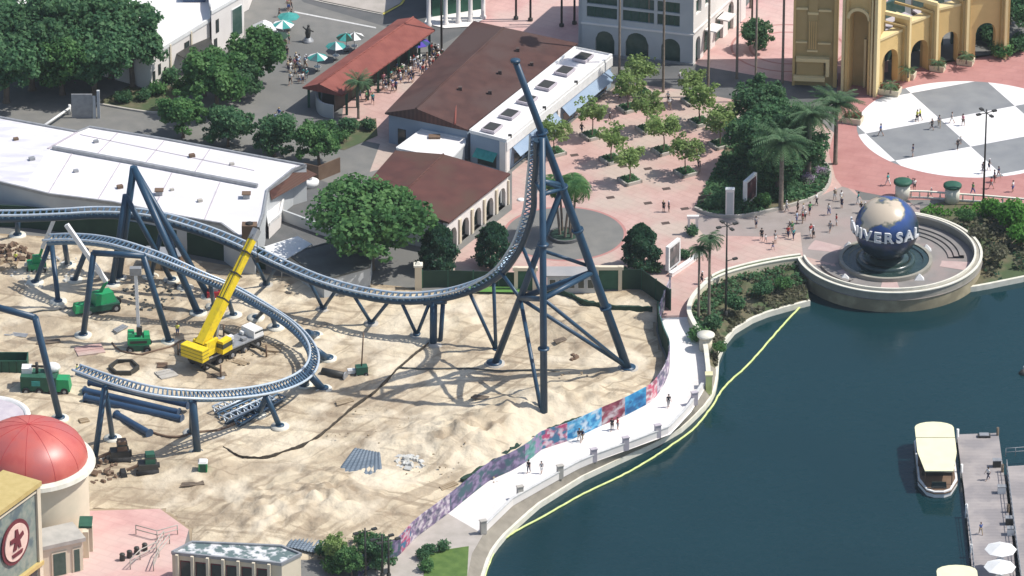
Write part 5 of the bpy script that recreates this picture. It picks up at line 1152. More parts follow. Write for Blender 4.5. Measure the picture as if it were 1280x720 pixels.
# green boom lift with slanting white boom
c = G(128, 388); bl_ = empty('boom_lift', tuple(c), 'green boom lift with a white boom slanting up to the left among the supports', 'boom lift', 'green boom lifts on the site')
MB().box(c + ez * .5, (4.2, 2.3, .8), .35).build('chassis', 'dark_green', bl_); MB().box(c + Vector((.1, .1, 1.3)), (3.0, 1.9, 1.4), .5, top=.8).build('turret', 'green_paint', bl_)
MB().box(c + Vector((-2.6, -1.2, .6)), (2.2, 1.5, 1.0), .35, top=.85).build('engine_cover', 'green_paint', bl_)
for dx in (-1.6, 1.8):
    for dy in (-1.0, 1.0): wheel(bl_, c + Vector((dx, dy + dx * .35, .55)), .6, .45, (-.34, .94, 0))
b0 = Vector((c.x + .5, c.y, ZT(128, 388, 352))); b0.x = G(133, 350, b0.z).x; b1 = Vector((c.x - 4.5, c.y + 1.0, ZT(90, 384, 281))); b1.x = G(83, 281, b1.z).x
MB().bar(c + Vector((-.4, 0, 2.3)), b0, .4).build('lower_arm', 'green_paint', bl_); MB().bar(b0, b1, .55).build('boom', 'white_paint', bl_)
b2 = Vector((*G(54, 356).xy, 0)); b2.z = ZT(54, 356, 312); b3 = b2.copy(); b3.z = ZT(54, 356, 271); b3.x += 1.6
# second small lift at the left
c = G(46, 338); l3 = empty('boom_lift', tuple(c), 'small green boom lift with a short white arm near the left edge', 'boom lift', 'green boom lifts on the site')
MB().box(c + ez * .4, (2.4, 1.6, .9), .2).build('chassis', 'green_paint', l3); MB().box(c + ez * 1.3, (1.2, 1.0, .9), .2, top=.8).build('turret', 'green_paint', l3)
for dx in (-.9, .9): wheel(l3, c + Vector((dx, -.8, .4)), .4, .3, (0, 1, 0))
e0 = Vector((*G(50, 338).xy, 2.0)); e1 = Vector((G(54, 338).x, G(50, 338).y, ZT(52, 338, 310))); e2 = Vector((G(70, 338).x, G(50, 338).y - .3, ZT(60, 338, 273)))
MB().bar(e0, e1, .35).build('lower_arm', 'green_paint', l3); MB().bar(e1, e2, .5).build('boom', 'white_paint', l3)
# big green generator machine
c = G(50, 488); gm = empty('compressor_truck', tuple(c), 'big dark green work machine with white tanks on top at the left edge', 'machine')
MB().box(c + ez * .5, (4.6, 2.6, 2.0), -.08).build('body', 'dark_green', gm); MB().box(c + Vector((3.0, -.4, .5)), (2.0, 2.0, 1.6), -.08, top=.8).build('engine_cover', 'green_paint', gm)
MB().sphere(c + Vector((1.6, .6, 3.0)), .85, 12, 8, (1.3, 1, .8)).build('tank', 'white_paint', gm); MB().box(c + Vector((-1.6, .5, 2.5)), (1.3, 1.4, .7)).build('tool_box', 'white_paint', gm)
MB().box(c + Vector((-.4, -1.34, 1.3)), (1.1, .06, .7)).build('label_panel', 'teal', gm); MB().tube([c + Vector((-.3, 0, 2.5)), c + Vector((-.3, 0, 4.0))], .2, 8).build('exhaust', 'frame_dark', gm)
MB().bar(c + Vector((-1.0, 0, 3.5)), c + Vector((.9, .2, 3.3)), .25).build('handle_bar', 'frame_dark', gm)
for dx in (-1.7, 0, 1.7, 3.2): wheel(gm, c + Vector((dx, -1.25, .5)), .5, .4, (0, 1, 0))
c = G(8, 462); sk2 = empty('skip_container', tuple(c), 'long dark green skip container by the left edge', 'container')
MB().box(c, (5.6, 2.4, .25)).build('floor_panel', 'dark_green', sk2)
for dy in (-1.2, 1.2): MB().box(c + Vector((0, dy, .2)), (5.6, .12, 1.7)).build('side_panel', 'dark_green', sk2)
for dx in (-2.75, 2.75): MB().box(c + Vector((dx, 0, .2)), (.12, 2.4, 1.7)).build('end_panel', 'dark_green', sk2)
for k in range(6): MB().box(c + Vector((-2.4 + k * .96, -1.3, .2)), (.12, .12, 1.65)).build('rib', 'hoard_green', sk2)
c = G(155, 463); hx = empty('pit_ring', tuple(c), 'dark hexagonal formwork ring lying on the sand', 'formwork')
MB().lathe(c, [(2.0, 0), (2.0, .75), (1.7, .75), (1.7, .05)], 6, smooth=False).build('ring', 'frame_dark', hx); MB().lathe(c + ez * .08, [(1.7, 0), (0, 0)], 6, smooth=False).build('liner', 'steel', hx)
for i, (x, y, w_, h_, rz_, m_, lb_) in enumerate([(112, 440, 3.6, 2.6, .3, 'pink', 'large flat beige slab on the sand left of the upright boom lift'), (208, 470, 2.4, 2.2, .5, 'concrete', 'pale square timber mat on the sand below the crane'), (340, 437, 2.6, 2.0, -.2, 'sand_dark', 'tan square mat under the right crane outrigger'), (203, 459, 1.3, 1.3, 0, 'brown_metal', 'small brown mat under the left crane outrigger'), (105, 528, 1.2, 1.0, .4, 'sand_dark', 'small brown crate on the sand below the blue tubes')]):
    c = G(x, y); t = MB().box(c, (w_, h_, .38), rz_).box(c + ez * .385, (w_ * .94, h_ * .12, .05), rz_).box(c + ez * .385 + Vector((-.3, h_ * .3, 0)), (w_ * .9, h_ * .12, .05), rz_).build('ground_mat', m_); tag(t, lb_, 'mat', 'mats and slabs on the sand')
# dark machinery by the lower left
for i, (x, y, sc) in enumerate([(150, 576, 1.0), (185, 592, 1.1)]):
    c = G(x, y); q = empty('skid_steer' if i == 0 else 'small_excavator', tuple(c), ['low dark tracked loader with a wide bucket near the lower left', 'dark compact excavator just right of the low loader'][i], 'digger')
    for sd_ in (-1, 1): MB().tube([c + Vector((-1.4, sd_ * .9, .45)), c + Vector((1.4, sd_ * .9 + .4, .45))], .45, 10).build('crawler', 'black', q)
    MB().box(c + ez * .7, (2.6, 1.7, .9), .15, top=.9).build('body', 'frame_dark', q); k = MB().box(c + Vector((.3, .1, 1.6)), (1.3, 1.3, 1.3), .15, top=.85).build('cab', 'dark_green' if i else 'brown_metal', q); MB().box(c + Vector((.3, .1, 2.0)), (1.34, 1.2, .5), .15).build('window', 'glass', k)
    MB().bar(c + Vector((-1.0, -.3, 1.4)), c + Vector((-2.6, -.8, .9)), .3).build('arm', 'brown_metal', q); MB().box(c + Vector((-3.0, -.9, .1)), (.9, 1.9, .8), .2, top=.7).build('bucket', 'black', q)
c = G(254, 595); MB()
gb = empty('portable_toilet', tuple(c), 'small bright green cabin near the bottom of the sand', 'portable toilet'); MB().box(c, (1.1, 1.1, 2.0)).build('cabin', 'green_paint', gb); MB().box(c + ez * 2.0, (1.2, 1.2, .25), top=.7).build('roof', 'white_paint', gb); MB().box(c + Vector((0, -.58, .1)), (.75, .06, 1.75)).build('door', 'dark_green', gb)
c = G(269, 373); rm = empty('red_tool_crate', tuple(c), 'bright red machine behind the crane boom', 'machine'); MB().box(c + ez * .2, (2.2, 1.3, 1.0), .1).build('body', 'red_paint', rm); MB().box(c + Vector((-.2, 0, 1.2)), (1.2, 1.0, .5), .1).build('cover', 'steel', rm)
for dx in (-.8, .8): wheel(rm, c + Vector((dx, -.6, .35)), .35, .25, (0, 1, 0))
c = G(205, 335); ct = empty('site_container', tuple(c), 'brown metal storage container behind the supports', 'container'); MB().box(c, (5.0, 2.4, 2.4), -.15).build('body', 'brown_metal', ct); MB().box(c + ez * 2.4, (5.1, 2.5, .1), -.15).build('roof', 'steel', ct); MB().box(c + Vector((-1.2, -1.1, .1)), (1.6, .1, 2.1), -.15).build('door', 'sand_dark', ct)
# rubble, stones and timber as individual small piles
rng = random.Random(12)
M['rubble'] = mat('pale_rubble', (.60, .60, .56), (.42, .42, .40), 1.5, .9)
def rubble(label, px, n, r, sz, m, cat='rubble'):
    c = G(*px); mb = MB()
    for _ in range(n):
        a = rng.uniform(0, 6.28); d_ = r * math.sqrt(rng.random()); z = max(0, (r - d_)) * .35 * rng.random(); s_ = sz * rng.uniform(.5, 1.3)
        mb.box((c.x + d_ * math.cos(a), c.y + d_ * math.sin(a), z), (s_, s_ * rng.uniform(.4, 1), s_ * rng.uniform(.3, .8)), rng.uniform(0, 3), top=rng.uniform(.6, .95), tilt=('X', rng.uniform(-.6, .6)))
    o = mb.build('rubble_pile', m); return tag(o, label, cat, None, 'stuff')
rubble('heap of pale broken concrete near the bottom of the sand', (512, 580), 90, 2.0, .7, 'rubble')
rubble('scatter of timber and offcuts by the left edge', (12, 318), 60, 3.0, .7, 'brown_metal')
rubble('scatter of pale site debris under the left supports', (60, 340), 70, 5.0, .5, 'rubble')
rubble('scatter of dark site debris at the foot of the tallest support', (190, 370), 60, 4.5, .5, 'tarp')
rubble('scatter of dark debris near the machinery', (120, 590), 60, 3.5, .6, 'brown_metal')
rubble('dark stones on the open sand right of the tower', (716, 448), 12, .8, .5, 'brown_metal')
rubble('pallets and crates lying on the sand near the bottom edge', (340, 640), 50, 4.0, .7, 'rubble')
rubble('yellowish timber pile at the left edge', (8, 334), 24, 1.6, .8, 'sand_dark')
def hose(pts, r, m, label, z=.1):
    P = [Vector(p) for p in spline([tuple(G(x, y)) for x, y in pts], 6)]
    for p in P: p.z = SZ(p) + z
    t = MB().tube(P, r, 6).build('hose', m); tag(t, label, 'hose', 'hoses and cables on the sand')
hose([(180, 538), (215, 549), (245, 545), (275, 541), (300, 531)], .16, 'brown_metal', 'dark hose curving across the sand below the blue tubes')
hose([(500, 462), (560, 463), (640, 466), (700, 466)], .12, 'tarp', 'thin dark strand modelling the tower leg shadow left of its foot')  # dark tube laid along the leg's cast shadow
hose([(140, 430), (150, 440), (170, 446), (196, 442), (230, 428)], .12, 'brown_metal', 'dark cable looping round the upright boom lift')
hose([(20, 395), (60, 392), (100, 385), (112, 380)], .13, 'tarp', 'dark cable on the sand by the left supports')

rng = random.Random(31)
for i, (x, y, ln, a, m_, lb) in enumerate([(270, 470, 2.6, .3, 'bark', 'loose timber beam on the sand inside the loop'), (300, 455, 2.0, -.5, 'sand_dark', 'short plank on the sand inside the loop, right'), (60, 430, 3.2, .2, 'bark', 'dark timber on the sand near the sloping support'), (150, 415, 2.2, .9, 'steel', 'steel bar lying under the square portal support'), (430, 505, 2.4, .5, 'sand_dark', 'plank on the open sand right of the steel pile'), (600, 500, 2.2, -.3, 'bark', 'dark timber lying left of the tower foot'), (700, 430, 1.8, .6, 'bark', 'small timber on the sand under the tower braces'), (20, 420, 3.0, -.2, 'steel', 'steel bar lying near the left edge'), (240, 610, 3.0, .2, 'bark', 'timber on the sand below the green cabin'), (560, 610, 2.6, .7, 'sand_dark', 'plank beside the hoarding at the bottom of the sand')]):
    p = G(x, y); p.z = SZ(p); d_ = Vector((math.cos(a), math.sin(a), 0)); q = MB()
    for k in range(3): o_ = Vector((-d_.y, d_.x, 0)) * (k - 1) * .35 + Vector((0, 0, .12)); q.bar(p + o_ - d_ * ln * .5 * (1 - .1 * k), p + o_ + d_ * ln * .5, .28, .14)
    tag(q.build('timber', m_), lb, 'timber', 'timber and bars lying on the sand')
rubble('scatter of small stones and clods over the middle of the sand', (470, 540), 40, 9.0, .2, 'sand_dark')
rubble('scatter of clods on the sand inside the coaster loop', (300, 440), 50, 5.0, .28, 'sand_dark')
rubble('scatter of dirt clods at the foot of the tower', (720, 490), 50, 6.0, .26, 'sand_dark')
rubble('scatter of dirt clods along the lower sand', (560, 580), 60, 8.0, .26, 'sand_dark')
# ================================================================== TREES AND PLANTS
class Leaves:
    def __init__(s, seed): s.r = np.random.default_rng(seed); s.v = []; s.f = []
    def put(s, P, N, size, aspect=1.0, spread=.8):
        """one bent leaf-cluster quad per point, facing roughly along N"""
        n = len(P); r = s.r; d = N + r.normal(0, spread, (n, 3)); d /= np.linalg.norm(d, axis=1)[:, None] + 1e-9
        a = np.cross(d, r.normal(0, 1, (n, 3))); a /= np.linalg.norm(a, axis=1)[:, None] + 1e-9; b = np.cross(d, a)
        sz = (size * r.uniform(.6, 1.35, n))[:, None]; a = a * sz * .5; b = b * sz * .5 * aspect
        k = sum(len(x) for x in s.v)
        q = np.stack([P - a - b * .6, P + a * .7 - b, P + a + b * .6, P - a * .7 + b], 1).reshape(-1, 3); s.v.append(q)
        s.f.append(k + np.arange(4 * n).reshape(n, 4))
    def mb(s):
        m = MB(); m.v = np.concatenate(s.v).tolist(); m.f = [tuple(f) for f in np.concatenate(s.f).tolist()]; return m
def crown(seed, blobs, n, size, gap=.35):
    """leaf clusters spread through the outer part of uneven lobes, with holes"""
    L = Leaves(seed); r = L.r; B = np.array(blobs, dtype=float); w = (B[:, 3] ** 2); w /= w.sum(); idx = r.choice(len(B), n, p=w)
    d = r.normal(0, 1, (n, 3)); d /= np.linalg.norm(d, axis=1)[:, None]; rad = B[idx, 3] * (1 - .45 * r.random(n) ** 1.6) * (1 + .10 * r.normal(0, 1, n))
    P = B[idx, :3] + d * rad[:, None] * np.array([1, 1, .8])
    keep = np.array([noise.noise(Vector(p) * .85) + .5 * noise.noise(Vector(p) * 2.1) > -gap for p in P]); P = P[keep]; d = d[keep]
    L.put(P, d + np.array([0, 0, .4]), size); return L.mb()
def limbs(rng, h, r, blobs, tr=.3, k=5):
    mb = MB(); fork = h * .42; mb.tube([(0, 0, -.1), (0, 0, .25), (.1, .05, fork * .6), (0, .1, fork)], [tr * 1.5, tr, tr * .85, tr * .7], 8)
    bl = sorted(blobs, key=lambda b: -b[3])[:k]
    for b in bl:
        m = (b[0] * .5 + rng.uniform(-.2, .2), b[1] * .5, fork + (b[2] - fork) * .5); mb.tube([(0, .1, fork - .1), m, (b[0] * .9, b[1] * .9, b[2])], [tr * .55, tr * .33, tr * .12], 6)
    return mb
def tree_proto(name, seed, h, rad, nb, nl, size, leaf, trunk='bark', tr=.3, flat=.55, low=.42, lobe=(.34, .5), gap=.35):
    rng = random.Random(seed); blobs = [(0, 0, h * .66, rad * .62)]
    for i in range(nb):
        a = 2 * math.pi * i / nb * 2.4 + rng.uniform(-.4, .4); q = rad * rng.uniform(.35, .72); z = h * rng.uniform(low, .86)
        blobs.append((q * math.cos(a), q * math.sin(a), z, rad * rng.uniform(*lobe)))
    for i in range(nb * 2):
        a = rng.uniform(0, 6.28); q = rad * rng.uniform(.55, 1.0); z = h * (low + (.92 - low) * rng.random() ** .8) ; z -= max(0, q / rad - .7) * h * .25; blobs.append((q * math.cos(a), q * math.sin(a), z, rad * rng.uniform(.13, .24)))
    o = empty(name, (0, 0, 0), 'x', 'tree'); limbs(rng, h, rad, blobs, tr).build('trunk', trunk, o); crown(seed, blobs, nl, size, gap).build('crown', leaf, o); o['used'] = 0; return o
PROTO = []
def place(proto, px, py, label, sc=1.0, rz=0, cat='tree', group=None, z=0, scz=None):
    o = proto if not proto.get('used') else copy_tree(proto)
    if not proto.get('used'): proto['used'] = 1
    c = G(px, py, z); o.location = c; o.rotation_euler = (0, 0, rz); o.scale = (sc, sc, scz or sc)
    tag(o, label, cat, group)
    if o.get('group') and not group: del o['group']
    return o
for x, y, l in [(645, 24, 'leftmost of four thin dark poles behind the brown roof'), (663, 26, 'second of four thin dark poles behind the brown roof'), (702, 33, 'third of four thin dark poles behind the brown roof'), (718, 30, 'rightmost of four thin dark poles behind the brown roof'), (552, 66, 'dark pole between the red roof and the brown roof')]:
    c = G(x, y); o = empty('bare_pole', tuple(c), l, 'pole', 'thin dark poles round the brown roof'); MB().lathe(c, [(.35, 0), (.35, .4), (.18, .5)], 10).build('base', 'frame_dark', o); MB().tube([c + Vector((0, 0, .4)), c + Vector((0, 0, 13))], [.17, .12], 8).build('shaft', 'frame_dark', o); MB().sphere(c + Vector((0, 0, 13.1)), .2, 8, 6).build('finial', 'gold', o)  # crownless poles in place of palms, so no crown shades the roof
def finish_protos():
    for o in [o for o in bpy.data.objects if 'used' in o and not o['used']]:
        for k in list(o.children): bpy.data.objects.remove(k)
        bpy.data.objects.remove(o)
    for o in list(bpy.data.objects):
        if 'used' in o: del o['used']
oakA = tree_proto('broad_tree', 1, 9, 5.2, 11, 12000, .36, 'leaf_dark', tr=.4, gap=.22, low=.34)
oakB = tree_proto('broad_tree', 2, 10, 4.6, 10, 11000, .36, 'leaf_dark', tr=.4, flat=.7, gap=.22, low=.34)
oakC = tree_proto('broad_tree', 3, 8, 4.4, 12, 14000, .30, 'leaf_mid', tr=.35)
rnd_ = tree_proto('street_tree', 4, 5.6, 2.9, 10, 6500, .28, 'leaf_mid', tr=.2, low=.36, gap=.5)
rndB = tree_proto('street_tree', 5, 5.4, 2.8, 9, 6000, .28, 'leaf_dark', tr=.2, low=.36, gap=.5)
young = tree_proto('young_tree', 6, 5.2, 2.15, 8, 2000, .24, 'leaf_young', tr=.09, low=.5, lobe=(.3, .5), gap=.22)
youngB = tree_proto('young_tree', 7, 5.4, 2.0, 9, 1800, .24, 'leaf_young', tr=.09, low=.5, lobe=(.28, .48), gap=.2)
# cone shaped tree
def cone_proto(seed, h, r):
    o = empty('conical_tree', (0, 0, 0), 'x', 'tree'); L = Leaves(seed); q = L.r; n = 6500
    t = q.random(n) ** .8; a = q.uniform(0, 2 * math.pi, n); z = .5 + t * (h - .5); prof = np.interp(t, [0, .12, .35, .7, .92, 1], [.75, 1, .98, .78, .42, .08]) * r
    rr = prof * (1 - .25 * q.random(n) ** 2) * (1 + .16 * np.sin(a * 3 + z * 2) + .12 * np.sin(a * 7 - z * 4) + .06 * q.normal(0, 1, n)); P = np.stack([rr * np.cos(a), rr * np.sin(a), z], 1)
    L.put(P, np.stack([np.cos(a), np.sin(a), .5 + 0 * a], 1), .30); MB().tube([(0, 0, -.1), (0, 0, 1.2), (0, 0, h * .8)], [.22, .18, .06], 8).build('trunk', 'bark', o); L.mb().build('crown', 'leaf_cone', o); o['used'] = 0; return o
cone = cone_proto(11, 6.6, 2.25)
# palms
def palm_proto(name, seed, h, nf, fl, wd, droop, tr=.22, leaf='leaf_palm', skirt=0, lean=0.0, rise=.9):
    o = empty(name, (0, 0, 0), 'x', 'palm'); rng = random.Random(seed); tx = lean
    MB().tube([(0, 0, -.1), (0, 0, .3), (tx * .3, 0, h * .4), (tx, 0, h)], [tr * 1.5, tr * 1.1, tr, tr * .85], 9).build('trunk', 'palm_bark', o)
    vs = []; fs = []
    for i in range(nf):
        a = 2 * math.pi * i / nf * 1.0 + rng.uniform(-.25, .25); up = rng.uniform(-.35, 1.0) * rise; n = 7; L = fl * rng.uniform(.8, 1.1); x = z = 0; th = up
        pts = [(0, 0)]
        for k in range(n): x += math.cos(th) * L / n; z += math.sin(th) * L / n; th -= droop / n * rng.uniform(.8, 1.2); pts.append((x, z))
        ca, sa = math.cos(a), math.sin(a); ph = rng.uniform(0, 1)
        # leaflets: many thin blades each side of the midrib
        m = 15
        for k in range(m):
            t = (k + .7) / m; f = t * n; j = min(n - 1, int(f)); u = f - j; px_, pz_ = pts[j][0] * (1 - u) + pts[j + 1][0] * u, pts[j][1] * (1 - u) + pts[j + 1][1] * u
            wl = wd * math.sin(math.pi * min(1, t * .92 + .08)) ** .6; bw = L / m * .42
            for s in (-1, 1):
                b0 = (px_ - bw, 0, pz_); b1 = (px_ + bw, 0, pz_); tip = (px_ + wl * .55, s * wl, pz_ - wl * rng.uniform(.25, .6)); q = len(vs)
                for X, Y, Z in (b0, b1, tip): vs.append((tx + X * ca - Y * sa, X * sa + Y * ca, h + Z))
                fs.append((q, q + 1, q + 2))
    mb = MB(); mb.add(vs, fs)
    mb.build('crown', leaf, o)
    if skirt: 
        L = Leaves(seed); n = 500; q = L.r; a = q.uniform(0, 6.28, n); z = h - q.uniform(.2, skirt, n); L.put(np.stack([tx + .35 * np.cos(a), .35 * np.sin(a), z], 1), np.stack([np.cos(a), np.sin(a), 0 * a], 1), .3, 2); L.mb().build('dry_skirt', 'brown_metal', o)
    o['used'] = 0; return o
datep = palm_proto('date_palm', 21, 9.0, 64, 4.1, .62, 1.15, .28, rise=1.15)
fanp = palm_proto('fan_palm', 22, 9.6, 34, 1.9, .55, 1.7, .16)
cabb = palm_proto('tall_palm', 23, 24, 36, 2.0, .6, 1.9, .17)
weep = palm_proto('feather_palm', 24, 8.4, 26, 3.2, .95, 2.9, .17, 'leaf_mid', lean=1.0, rise=.7)
small = palm_proto('potted_palm', 25, 1.2, 22, 1.6, .3, 1.5, .12)
# shrubs
def shrub_proto(seed, r, h, n, leaf, size=.22):
    o = empty('shrub', (0, 0, 0), 'x', 'shrub'); rng = random.Random(seed); blobs = [(rng.uniform(-r, r) * .5, rng.uniform(-r, r) * .5, h * rng.uniform(.35, .6), r * rng.uniform(.45, .7)) for _ in range(5)]
    mb = MB()
    for b in blobs: mb.tube([(0, 0, -.1), (b[0] * .5, b[1] * .5, b[2] * .5), b[:3]], [.06, .04, .02], 5)
    mb.build('stem', 'bark', o); crown(seed, blobs, n, size, .6).build('foliage', leaf, o); o['used'] = 0; return o
shD = shrub_proto(31, 1.3, 1.8, 900, 'leaf_dark'); shM = shrub_proto(32, 1.3, 1.8, 900, 'leaf_mid'); shB = shrub_proto(33, 1.6, 2.2, 1200, 'leaf_bright'); shG = shrub_proto(34, 1.2, 1.7, 900, 'leaf_grey'); shF = shrub_proto(35, .8, .8, 500, 'flower', .16); shL = shrub_proto(36, 1.5, 1.0, 900, 'flower_lilac', .18)

# big dark trees top left
big = [(8, 128, 1.15, oakA, 'leftmost big dark tree, cut by the left edge above the white roof'), (40, 112, 1.25, oakB, 'big dark tree second from the left edge in the grove'), (78, 118, 1.15, oakC, 'lighter green tree in the front of the left grove'),
       (30, 82, 1.2, oakA, 'tree at the back left of the grove, cut by the top edge'), (88, 86, 1.3, oakB, 'tall tree in the middle of the grove against the white roof'), (118, 118, 1.1, oakA, 'big dark tree above the grey gate screen'),
       (140, 98, 1.25, oakA, 'broad dark tree right of centre in the grove, crown over the white roof'), (166, 108, 1.05, oakB, 'rightmost big tree of the grove, before the white wall'), (124, 70, 1.2, oakC, 'far tree of the grove near the top edge')]
for i, (x, y, s, p, l) in enumerate(big): place(p, x, y, l, s, i * 1.3, group='big dark trees of the top left grove')
place(oakC, 463, 336, 'big spreading green tree in front of the brown roofs behind the track', 1.0, .6, scz=.95).scale = (1.72, 1.62, 1.5)
st_ = [(320, 108, 1.45, rnd_, 'round street tree nearest the road at the top left'), (272, 142, 1.6, rnd_, 'largest round street tree, middle of the pale pavement'), (229, 172, 1.15, rnd_, 'small round tree leftmost along the white roof edge'), (285, 183, 1.12, rndB, 'small round tree second along the white roof edge'),
       (343, 195, 1.12, rndB, 'small round tree third along the white roof edge'), (399, 207, 1.12, rnd_, 'small round tree beside the brown timber screen'), (300, 122, 1.15, rndB, 'round street tree between the two largest ones'), (256, 120, 1.2, rnd_, 'round street tree left of the largest one')]
for i, (x, y, s, p, l) in enumerate(st_): place(p, x, y, l, s, i * 1.7, group='round street trees on the upper left pavement')
for x, y, s, l in [(548, 337, 1.0, 'dark conical tree left of two beside the cream arched wall'), (617, 333, .98, 'dark conical tree right of two beside the cream arched wall'), (801, 335, .98, 'dark conical tree alone right of the grey paved circle')]: place(cone, x, y, l, s, x, group='dark conical trees along the green fence')
# dark cluster right of the plaza
cl = [(948, 215, .95, oakB, 'dark tree at the left of the clump under the date palms'), (972, 238, .82, oakA, 'dark tree at the front of the clump behind the billboard'), (985, 195, .85, oakB, 'dark tree at the back of the clump beside the yellow tower'), (1003, 218, .68, oakA, 'dark tree at the right of the clump by the lilac flowers'), (950, 165, .8, oakB, 'dark tree farthest back in the clump near the street')]
for i, (x, y, s, p, l) in enumerate(cl): place(p, x, y, l, s, i * 2.1, group='dark trees in the clump below the yellow tower')
for x, y, s, l in [(976, 262, 1.12, 'leftmost date palm over the dark tree clump'), (1011, 222, 1.05, 'middle date palm over the dark tree clump'), (1044, 205, 1.02, 'rightmost date palm, in front of the yellow tower'), ]: place(datep, x, y, l, s, x * .37, 'palm', 'date palms below the yellow tower')
for x, y, s, l in [(448, 148, .62, 'feathery palm in the green bed at the end of the red roof')]: place(datep, x, y, l, s, 1.0, 'palm')
for x, y, s, l in [(873, 398, 1.05, 'left of two slim fan palms beside the curved cream wall'), (886, 396, 1.18, 'right of two slim fan palms beside the curved cream wall'), (938, 10, 1.0, 'fan palm on the rose paving at the top')]: place(fanp, x, y, l, s, x, 'palm', 'slim fan palms')
for i, (x, y, s, l) in enumerate([(756, 62, 1, 'bare palm trunk before the left arch of the pale building'), (774, 96, 1, 'tall trunk at the far end of the skylight roof'), (811, 74, 1, 'tall trunk between the middle and right arches'), (829, 115, 1, 'tall trunk on the plaza edge before the right arch'), (885, 121, .98, 'tall palm trunk left of the rose paving'), (921, 98, 1.02, 'tall palm trunk in the middle of the rose paving'), (944, 127, .95, 'tall palm trunk left of the yellow tower'), (978, 104, 1.05, 'tall thin trunk just left of the yellow tower'),
]): place(cabb, x, y, l, s, i * 1.1, 'palm', 'tall palms whose heads rise out of the picture')
for i, (x, y, rz, s) in enumerate([(700, 296, 2.9, 1.0), (706, 299, .2, 1.02), (712, 295, 1.2, .98), (703, 291, 4.2, .95), (714, 300, 5.5, 1.0)]): place(weep, x, y, ['feather palm leaning left from the round bed', 'feather palm leaning right from the front of the round bed', 'feather palm leaning back right from the round bed', 'feather palm leaning forward left from the round bed', 'feather palm leaning forward right from the round bed'][i], s, rz, 'palm', 'leaning feather palms in the round bed')
c = G(706, 296); t = empty('round_bed', tuple(c), 'dark round planting bed in the grey paved circle', 'planter'); MB().lathe(c, [(2.3, 0), (2.3, .45), (2.0, .45), (2.0, .3)], 32, smooth=False).build('kerb', 'asphalt_dark', t); MB().lathe(c + Vector((0, 0, .3)), [(2.0, 0), (0, .1)], 24).build('planting', 'hoard_green', t)
# plaza planters with young trees
pl = [(787, 227, .95), (857, 217, .95), (764, 201, .95), (829, 190, 1.0), (785, 137, 1.05), (809, 163, 1.0), (740, 171, 1.0), (900, 182, 1.05), (875, 154, 1.1), (802, 118, 1.0), (866, 128, .9), (693, 192, .9)]
nm = ['nearest on the open plaza', 'rightmost in the front, beside two walkers', 'left of the front row', 'in the middle of the front pair', 'at the back by the street', 'second in the middle column', 'nearest the blue canopies', 'at the right beside the dark clump', 'at the right of the back row', 'farthest, beside the corner of the skylight roof', 'far right, by the street edge', 'behind the top of the tower']
proto_pl = None
for i, (x, y, s) in enumerate(pl):
    c = G(x, y)
    if proto_pl is None:
        proto_pl = empty('planter_box', (0, 0, 0), 'x', 'planter'); rz = .55
        mb = MB()
        for k in range(4):
            a = rz + k * math.pi / 2; mb.box((1.12 * math.cos(a), 1.12 * math.sin(a), 0), (.3, 2.54, .45), a)
        mb.build('kerb', 'concrete', proto_pl); MB().box((0, 0, 0), (2.0, 2.0, .36), rz).build('soil', 'bank', proto_pl); Lf = Leaves(5); q = Lf.r; n = 500; P = np.stack([q.uniform(-.98, .98, n), q.uniform(-.98, .98, n), q.uniform(.4, .65, n)], 1); ca, sa = math.cos(rz), math.sin(rz); P[:, :2] = P[:, :2] @ np.array([[ca, sa], [-sa, ca]]); Lf.put(P, np.tile([0, 0, 1.0], (n, 1)), .22); Lf.mb().build('ground_plants', 'leaf_dark', proto_pl); o = proto_pl
    else: o = copy_tree(proto_pl)
    o.location = c; tag(o, 'square planter of the young tree ' + nm[i], 'planter', 'square tree planters on the pink plaza')
    place(young if i % 2 else youngB, x, y, 'young yellow green tree ' + nm[i], s * 1.14, i * 1.9, group='young trees in planters on the pink plaza', z=.35)
# red flower planters in front of arcade
fp = [(1066, 153, 2.6), (1112, 117, 2.9), (1134, 97, 2.2), (1172, 88, 2.0), (1207, 80, 2.2)]; fn = ['low beside the tower foot, nearest the circle', 'largest, in front of the first arch', 'between the first and second arches', 'in front of the second buttress', 'in front of the third buttress']
for i, (x, y, w_) in enumerate(fp):
    c = G(x, y); t = empty('flower_planter', tuple(c), 'cream planter box of red flowers ' + fn[i], 'planter', 'cream flower planters before the arcade'); MB().box(c, (w_, w_ * .6, .9), -.35, top=1.08).build('box', 'cream_wall', t); MB().box(c + Vector((0, 0, .9)), (w_ * .95, w_ * .55, .05), -.35).build('soil', 'bank', t)
    L = Leaves(i + 50); q = L.r; n = 260; P = np.stack([q.uniform(-w_ * .45, w_ * .45, n) + c.x, q.uniform(-w_ * .25, w_ * .25, n) + c.y, q.uniform(.95, 1.4, n)], 1); L.put(P, np.tile([0, 0, 1.0], (n, 1)), .22); L.mb().build('flowers', 'flower', t)
    if i: place(small, x + 1, y - 1, 'small palm growing in the planter ' + fn[i], .95, i, 'palm', 'small palms in the arcade planters', z=.9)
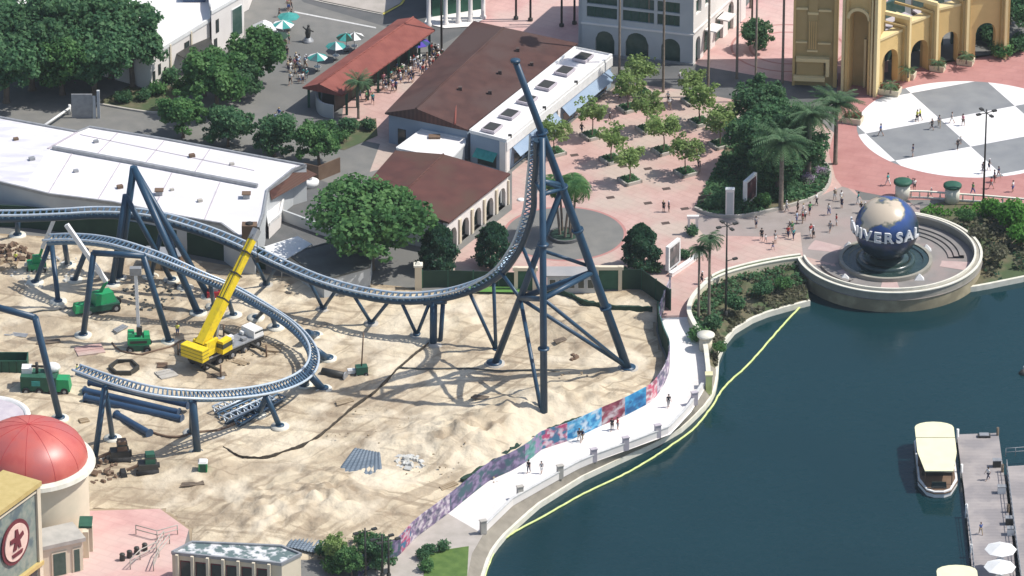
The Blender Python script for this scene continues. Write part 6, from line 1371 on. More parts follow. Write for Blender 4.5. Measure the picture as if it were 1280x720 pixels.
# ground cover on the banks, and named shrubs
def cover(label, I, K, n, leaf, size, h, seed, t0=0, t1=1, name='ground_cover'):
    L = Leaves(seed); q = L.r; i = q.integers(0, len(I) - 1, n); t = q.uniform(t0, t1, n)[:, None]; u = q.random(n)[:, None]; a = I[i] * (1 - u) + I[i + 1] * u; b = K[i] * (1 - u) + K[i + 1] * u; P = a * (1 - t) + b * t
    keep = np.array([noise.noise(Vector(p) * .5) > -.15 and math.hypot(p[0] - pc.x, p[1] - pc.y) > PRr + .35 for p in P]); P = P[keep]; P[:, 2] += q.uniform(.02, h, len(P)); L.put(P, np.tile([0, -.1, 1.0], (len(P), 1)), size); o = L.mb().build(name, leaf); tag(o, label, 'plants', None, 'stuff')
cover('dark low planting on the bank left of the globe', I[62:], K[62:], 5200, 'leaf_grey', .34, .4, 71)
cover('green low planting along the top of the left bank', I[62:], K[62:], 3500, 'leaf_dark', .34, .7, 72, .0, .6)
cover('bright clipped green strip below the balustrade', IC, KC, 4500, 'leaf_bright', .34, .5, 73, .02, .24)
cover('tan and olive tall grasses on the bank right of the platform', IC, KC, 9000, 'leaf_grey', .42, 1.0, 74, .2, .95)
cover('dark undergrowth on the bank right of the platform', IC, KC, 4500, 'leaf_cone', .38, .6, 75, .2, .98)
for i, (x, y, p, s, l) in enumerate([(1262, 285, shB, 1.9, 'big bright green shrub near the right edge above the bank'), (1240, 272, shB, 1.3, 'bright green shrub below the balustrade at the right'), (1278, 305, shB, 1.4, 'bright green shrub at the right edge on the bank'), (1206, 276, shM, 1.0, 'green shrub right of the stone pier'), (1222, 300, shG, 1.3, 'olive grassy clump in the middle of the right bank'), (1250, 325, shG, 1.3, 'olive grassy clump low on the right bank near the water'),
                                        (875, 425, shM, 1.1, 'leafy shrub at the foot of the fan palms'), (893, 408, shD, 1.1, 'dark shrub right of the fan palms'), (915, 385, shD, 1.2, 'dark shrub on the bank under the lamp post'), (950, 368, shD, 1.1, 'dark shrub in the middle of the left bank'), (978, 360, shM, .9, 'green shrub near the globe platform on the left bank'), (900, 440, shM, .8, 'small shrub near the water at the bank tip'),
                                        (198, 118, shM, 1.1, 'shrub in the kerbed bed at the top left'), (215, 100, shD, 1.3, 'dark shrub against the white wall at the top left'), (226, 112, shM, 1.0, 'pale shrub at the right end of the kerbed bed'), (150, 128, shD, 1.1, 'dark shrub at the left of the kerbed bed'), (178, 126, shD, 1.0, 'dark shrub in the middle of the kerbed bed'),
                                        (412, 170, shD, 1.2, 'dark hedge clump below the palm near the red roof'), (440, 164, shD, 1.2, 'dark hedge clump under the feathery palm'), (425, 178, shM, 1.1, 'greener hedge clump below the feathery palm'), (460, 160, shD, 1.0, 'dark hedge clump nearest the pink paving'),
                                        (890, 261, shD, 1.2, 'dark shrub at the foot of the white monolith sign'), (905, 252, shD, 1.2, 'dark shrub behind the white monolith sign'), (928, 262, shD, 1.1, 'dark shrub under the upper framed billboard'), (955, 258, shM, 1.0, 'green shrub right of the upper framed billboard'), (985, 250, shD, 1.0, 'dark shrub in the curved bed'), (865, 292, shD, .9, 'dark shrub left of the fan palm crowns'), (852, 322, shD, .8, 'small dark shrub beside the lower billboard'),
                                        (1010, 226, shL, .9, 'lilac flowering shrub left in the curved bed'), (1024, 218, shL, .9, 'lilac flowering shrub right in the curved bed'), (778, 345, shD, .8, 'clipped shrub left of the conical tree by the fence'), (822, 340, shD, .9, 'clipped shrub right of the conical tree by the fence'),
                                        (430, 705, shM, 1.2, 'green shrub by the hoarding at the bottom edge'), (405, 694, shD, 1.2, 'dark shrub at the bottom edge near the corrugated sheets'), (415, 715, shM, 1.1, 'green shrub lowest at the bottom edge'), (455, 682, shM, 1.1, 'green shrub against the lower hoarding'), (530, 700, shD, .8, 'small dark shrub on the left edge of the lawn'), (540, 692, shD, .8, 'small dark shrub at the top left of the lawn'), (556, 686, shD, .8, 'small dark shrub at the top of the lawn'), (533, 712, shM, .8, 'small green shrub low on the lawn edge'),
                                        (1250, 70, shM, 1.4, 'green shrub at the right end of the arcade'), (1270, 66, shD, 1.6, 'dark shrub at the right edge behind the red paving'), (1240, 55, shD, 1.5, 'dark shrub behind the last arch')]): place(p, x, y, l, s, i, 'shrub', 'shrubs in beds and on banks')
place(rndB, 947, 62, 'round tree on the rose paving between the tall trunks', .8, 3)
place(oakB, 1290, 52, 'dark tree cut by the right edge beyond the arcade', .8, 1); place(oakA, 1262, 30, 'green tree behind the right end of the arcade', .7, 2)
place(rndB, 470, 712, 'round tree over the lower hoarding at the bottom edge', .8, 1.2); place(rnd_, 440, 722, 'round tree cut by the bottom edge near the poles', .7, 2.2)
for x, y, l in [(418, 706, 'young tree by the yard at the bottom edge')]: place(young, x, y, l, .8, 1)
# curved bed kerb with clump
cb_ = [tuple(G(*p)) for p in [(868, 262), (890, 270), (925, 272), (975, 262), (1018, 248), (1036, 232), (1036, 212), (1022, 200)]]; Pk = [Vector(p) for p in spline(cb_, 6)]
mb = MB(); strip_wall(mb, Pk, 0, .45, .35); tag(mb.build('curved_kerb', 'concrete'), 'pale curved kerb round the dark tree clump and lilac flowers', 'kerb')
struct('planting_bed', MB().sheet([p.xy for p in Pk] + [G(985, 140).xy, G(930, 140).xy, G(900, 200).xy], .1), 'bank')
Lf = Leaves(88); q = Lf.r; Pb = [p for p in Pk] + [G(985, 140), G(930, 140), G(900, 200)]; xs_ = q.uniform(min(p.x for p in Pb), max(p.x for p in Pb), 16000); ys_ = q.uniform(min(p.y for p in Pb), max(p.y for p in Pb), 16000)
PP_ = np.array([(x, y, .1 + .5 * q.random()) for x, y in zip(xs_, ys_) if inside(x, y, Pb) and noise.noise(Vector((x * .3, y * .3, 2))) > -.25]); Lf.put(PP_, np.tile([0, -.1, 1.0], (len(PP_), 1)), .36); tag(Lf.mb().build('ground_cover', 'leaf_dark'), 'low dark planting under the tree clump by the billboard', 'plants', None, 'stuff')
struct('hedge_bed', MB().sheet([G(*p).xy for p in [(396, 160), (470, 148), (472, 170), (430, 188), (398, 180)]], .05), 'bank')
finish_protos()
# ================================================================== LAMPS, SIGNS, FURNITURE
def lamp(x, y, top, label, arms=4, group='tall dark lamp posts'):
    c = G(x, y); h = ZT(x, y, top); o = empty('lamp_post', tuple(c), label, 'lamp post', group)
    MB().lathe(c, [(.28, 0), (.28, .5), (.16, .7)], 10).build('base', 'frame_dark', o); MB().tube([c + ez * .6, c + ez * h], [.15, .10], 8).build('pole', 'frame_dark', o)
    for k in range(arms):
        a = k * 2 * math.pi / arms + .5; d = Vector((math.cos(a), math.sin(a), 0)); g = MB().tube([c + ez * (h - .5), c + d * 1.0 + ez * (h - .45)], .06, 6).build('arm', 'frame_dark', o); MB().box(c + d * 1.25 + ez * (h - .55), (.65, .4, .22), a).build('lamp_head', 'frame_dark', g)
lamp(1229, 255, 137, 'tall lamp post with four heads beside the checkered circle'); lamp(907, 394, 278, 'tall lamp post rising beside the fan palms')
lamp(940, 28, -60, 'dark post at the top edge left of the yellow tower', 2); lamp(486, 722, 672, 'right one of two dark posts at the bottom edge', 2); lamp(478, 722, 668, 'left one of two dark posts at the bottom edge', 2); lamp(457, 724, 660, 'dark post among the trees at the bottom edge', 2)
lamp(1076 - 168, 358, 322, 'short dark post by the parapet above the fan palms', 1)
def billboard(x, y, w, h, lift_, rz, label, cols):
    c = G(x, y); o = empty('billboard', tuple(c), label, 'billboard', 'white framed billboards'); d = Vector((math.cos(rz), math.sin(rz), 0)); n = Vector((d.y, -d.x, 0))
    MB().box(c + ez * lift_, (w, .5, h), rz).build('frame', 'white_paint', o); MB().box(c + n * .27 + ez * (lift_ + .35), (w - .7, .06, h - .7), rz).build('poster', cols, o)
    for s in (-1, 1): MB().box(c + d * s * w * .3, (.3, .3, lift_ + .1), rz).build('post', 'white_paint', o)
M['poster'] = mat('dark_poster', (.03, .025, .03), (.16, .05, .06), .8, .5, c3=(.30, .22, .22), s3=.7, f3=.58); M['poster2'] = mat('grey_poster', (.05, .06, .06), (.20, .16, .15), .8, .5, c3=(.32, .28, .28), s3=.7, f3=.58)
billboard(937, 256, 3.3, 3.6, .6, R(62), 'upper framed billboard with a dark red poster beside the tree clump', 'poster'); billboard(841, 337, 3.2, 3.5, .5, R(60), 'lower framed billboard with a grey poster near the green fence corner', 'poster2')
c = G(912, 271); o = empty('sign_pillar', tuple(c), 'tall plain white monolith sign left of the upper billboard', 'sign'); MB().box(c, (1.15, .7, 4.1)).build('slab', 'white_wall', o); MB().box(c + ez * 4.1, (1.25, .8, .15)).build('cap', 'white_paint', o); MB().box(c + Vector((0, -.37, .6)), (.8, .04, 3.2)).build('face_panel', 'shade_wall', o)
c = G(866, 293); o = empty('gate_arch', tuple(c), 'small white arch frame behind the fan palm crowns', 'arch')
for dx in (-.55, .55): MB().box(c + Vector((dx, 0, 0)), (.3, .4, 2.4)).build('post', 'white_wall', o)
MB().box(c + ez * 2.4, (1.6, .5, .4)).build('lintel', 'white_wall', o)
P = by_step([tuple(G(*p)) for p in [(838, 346), (862, 330), (877, 318)]], .8); o = empty('low_planter_wall', tuple(P[1]), 'low white planter wall by the lower billboard', 'wall'); mb = MB(); strip_wall(mb, P, 0, .5, .5); mb.build('wall', 'white_wall', o); mb = MB(); strip_wall(mb, P, .5, .6, .65); mb.build('coping', 'white_paint', o)
M['teal_dark'] = M['teal']
def umbrella(x, y, cols, label, r=1.45, cat='parasol', group='cafe parasols by the red roof', h=2.5, table=True):
    c = G(x, y); o = empty('parasol', tuple(c), label, cat, group); MB().tube([c, c + ez * (h + .4)], .05, 6).build('pole', 'white_paint', o)
    for k in range(8):
        mb = MB(); a0, a1 = k * math.pi / 4, (k + 1) * math.pi / 4; q = [c + Vector((r * math.cos(a0), r * math.sin(a0), h - .35)), c + Vector((r * math.cos(a1), r * math.sin(a1), h - .35)), c + ez * (h + .35)]; mb.face(q); mb.face([p - ez * .04 for p in reversed(q)])
        mb.build('canopy_panel', cols[k % len(cols)], o)
    if table: MB().lathe(c + ez * .7, [(.5, 0), (.5, .06), (0, .06)], 12).build('table_top', 'white_paint', o); MB().lathe(c, [(.35, 0), (.35, .08), (.05, .1)], 12).build('base', 'frame_dark', o)
umbrella(397, 89, ['teal', 'dark_teal', 'teal', 'white_paint'], 'teal and white parasol, nearest one left of the red roof'); umbrella(420, 75, ['teal', 'dark_teal', 'white_paint', 'teal'], 'teal and white parasol, second along the red roof'); umbrella(443, 63, ['white_paint', 'tarp'], 'white and grey parasol, farthest along the red roof'); umbrella(433, 64, ['hoard_green', 'teal'], 'dark green parasol beside the white and grey one')
umbrella(361, 38, ['teal', 'teal'], 'plain teal parasol, farthest in the group at the road', 1.6); umbrella(354, 48, ['teal', 'white_paint'], 'teal and white parasol at the front of the group by the road', 1.6); umbrella(347, 62, ['hoard_green', 'hoard_green'], 'dark green parasol at the near end of the group by the road', 1.6)
umbrella(523, 75, ['purple', 'blue_tube'], 'purple parasol over the crowd at the far end of the shelter', 1.7, h=3.0)
umbrella(1250, 706, ['white_paint'], 'white parasol on the dock, rear one of two', 1.95, group='white parasols on the dock'); umbrella(1249, 728, ['white_paint'], 'white parasol on the dock, front one of two', 1.95, group='white parasols on the dock')
c = G(331, 52); o = empty('market_tent', tuple(c), 'white peaked tent at the left of the roadside parasols', 'tent'); MB().box(c + ez * 2.2, (2.8, 2.8, 1.1), .3, top=.12).build('canopy', 'white_paint', o); MB().box(c + ez * 1.2, (2.75, 2.75, 1.0), .3).build('side_cloth', 'white_wall', o)
for dx in (-1.2, 1.2):
    for dy in (-1.2, 1.2): MB().box(c + Vector((dx, dy, 0)), (.1, .1, 2.3)).build('post', 'steel', o)
c = G(385, 52); o = empty('statue', tuple(c), 'small dark statue on a low base standing on the open pavement', 'statue'); MB().lathe(c, [(.8, 0), (.8, .25), (.5, .35), (.5, .6), (0, .6)], 14).build('base', 'steel', o); MB().tube([c + ez * .6, c + ez * 1.4, c + Vector((.1, 0, 2.0)), c + Vector((.1, 0, 2.3))], [.28, .42, .30, .16], 10).sphere(c + Vector((.1, 0, 2.45)), .2).tube([c + Vector((.3, 0, 1.8)), c + Vector((.8, .1, 1.5))], .1, 6).tube([c + Vector((-.2, 0, 1.8)), c + Vector((-.7, .1, 2.3))], .1, 6).build('figure', 'frame_dark', o)
# dark flat plates on the plaza
i = 0
for x, y, w8 in [(810, 211, 'behind the nearest young tree, right one'), (779, 208, 'between the two front tree planters'), (763, 247, 'left of the standing pair'), (833, 236, 'behind the standing pair'), (810, 254, 'just left of the pair'), (856, 261, 'just right of the pair'), (832, 279, 'in front of the standing pair'), (879, 242, 'behind the dark bench'), (718, 194, 'right of the tower mast')]:
    c = G(x, y); rz = .3; mb = MB(); mb.box(c, (1.1, .75, .03), rz); o = mb.build('dark_plate', 'tile_grey'); i += 1; tag(o, 'dark flat plate ' + w8, 'drain cover', 'dark flat plates on the plaza paving')
c = G(651, 250); o = MB().lathe(c, [(.5, 0), (.5, .12), (.3, .2), (0, .2)], 16).build('manhole_cover', 'white_paint'); tag(o, 'round white disc on the paving beside the arched shop', 'manhole cover')
# stroller-like cluster near the billboard
c = G(881, 254); o = empty('bench', tuple(c), 'dark bench with bags at the left tip of the curved bed', 'bench'); MB().box(c + ez * .4, (1.7, .6, .12), .4).build('seat', 'frame_dark', o); MB().box(c + Vector((-.1, .3, .55)), (1.7, .1, .5), .4).build('backrest', 'frame_dark', o)
for dx in (-.6, .6): MB().box(c + Vector((dx, dx * .4, 0)), (.1, .45, .4), .4).build('leg', 'steel', o)
# lower plaza: bollards and railings
for i, (x, y) in enumerate([(153, 700.5), (162, 697), (171, 692.5), (181, 688)]):
    c = G(x, y); o = MB().lathe(c, [(.32, 0), (.36, .3), (.30, .75), (.36, .8), (.3, .95), (0, 1.0)], 12).build('bollard', 'frame_dark'); tag(o, ['leftmost', 'second', 'third', 'rightmost'][i] + ' of four dark bollards on the lower rose paving', 'bollard', 'dark bollards on the lower paving')
def railing(pts, h, label, m='steel', step=1.2, r=.05, group='railings'):
    P = by_step([tuple(G(*p)) if len(p) == 2 else tuple(G(*p)) for p in pts], step); o = empty('railing', tuple(P[len(P) // 2]), label, 'railing', group)
    for p in P: MB().tube([Vector(p), Vector(p) + ez * h], r, 6).build('post', m, o)
    for z in (h, h * .55): MB().tube([Vector(p) + ez * z for p in P], r, 6).build('rail', m, o)
railing([(163, 712), (166, 702), (192, 696), (205, 676)], 1.4, 'stepped grey railing on the lower rose paving', 'concrete', 2.4, .07); railing([(192, 714), (196, 700), (212, 680)], 1.4, 'inner grey railing on the lower rose paving', 'concrete', 2.4, .07)
railing([(170, 668), (200, 676), (222, 668)], 1.3, 'pale railing beside the market building', 'concrete', 2.4, .07)

# ================================================================== DOCK AND BOATS
def W(x, y, z=WZ): return G(x, y, z)
DZ = -1.0
dk = empty('dock', tuple(W(1230, 640)), 'long weathered plank dock at the lower right', 'dock')
def deck(px, par, z=DZ):
    P = [G(x, y, z) for x, y in px]; MB().prism([p.xy for p in P], z - .35, z).build('deck', 'plank', par); return P
P = deck([(1196, 543), (1248, 541), (1256, 600), (1266, 680), (1276, 790), (1222, 790), (1214, 700), (1205, 610)], dk)
for x, y in [(1197, 546), (1202, 590), (1208, 640), (1214, 690), (1247, 544), (1253, 590), (1260, 640)]:
    c = G(x, y, DZ); MB().tube([c - ez * 2, c + ez * 1.1], .17, 8).build('pile', 'white_paint' if x < 1220 else 'bark', dk)
dk2 = empty('side_pier', tuple(W(1275, 640)), 'second plank pier with steel railings at the right edge', 'dock')
P = deck([(1258, 583), (1330, 578), (1340, 790), (1286, 790), (1268, 665)], dk2, -.6)
railing([(1257, 571, -.6), (1285, 569, -.6), (1330, 566, -.6)], 1.2, 'steel railing along the far end of the side pier', 'steel'); railing([(1258, 585, -.6), (1268, 665, -.6), (1284, 790, -.6)], 1.2, 'steel railing along the left side of the side pier', 'steel')
railing([(1208, 640, DZ), (1216, 700, DZ), (1222, 780, DZ)], 1.1, 'steel railing on the lake side of the dock', 'steel')
for i, (x, y, m_, l_) in enumerate([(1246, 583, 'frame_dark', 'dark mooring winch on the dock edge'), (1252, 616, 'white_paint', 'white service cabinet on the right dock edge'), (1264, 668, 'white_paint', 'small white post box by the pier railing'), (1262, 655, 'frame_dark', 'dark bin on the dock beside the railing'), (1230, 546, 'frame_dark', 'dark cleat bar at the far end of the dock')]):
    c = G(x, y, DZ); o = empty('dock_box', tuple(c), l_, 'dock equipment'); MB().box(c, (1.0 if i != 4 else 1.6, .7, .9 if i != 4 else .3)).build('body', m_, o); MB().box(c + ez * (.9 if i != 4 else .3), (1.1 if i != 4 else 1.2, .8, .1)).build('lid', 'steel', o)
def boat(x0, y0, x1, y1, w_, label, roofz=1.3):
    """stern (x0,y0) far end, bow near end; the cream canopy covers most of it"""
    a, b = G(x0, y0, roofz), G(x1, y1, roofz); d = (b - a); L_ = d.length; d.normalize(); s = Vector((d.y, -d.x, 0)); a.z = b.z = 0; o = empty('water_taxi', (a.x, a.y, WZ), label, 'boat', 'cream roofed water taxis')
    def outline(k, l0, l1, n=8):
        out = []
        for i in range(n + 1): th = math.pi * i / n; out.append(a + d * (l0 + 1.5 - 1.5 * math.sin(th)) + s * math.cos(th) * -k)
        out += [a + d * (l1 - 3.2) + s * k, a + d * (l1 - .6) + s * k * .62, a + d * l1 + s * k * .25, a + d * l1 - s * k * .25, a + d * (l1 - .6) - s * k * .62, a + d * (l1 - 3.2) - s * k]
        return [p.xy for p in out]
    MB().prism(outline(w_ / 2, -.4, L_ + 1.2), WZ - .4, WZ + .85).build('hull', 'white_paint', o); MB().prism(outline(w_ / 2 + .06, -.45, L_ + 1.3), WZ + .55, WZ + .7).build('rub_strake', 'brown_metal', o); MB().prism(outline(w_ / 2 - .25, -.1, L_ + .9), WZ + .86, WZ + .9).build('deck', 'brown_metal', o)
    q = outline(w_ / 2, 0, 4.2)[:9] + [(a + d * 4.2 + s * w_ / 2).xy, (a + d * 4.2 - s * w_ / 2).xy]; MB().prism(q, roofz - .12, roofz).build('rear_canopy', 'cream_canvas', o)
    q = [a + d * 4.45 + s * w_ / 2, a + d * 4.45 - s * w_ / 2, a + d * (L_ * .62) - s * w_ / 2, a + d * L_ - s * w_ * .36, a + d * L_ + s * w_ * .36, a + d * (L_ * .62) + s * w_ / 2]; MB().prism([p.xy for p in q], roofz - .1, roofz + .05).build('front_canopy', 'cream_canvas', o)
    for t in (.02, .3, .58, .95):
        for k in (-1, 1): p = a + d * L_ * t + s * k * w_ * (.46 if t < .9 and t > .1 else .34); MB().tube([(p.x, p.y, WZ + .6), (p.x, p.y, roofz - .1)], .07, 6).build('canopy_post', 'brown_metal', o)
    for t in (.25, .42, .59, .76):
        p = a + d * L_ * t; MB().box((p.x, p.y, WZ + .9), (w_ * .8, .5, .45), math.atan2(s.y, s.x)).build('bench', 'frame_dark', o)
    p = a + d * (L_ + .4); MB().box((p.x, p.y, WZ + .9), (w_ * .4, .2, .9), math.atan2(s.y, s.x), top=.9).build('windscreen', 'glass', o)
boat(1167, 527, 1174, 589, 4.9, 'cream roofed water taxi moored at the left side of the dock'); boat(1195, 706, 1204, 775, 4.9, 'cream roofed boat cut off by the bottom edge below the dock')
c = G(1272, 465, WZ); o = empty('channel_buoy', tuple(W(1279, 467)), 'small dark float at the right edge of the lake', 'buoy'); c = W(1279, 467); MB().lathe(c, [(.5, -.2), (.6, .1), (.3, .5), (0, .6)], 12).build('float', 'frame_dark', o); MB().tube([c + ez * .5, c + ez * 1.1], .06, 6).build('mast', 'steel', o)
# floating boom
bp2 = [(1006, 379), (998, 387), (978, 408), (958, 431), (935, 457), (913, 477), (900, 492), (889, 510), (868, 536), (840, 557), (810, 577), (776, 596), (730, 618), (680, 646), (640, 668), (622, 684), (612, 704), (600, 740)]
P = [Vector(p) for p in spline([tuple(W(*p)) for p in bp2], 8)]; rng = random.Random(8)
P = [Vector((p.x + rng.uniform(-.04, .04), p.y + rng.uniform(-.04, .04), WZ + .12)) for p in P]
bm_ = empty('floating_boom', tuple(P[len(P) // 2]), 'yellow floating barrier curving across the water beside the promenade', 'boom')
MB().tube(P, .135, 7).build('float', 'boom_yellow', bm_); mb = MB(); strip_wall(mb, [p.xy for p in P], WZ - .5, WZ + .05, .06); mb.build('skirt', 'boom_yellow', bm_)

# ================================================================== PEOPLE
def skinned(name, verts, edges, radii, root):
    me = bpy.data.meshes.new(name); me.from_pydata(verts, edges, []); o = bpy.data.objects.new(name, me); C.objects.link(o)
    md = o.modifiers.new('s', 'SKIN'); md.use_smooth_shade = True
    for i, r in enumerate(radii): me.skin_vertices[0].data[i].radius = r if isinstance(r, tuple) else (r, r)
    me.skin_vertices[0].data[root].use_root = True; ss = o.modifiers.new('u', 'SUBSURF'); ss.levels = 1; bpy.context.view_layer.update()
    out = bpy.data.meshes.new_from_object(o.evaluated_get(bpy.context.evaluated_depsgraph_get())); bpy.data.objects.remove(o); bpy.data.meshes.remove(me); out.name = name; return out
def figure(pose):
    # facing -Y; step = stride, arm = arm swing
    st, sw, bend = pose
    J = {'pel': (0, 0, .95), 'chest': (0, -bend * .2, 1.35), 'neck': (0, -bend * .26, 1.50), 'head': (0, -bend * .32, 1.66), 'top': (0, -bend * .32, 1.73)}
    for s, k in ((-1, 1), (1, -1)):
        n = 'l' if s < 0 else 'r'
        J['hip' + n] = (s * .10, 0, .90); J['knee' + n] = (s * .11, -st * k * .22 - .03, .49); J['ank' + n] = (s * .11, -st * k * .42 + .02 + (0 if k * st >= 0 else .04), .09); J['toe' + n] = (s * .12, -st * k * .42 - .16, .04)
        J['sh' + n] = (s * .19, -bend * .22, 1.43); J['elb' + n] = (s * .24, sw * k * .16 - bend * .2, 1.15); J['wri' + n] = (s * .25, sw * k * .22 - .14 - bend * .25, .92); J['han' + n] = (s * .25, sw * k * .24 - .19 - bend * .25, .83)
    return J
def mesh_of(J, chain, name, root):
    names = []; 
    for a, b, ra, rb in chain:
        for q in (a, b):
            if q not in names: names.append(q)
    rad = {}
    for a, b, ra, rb in chain: rad.setdefault(a, ra); rad.setdefault(b, rb)
    return skinned(name, [J[q] for q in names], [(names.index(a), names.index(b)) for a, b, _, _ in chain], [rad[q] for q in names], names.index(root))
BODY = [('pel', 'chest', (.13, .09), (.14, .10)), ('chest', 'neck', 0, .055), ('neck', 'head', 0, (.085, .10)), ('head', 'top', 0, (.06, .07))]
for n in 'lr': BODY += [('pel', 'hip' + n, 0, .085), ('hip' + n, 'knee' + n, 0, .06), ('knee' + n, 'ank' + n, 0, .04), ('ank' + n, 'toe' + n, 0, .035), ('chest', 'sh' + n, 0, .06), ('sh' + n, 'elb' + n, 0, .042), ('elb' + n, 'wri' + n, 0, .03), ('wri' + n, 'han' + n, 0, .035)]
POSES = [(.0, .1, 0), (.8, 1, .1), (-.8, -1, .1), (.4, .5, .3)]
PM = []
for k, ps in enumerate(POSES):
    J = figure(ps); body = mesh_of(J, BODY, 'person', 'pel'); J2 = dict(J)
    for n in 'lr': J2['e2' + n] = tuple(J['sh' + n][i] * .35 + J['elb' + n][i] * .65 for i in range(3)); J2['k2' + n] = tuple(J['knee' + n][i] for i in range(3)); J2['a2' + n] = tuple(J['knee' + n][i] * .25 + J['ank' + n][i] * .75 for i in range(3))
    shirt = mesh_of(J2, [('pel', 'chest', (.165, .125), (.175, .13))] + [x for n in 'lr' for x in (('chest', 'sh' + n, 0, .085), ('sh' + n, 'e2' + n, 0, .07))], 'shirt', 'pel')
    shorts = mesh_of(J2, [x for n in 'lr' for x in (('pel', 'hip' + n, (.15, .11), .115), ('hip' + n, 'k2' + n, 0, .085))], 'shorts', 'pel')
    trous = mesh_of(J2, [x for n in 'lr' for x in (('pel', 'hip' + n, (.15, .11), .115), ('hip' + n, 'k2' + n, 0, .08), ('k2' + n, 'a2' + n, 0, .06))], 'trousers', 'pel')
    hd = MB().sphere((J['head'][0], J['head'][1] + .02, J['head'][2] + .06), .118, 10, 6, (1, 1.1, .85)); hm = bpy.data.meshes.new('hair'); hm.from_pydata(hd.v, [], hd.f)
    face = MB().sphere((0, J['head'][1] - .1, J['head'][2] - .01), .022, 6, 4)
    PM.append((body, shirt, shorts, trous, hm))
for body, *_ in PM: body.materials.clear(); body.materials.append(M['skin'])
COL = {'white': (.75, .75, .73), 'black': (.03, .03, .035), 'red': (.45, .05, .05), 'blue': (.06, .13, .35), 'grey': (.28, .28, .29), 'pink': (.65, .28, .33), 'yellow': (.78, .80, .12), 'teal': (.05, .32, .32), 'navy': (.02, .03, .08), 'khaki': (.38, .31, .21), 'pale blue': (.40, .52, .66), 'green': (.08, .28, .10)}
for k, v in COL.items(): M['cloth_' + k] = mat('cloth_' + k.replace(' ', '_'), v, tuple(x * .85 for x in v), 8, .85)
for k, v in (('brown', (.10, .05, .03)), ('blond', (.45, .34, .18)), ('capped', (.7, .7, .7))): M['hair_' + k] = mat('hair_' + k, v, None, 5, .7)
hairs = ['hair', 'hair', 'hair_brown', 'hair_blond', 'hair_capped']
MC = {}
def mcopy(me, key, m):
    if (me.name, key) not in MC:
        n = me.copy(); n.materials.clear(); n.materials.append(m); n.polygons.foreach_set('use_smooth', [True] * len(n.polygons)); MC[(me.name, key)] = n
    return MC[(me.name, key)]
prng = random.Random(77); hue = ['white', 'white', 'black', 'grey', 'red', 'blue', 'pink', 'teal', 'navy', 'pale blue', 'khaki', 'green', 'white', 'black']
SEEN = {}
def people(pts, where, group, face=None):
    pts = sorted(pts, key=lambda p: p[0])
    for i, p in enumerate(pts):
        x, y = p[0], p[1]; sh = p[2] if len(p) > 2 else prng.choice(hue); lo = p[3] if len(p) > 3 else prng.choice(['black', 'navy', 'grey', 'khaki', 'white', 'blue']); c = G(x, y, p[4] if len(p) > 4 else .015)
        k = prng.randrange(4); b, s_, so, tr_, hr = PM[k]; long_ = prng.random() < .35 and len(sh) < 9; sc = prng.uniform(.92, 1.08) * (.72 if prng.random() < .12 else 1)
        n = bpy.data.objects.new('person', b); C.objects.link(n); n.location = c; n.rotation_euler = (0, 0, prng.uniform(0, 6.28)); n.scale = (sc,) * 3
        q = ORD[i + 1] if i + 1 < len(ORD) else str(i + 1) + 'th'; 
        if len(pts) > 1: pos = q + ' from left ' + where
        else: pos = where
        tag(n, f"{sh} top and {lo} {'trousers' if long_ else 'shorts'}, {pos}", 'person', group)
        hkey = prng.choice(hairs)
        for nm_, me, key in (('shirt', s_, 'cloth_' + sh), ('trousers' if long_ else 'shorts', tr_ if long_ else so, 'cloth_' + lo), ('hair', hr, hkey)):
            o = bpy.data.objects.new(nm_, mcopy(me, key, M[key])); C.objects.link(o); o.parent = n
z1 = lambda a: [(980 + x / 3.79, 220 + (y + 20) / 3.79) for x, y in a]
people(z1([(12, 150), (65, 155), (92, 165), (98, 190), (155, 118), (213, 165), (240, 95), (270, 100), (273, 132), (248, 215), (218, 245), (28, 228), (45, 280), (88, 205), (138, 275), (350, 115), (365, 155), (382, 160), (20, 262), (60, 205), (125, 262)]), 'by the globe', 'people walking by the globe')
people([(966, 312), (969, 304), (985, 297), (990, 292), (1017, 297), (1012, 268)], 'below the lilac flowers', 'people walking by the globe')
people([(1101, 170, 'blue', 'grey'), (1146, 152, 'yellow', 'black'), (1150, 150, 'yellow', 'black'), (1165, 162, 'black', 'black'), (1174, 159, 'grey', 'khaki'), (1190, 154, 'grey', 'white'), (1204, 157, 'pink', 'black'), (1141, 196, 'navy', 'grey'), (1197, 187, 'black', 'black'), (1201, 180, 'white', 'grey'), (1236, 213, 'black', 'navy'), (1229, 217, 'grey', 'grey'), (1243, 228, 'navy', 'black'), (1248, 222, 'navy', 'grey'), (1239, 236, 'red', 'grey')], 'on or near the checkered circle', 'people on the checkered circle')
people([(1110, 232), (1135, 231), (1141, 234), (1143, 238), (1164, 246), (1216, 243), (1266, 240)], 'on red paving above globe', 'people above the globe')
people([(829.5, 265, 'black', 'black'), (836, 265, 'navy', 'black')], 'of the pair on open plaza', 'people on the pink plaza')
people([(875, 215, 'navy', 'grey'), (871, 199, 'red', 'black'), (873, 210, 'grey', 'navy')], 'beside right planter', 'people on the pink plaza')
people([(762, 151, 'black', 'black'), (757, 124, 'white', 'grey'), (727, 168, 'black', 'navy'), (780, 122), (786, 122), (775, 126), (791, 119), (721, 147, 'white', 'white'), (771, 121)], 'by the blue canopies', 'people on the pink plaza')
people([(837, 136, 'white', 'khaki'), (907, 167, 'grey', 'black'), (895, 168, 'black', 'black'), (850, 102, 'white', 'grey'), (835, 128)], 'at the plaza street', 'people on the pink plaza')
people([(952, 300, 'black', 'black'), (957, 303, 'white', 'grey'), (945, 285)], 'on the grey lane', 'people on the grey lane')
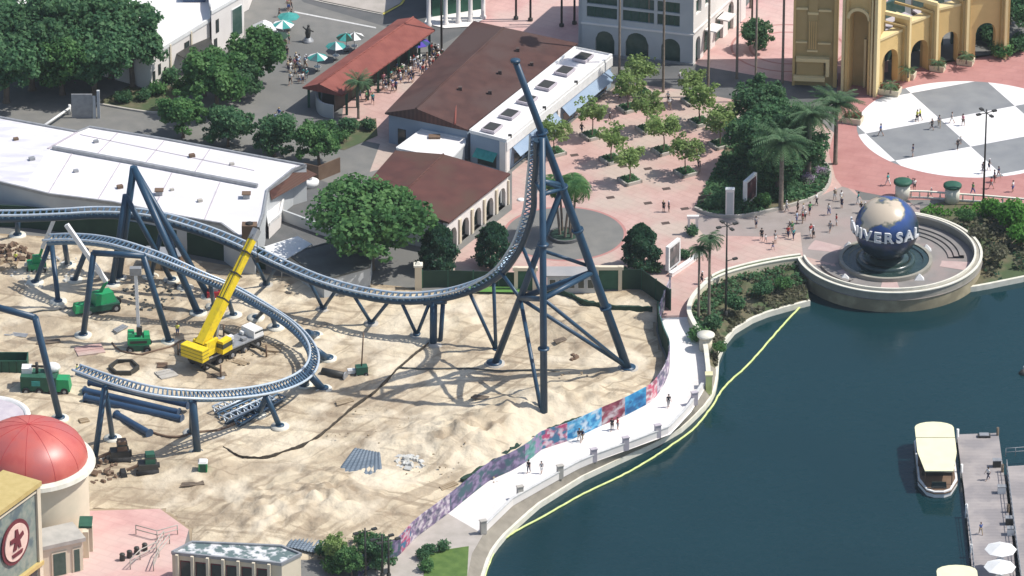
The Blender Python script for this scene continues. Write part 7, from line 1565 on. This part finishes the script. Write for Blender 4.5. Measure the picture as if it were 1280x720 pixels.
people([(877, 355, 'black', 'navy'), (889, 354, 'navy', 'black')], 'by the parapet above the fan palms', 'people by the parapet')
people([(835.5, 509, 'black', 'grey')], 'alone on the white promenade', 'people on the promenade')
people([(765, 538, 'black', 'black'), (772, 537, 'red', 'grey')], 'of two by the maroon mural', 'people on the promenade')
people([(724, 552, 'black', 'grey'), (728, 551, 'navy', 'khaki')], 'of two by the azure mural', 'people on the promenade')
people([(661, 591, 'black', 'navy'), (677, 592, 'grey', 'white')], 'of two lowest on promenade', 'people on the promenade')
people([(362, 160, 'navy', 'black'), (354, 153), (344, 152), (349, 150)], 'above the white roof', 'people in the upper yard')
cr_ = [(prng.uniform(0, 1), prng.uniform(0, 1)) for _ in range(19)]
people([(360 + 24 * a, 80 + 26 * b + 0 * a) for a, b in cr_], 'by the teal parasols', 'crowd by the teal parasols')
people([(333 + 30 * prng.random(), 48 + 26 * prng.random()) for _ in range(16)], 'round the roadside parasols', 'crowd by the roadside parasols')
people([(342 + 28 * prng.random(), 10 + 12 * prng.random()) for _ in range(6)], 'crossing the road at the top', 'people crossing the road')
A_ = [(prng.random(), prng.uniform(-1, 1)) for _ in range(60)]
cw_ = [(478 + 74 * t + 9 * s, 113 - 42 * t + 7 * s) for t, s in A_]
for k in range(3): people(sorted(cw_, key=lambda p: -p[1])[k * 20:(k + 1) * 20], ['in the near shelter crowd', 'in the middle shelter crowd', 'in the rear shelter crowd'][k], 'crowd beside the red roofed shelter')
people([(466, 130), (458, 127), (463, 124), (450, 124)], 'by the feathery palm near the shelter', 'people by the shelter')
people([(96, 470, 'yellow', 'navy', .2), (222, 420, 'yellow', 'blue', .2), (20, 330, 'yellow', 'navy', .2)], 'of three yellow workers', 'site workers')
people([(1235, 600, 'white', 'navy', DZ), (1226, 668, 'blue', 'khaki', DZ)], 'of two standing on the dock', 'people on the dock')
# ================================================================== AIR
mb = MB(); mb.box((0, 0, -3.6), (6400, 6400, 430)); hz = mb.build('haze', 'asphalt'); hm = bpy.data.materials.new('haze_air'); hm.use_nodes = True; hn = hm.node_tree
hn.nodes.clear(); ho = hn.nodes.new('ShaderNodeOutputMaterial'); hv = hn.nodes.new('ShaderNodeVolumePrincipled'); hv.inputs['Color'].default_value = (.88, .94, 1, 1); hv.inputs['Density'].default_value = .00004; hv.inputs['Anisotropy'].default_value = .2
hn.links.new(hv.outputs[0], ho.inputs['Volume']); hz.data.materials.clear(); hz.data.materials.append(hm); tag(hz, 'thin daylight haze over the whole park', None, None, 'stuff'); hz['category'] = 'haze'
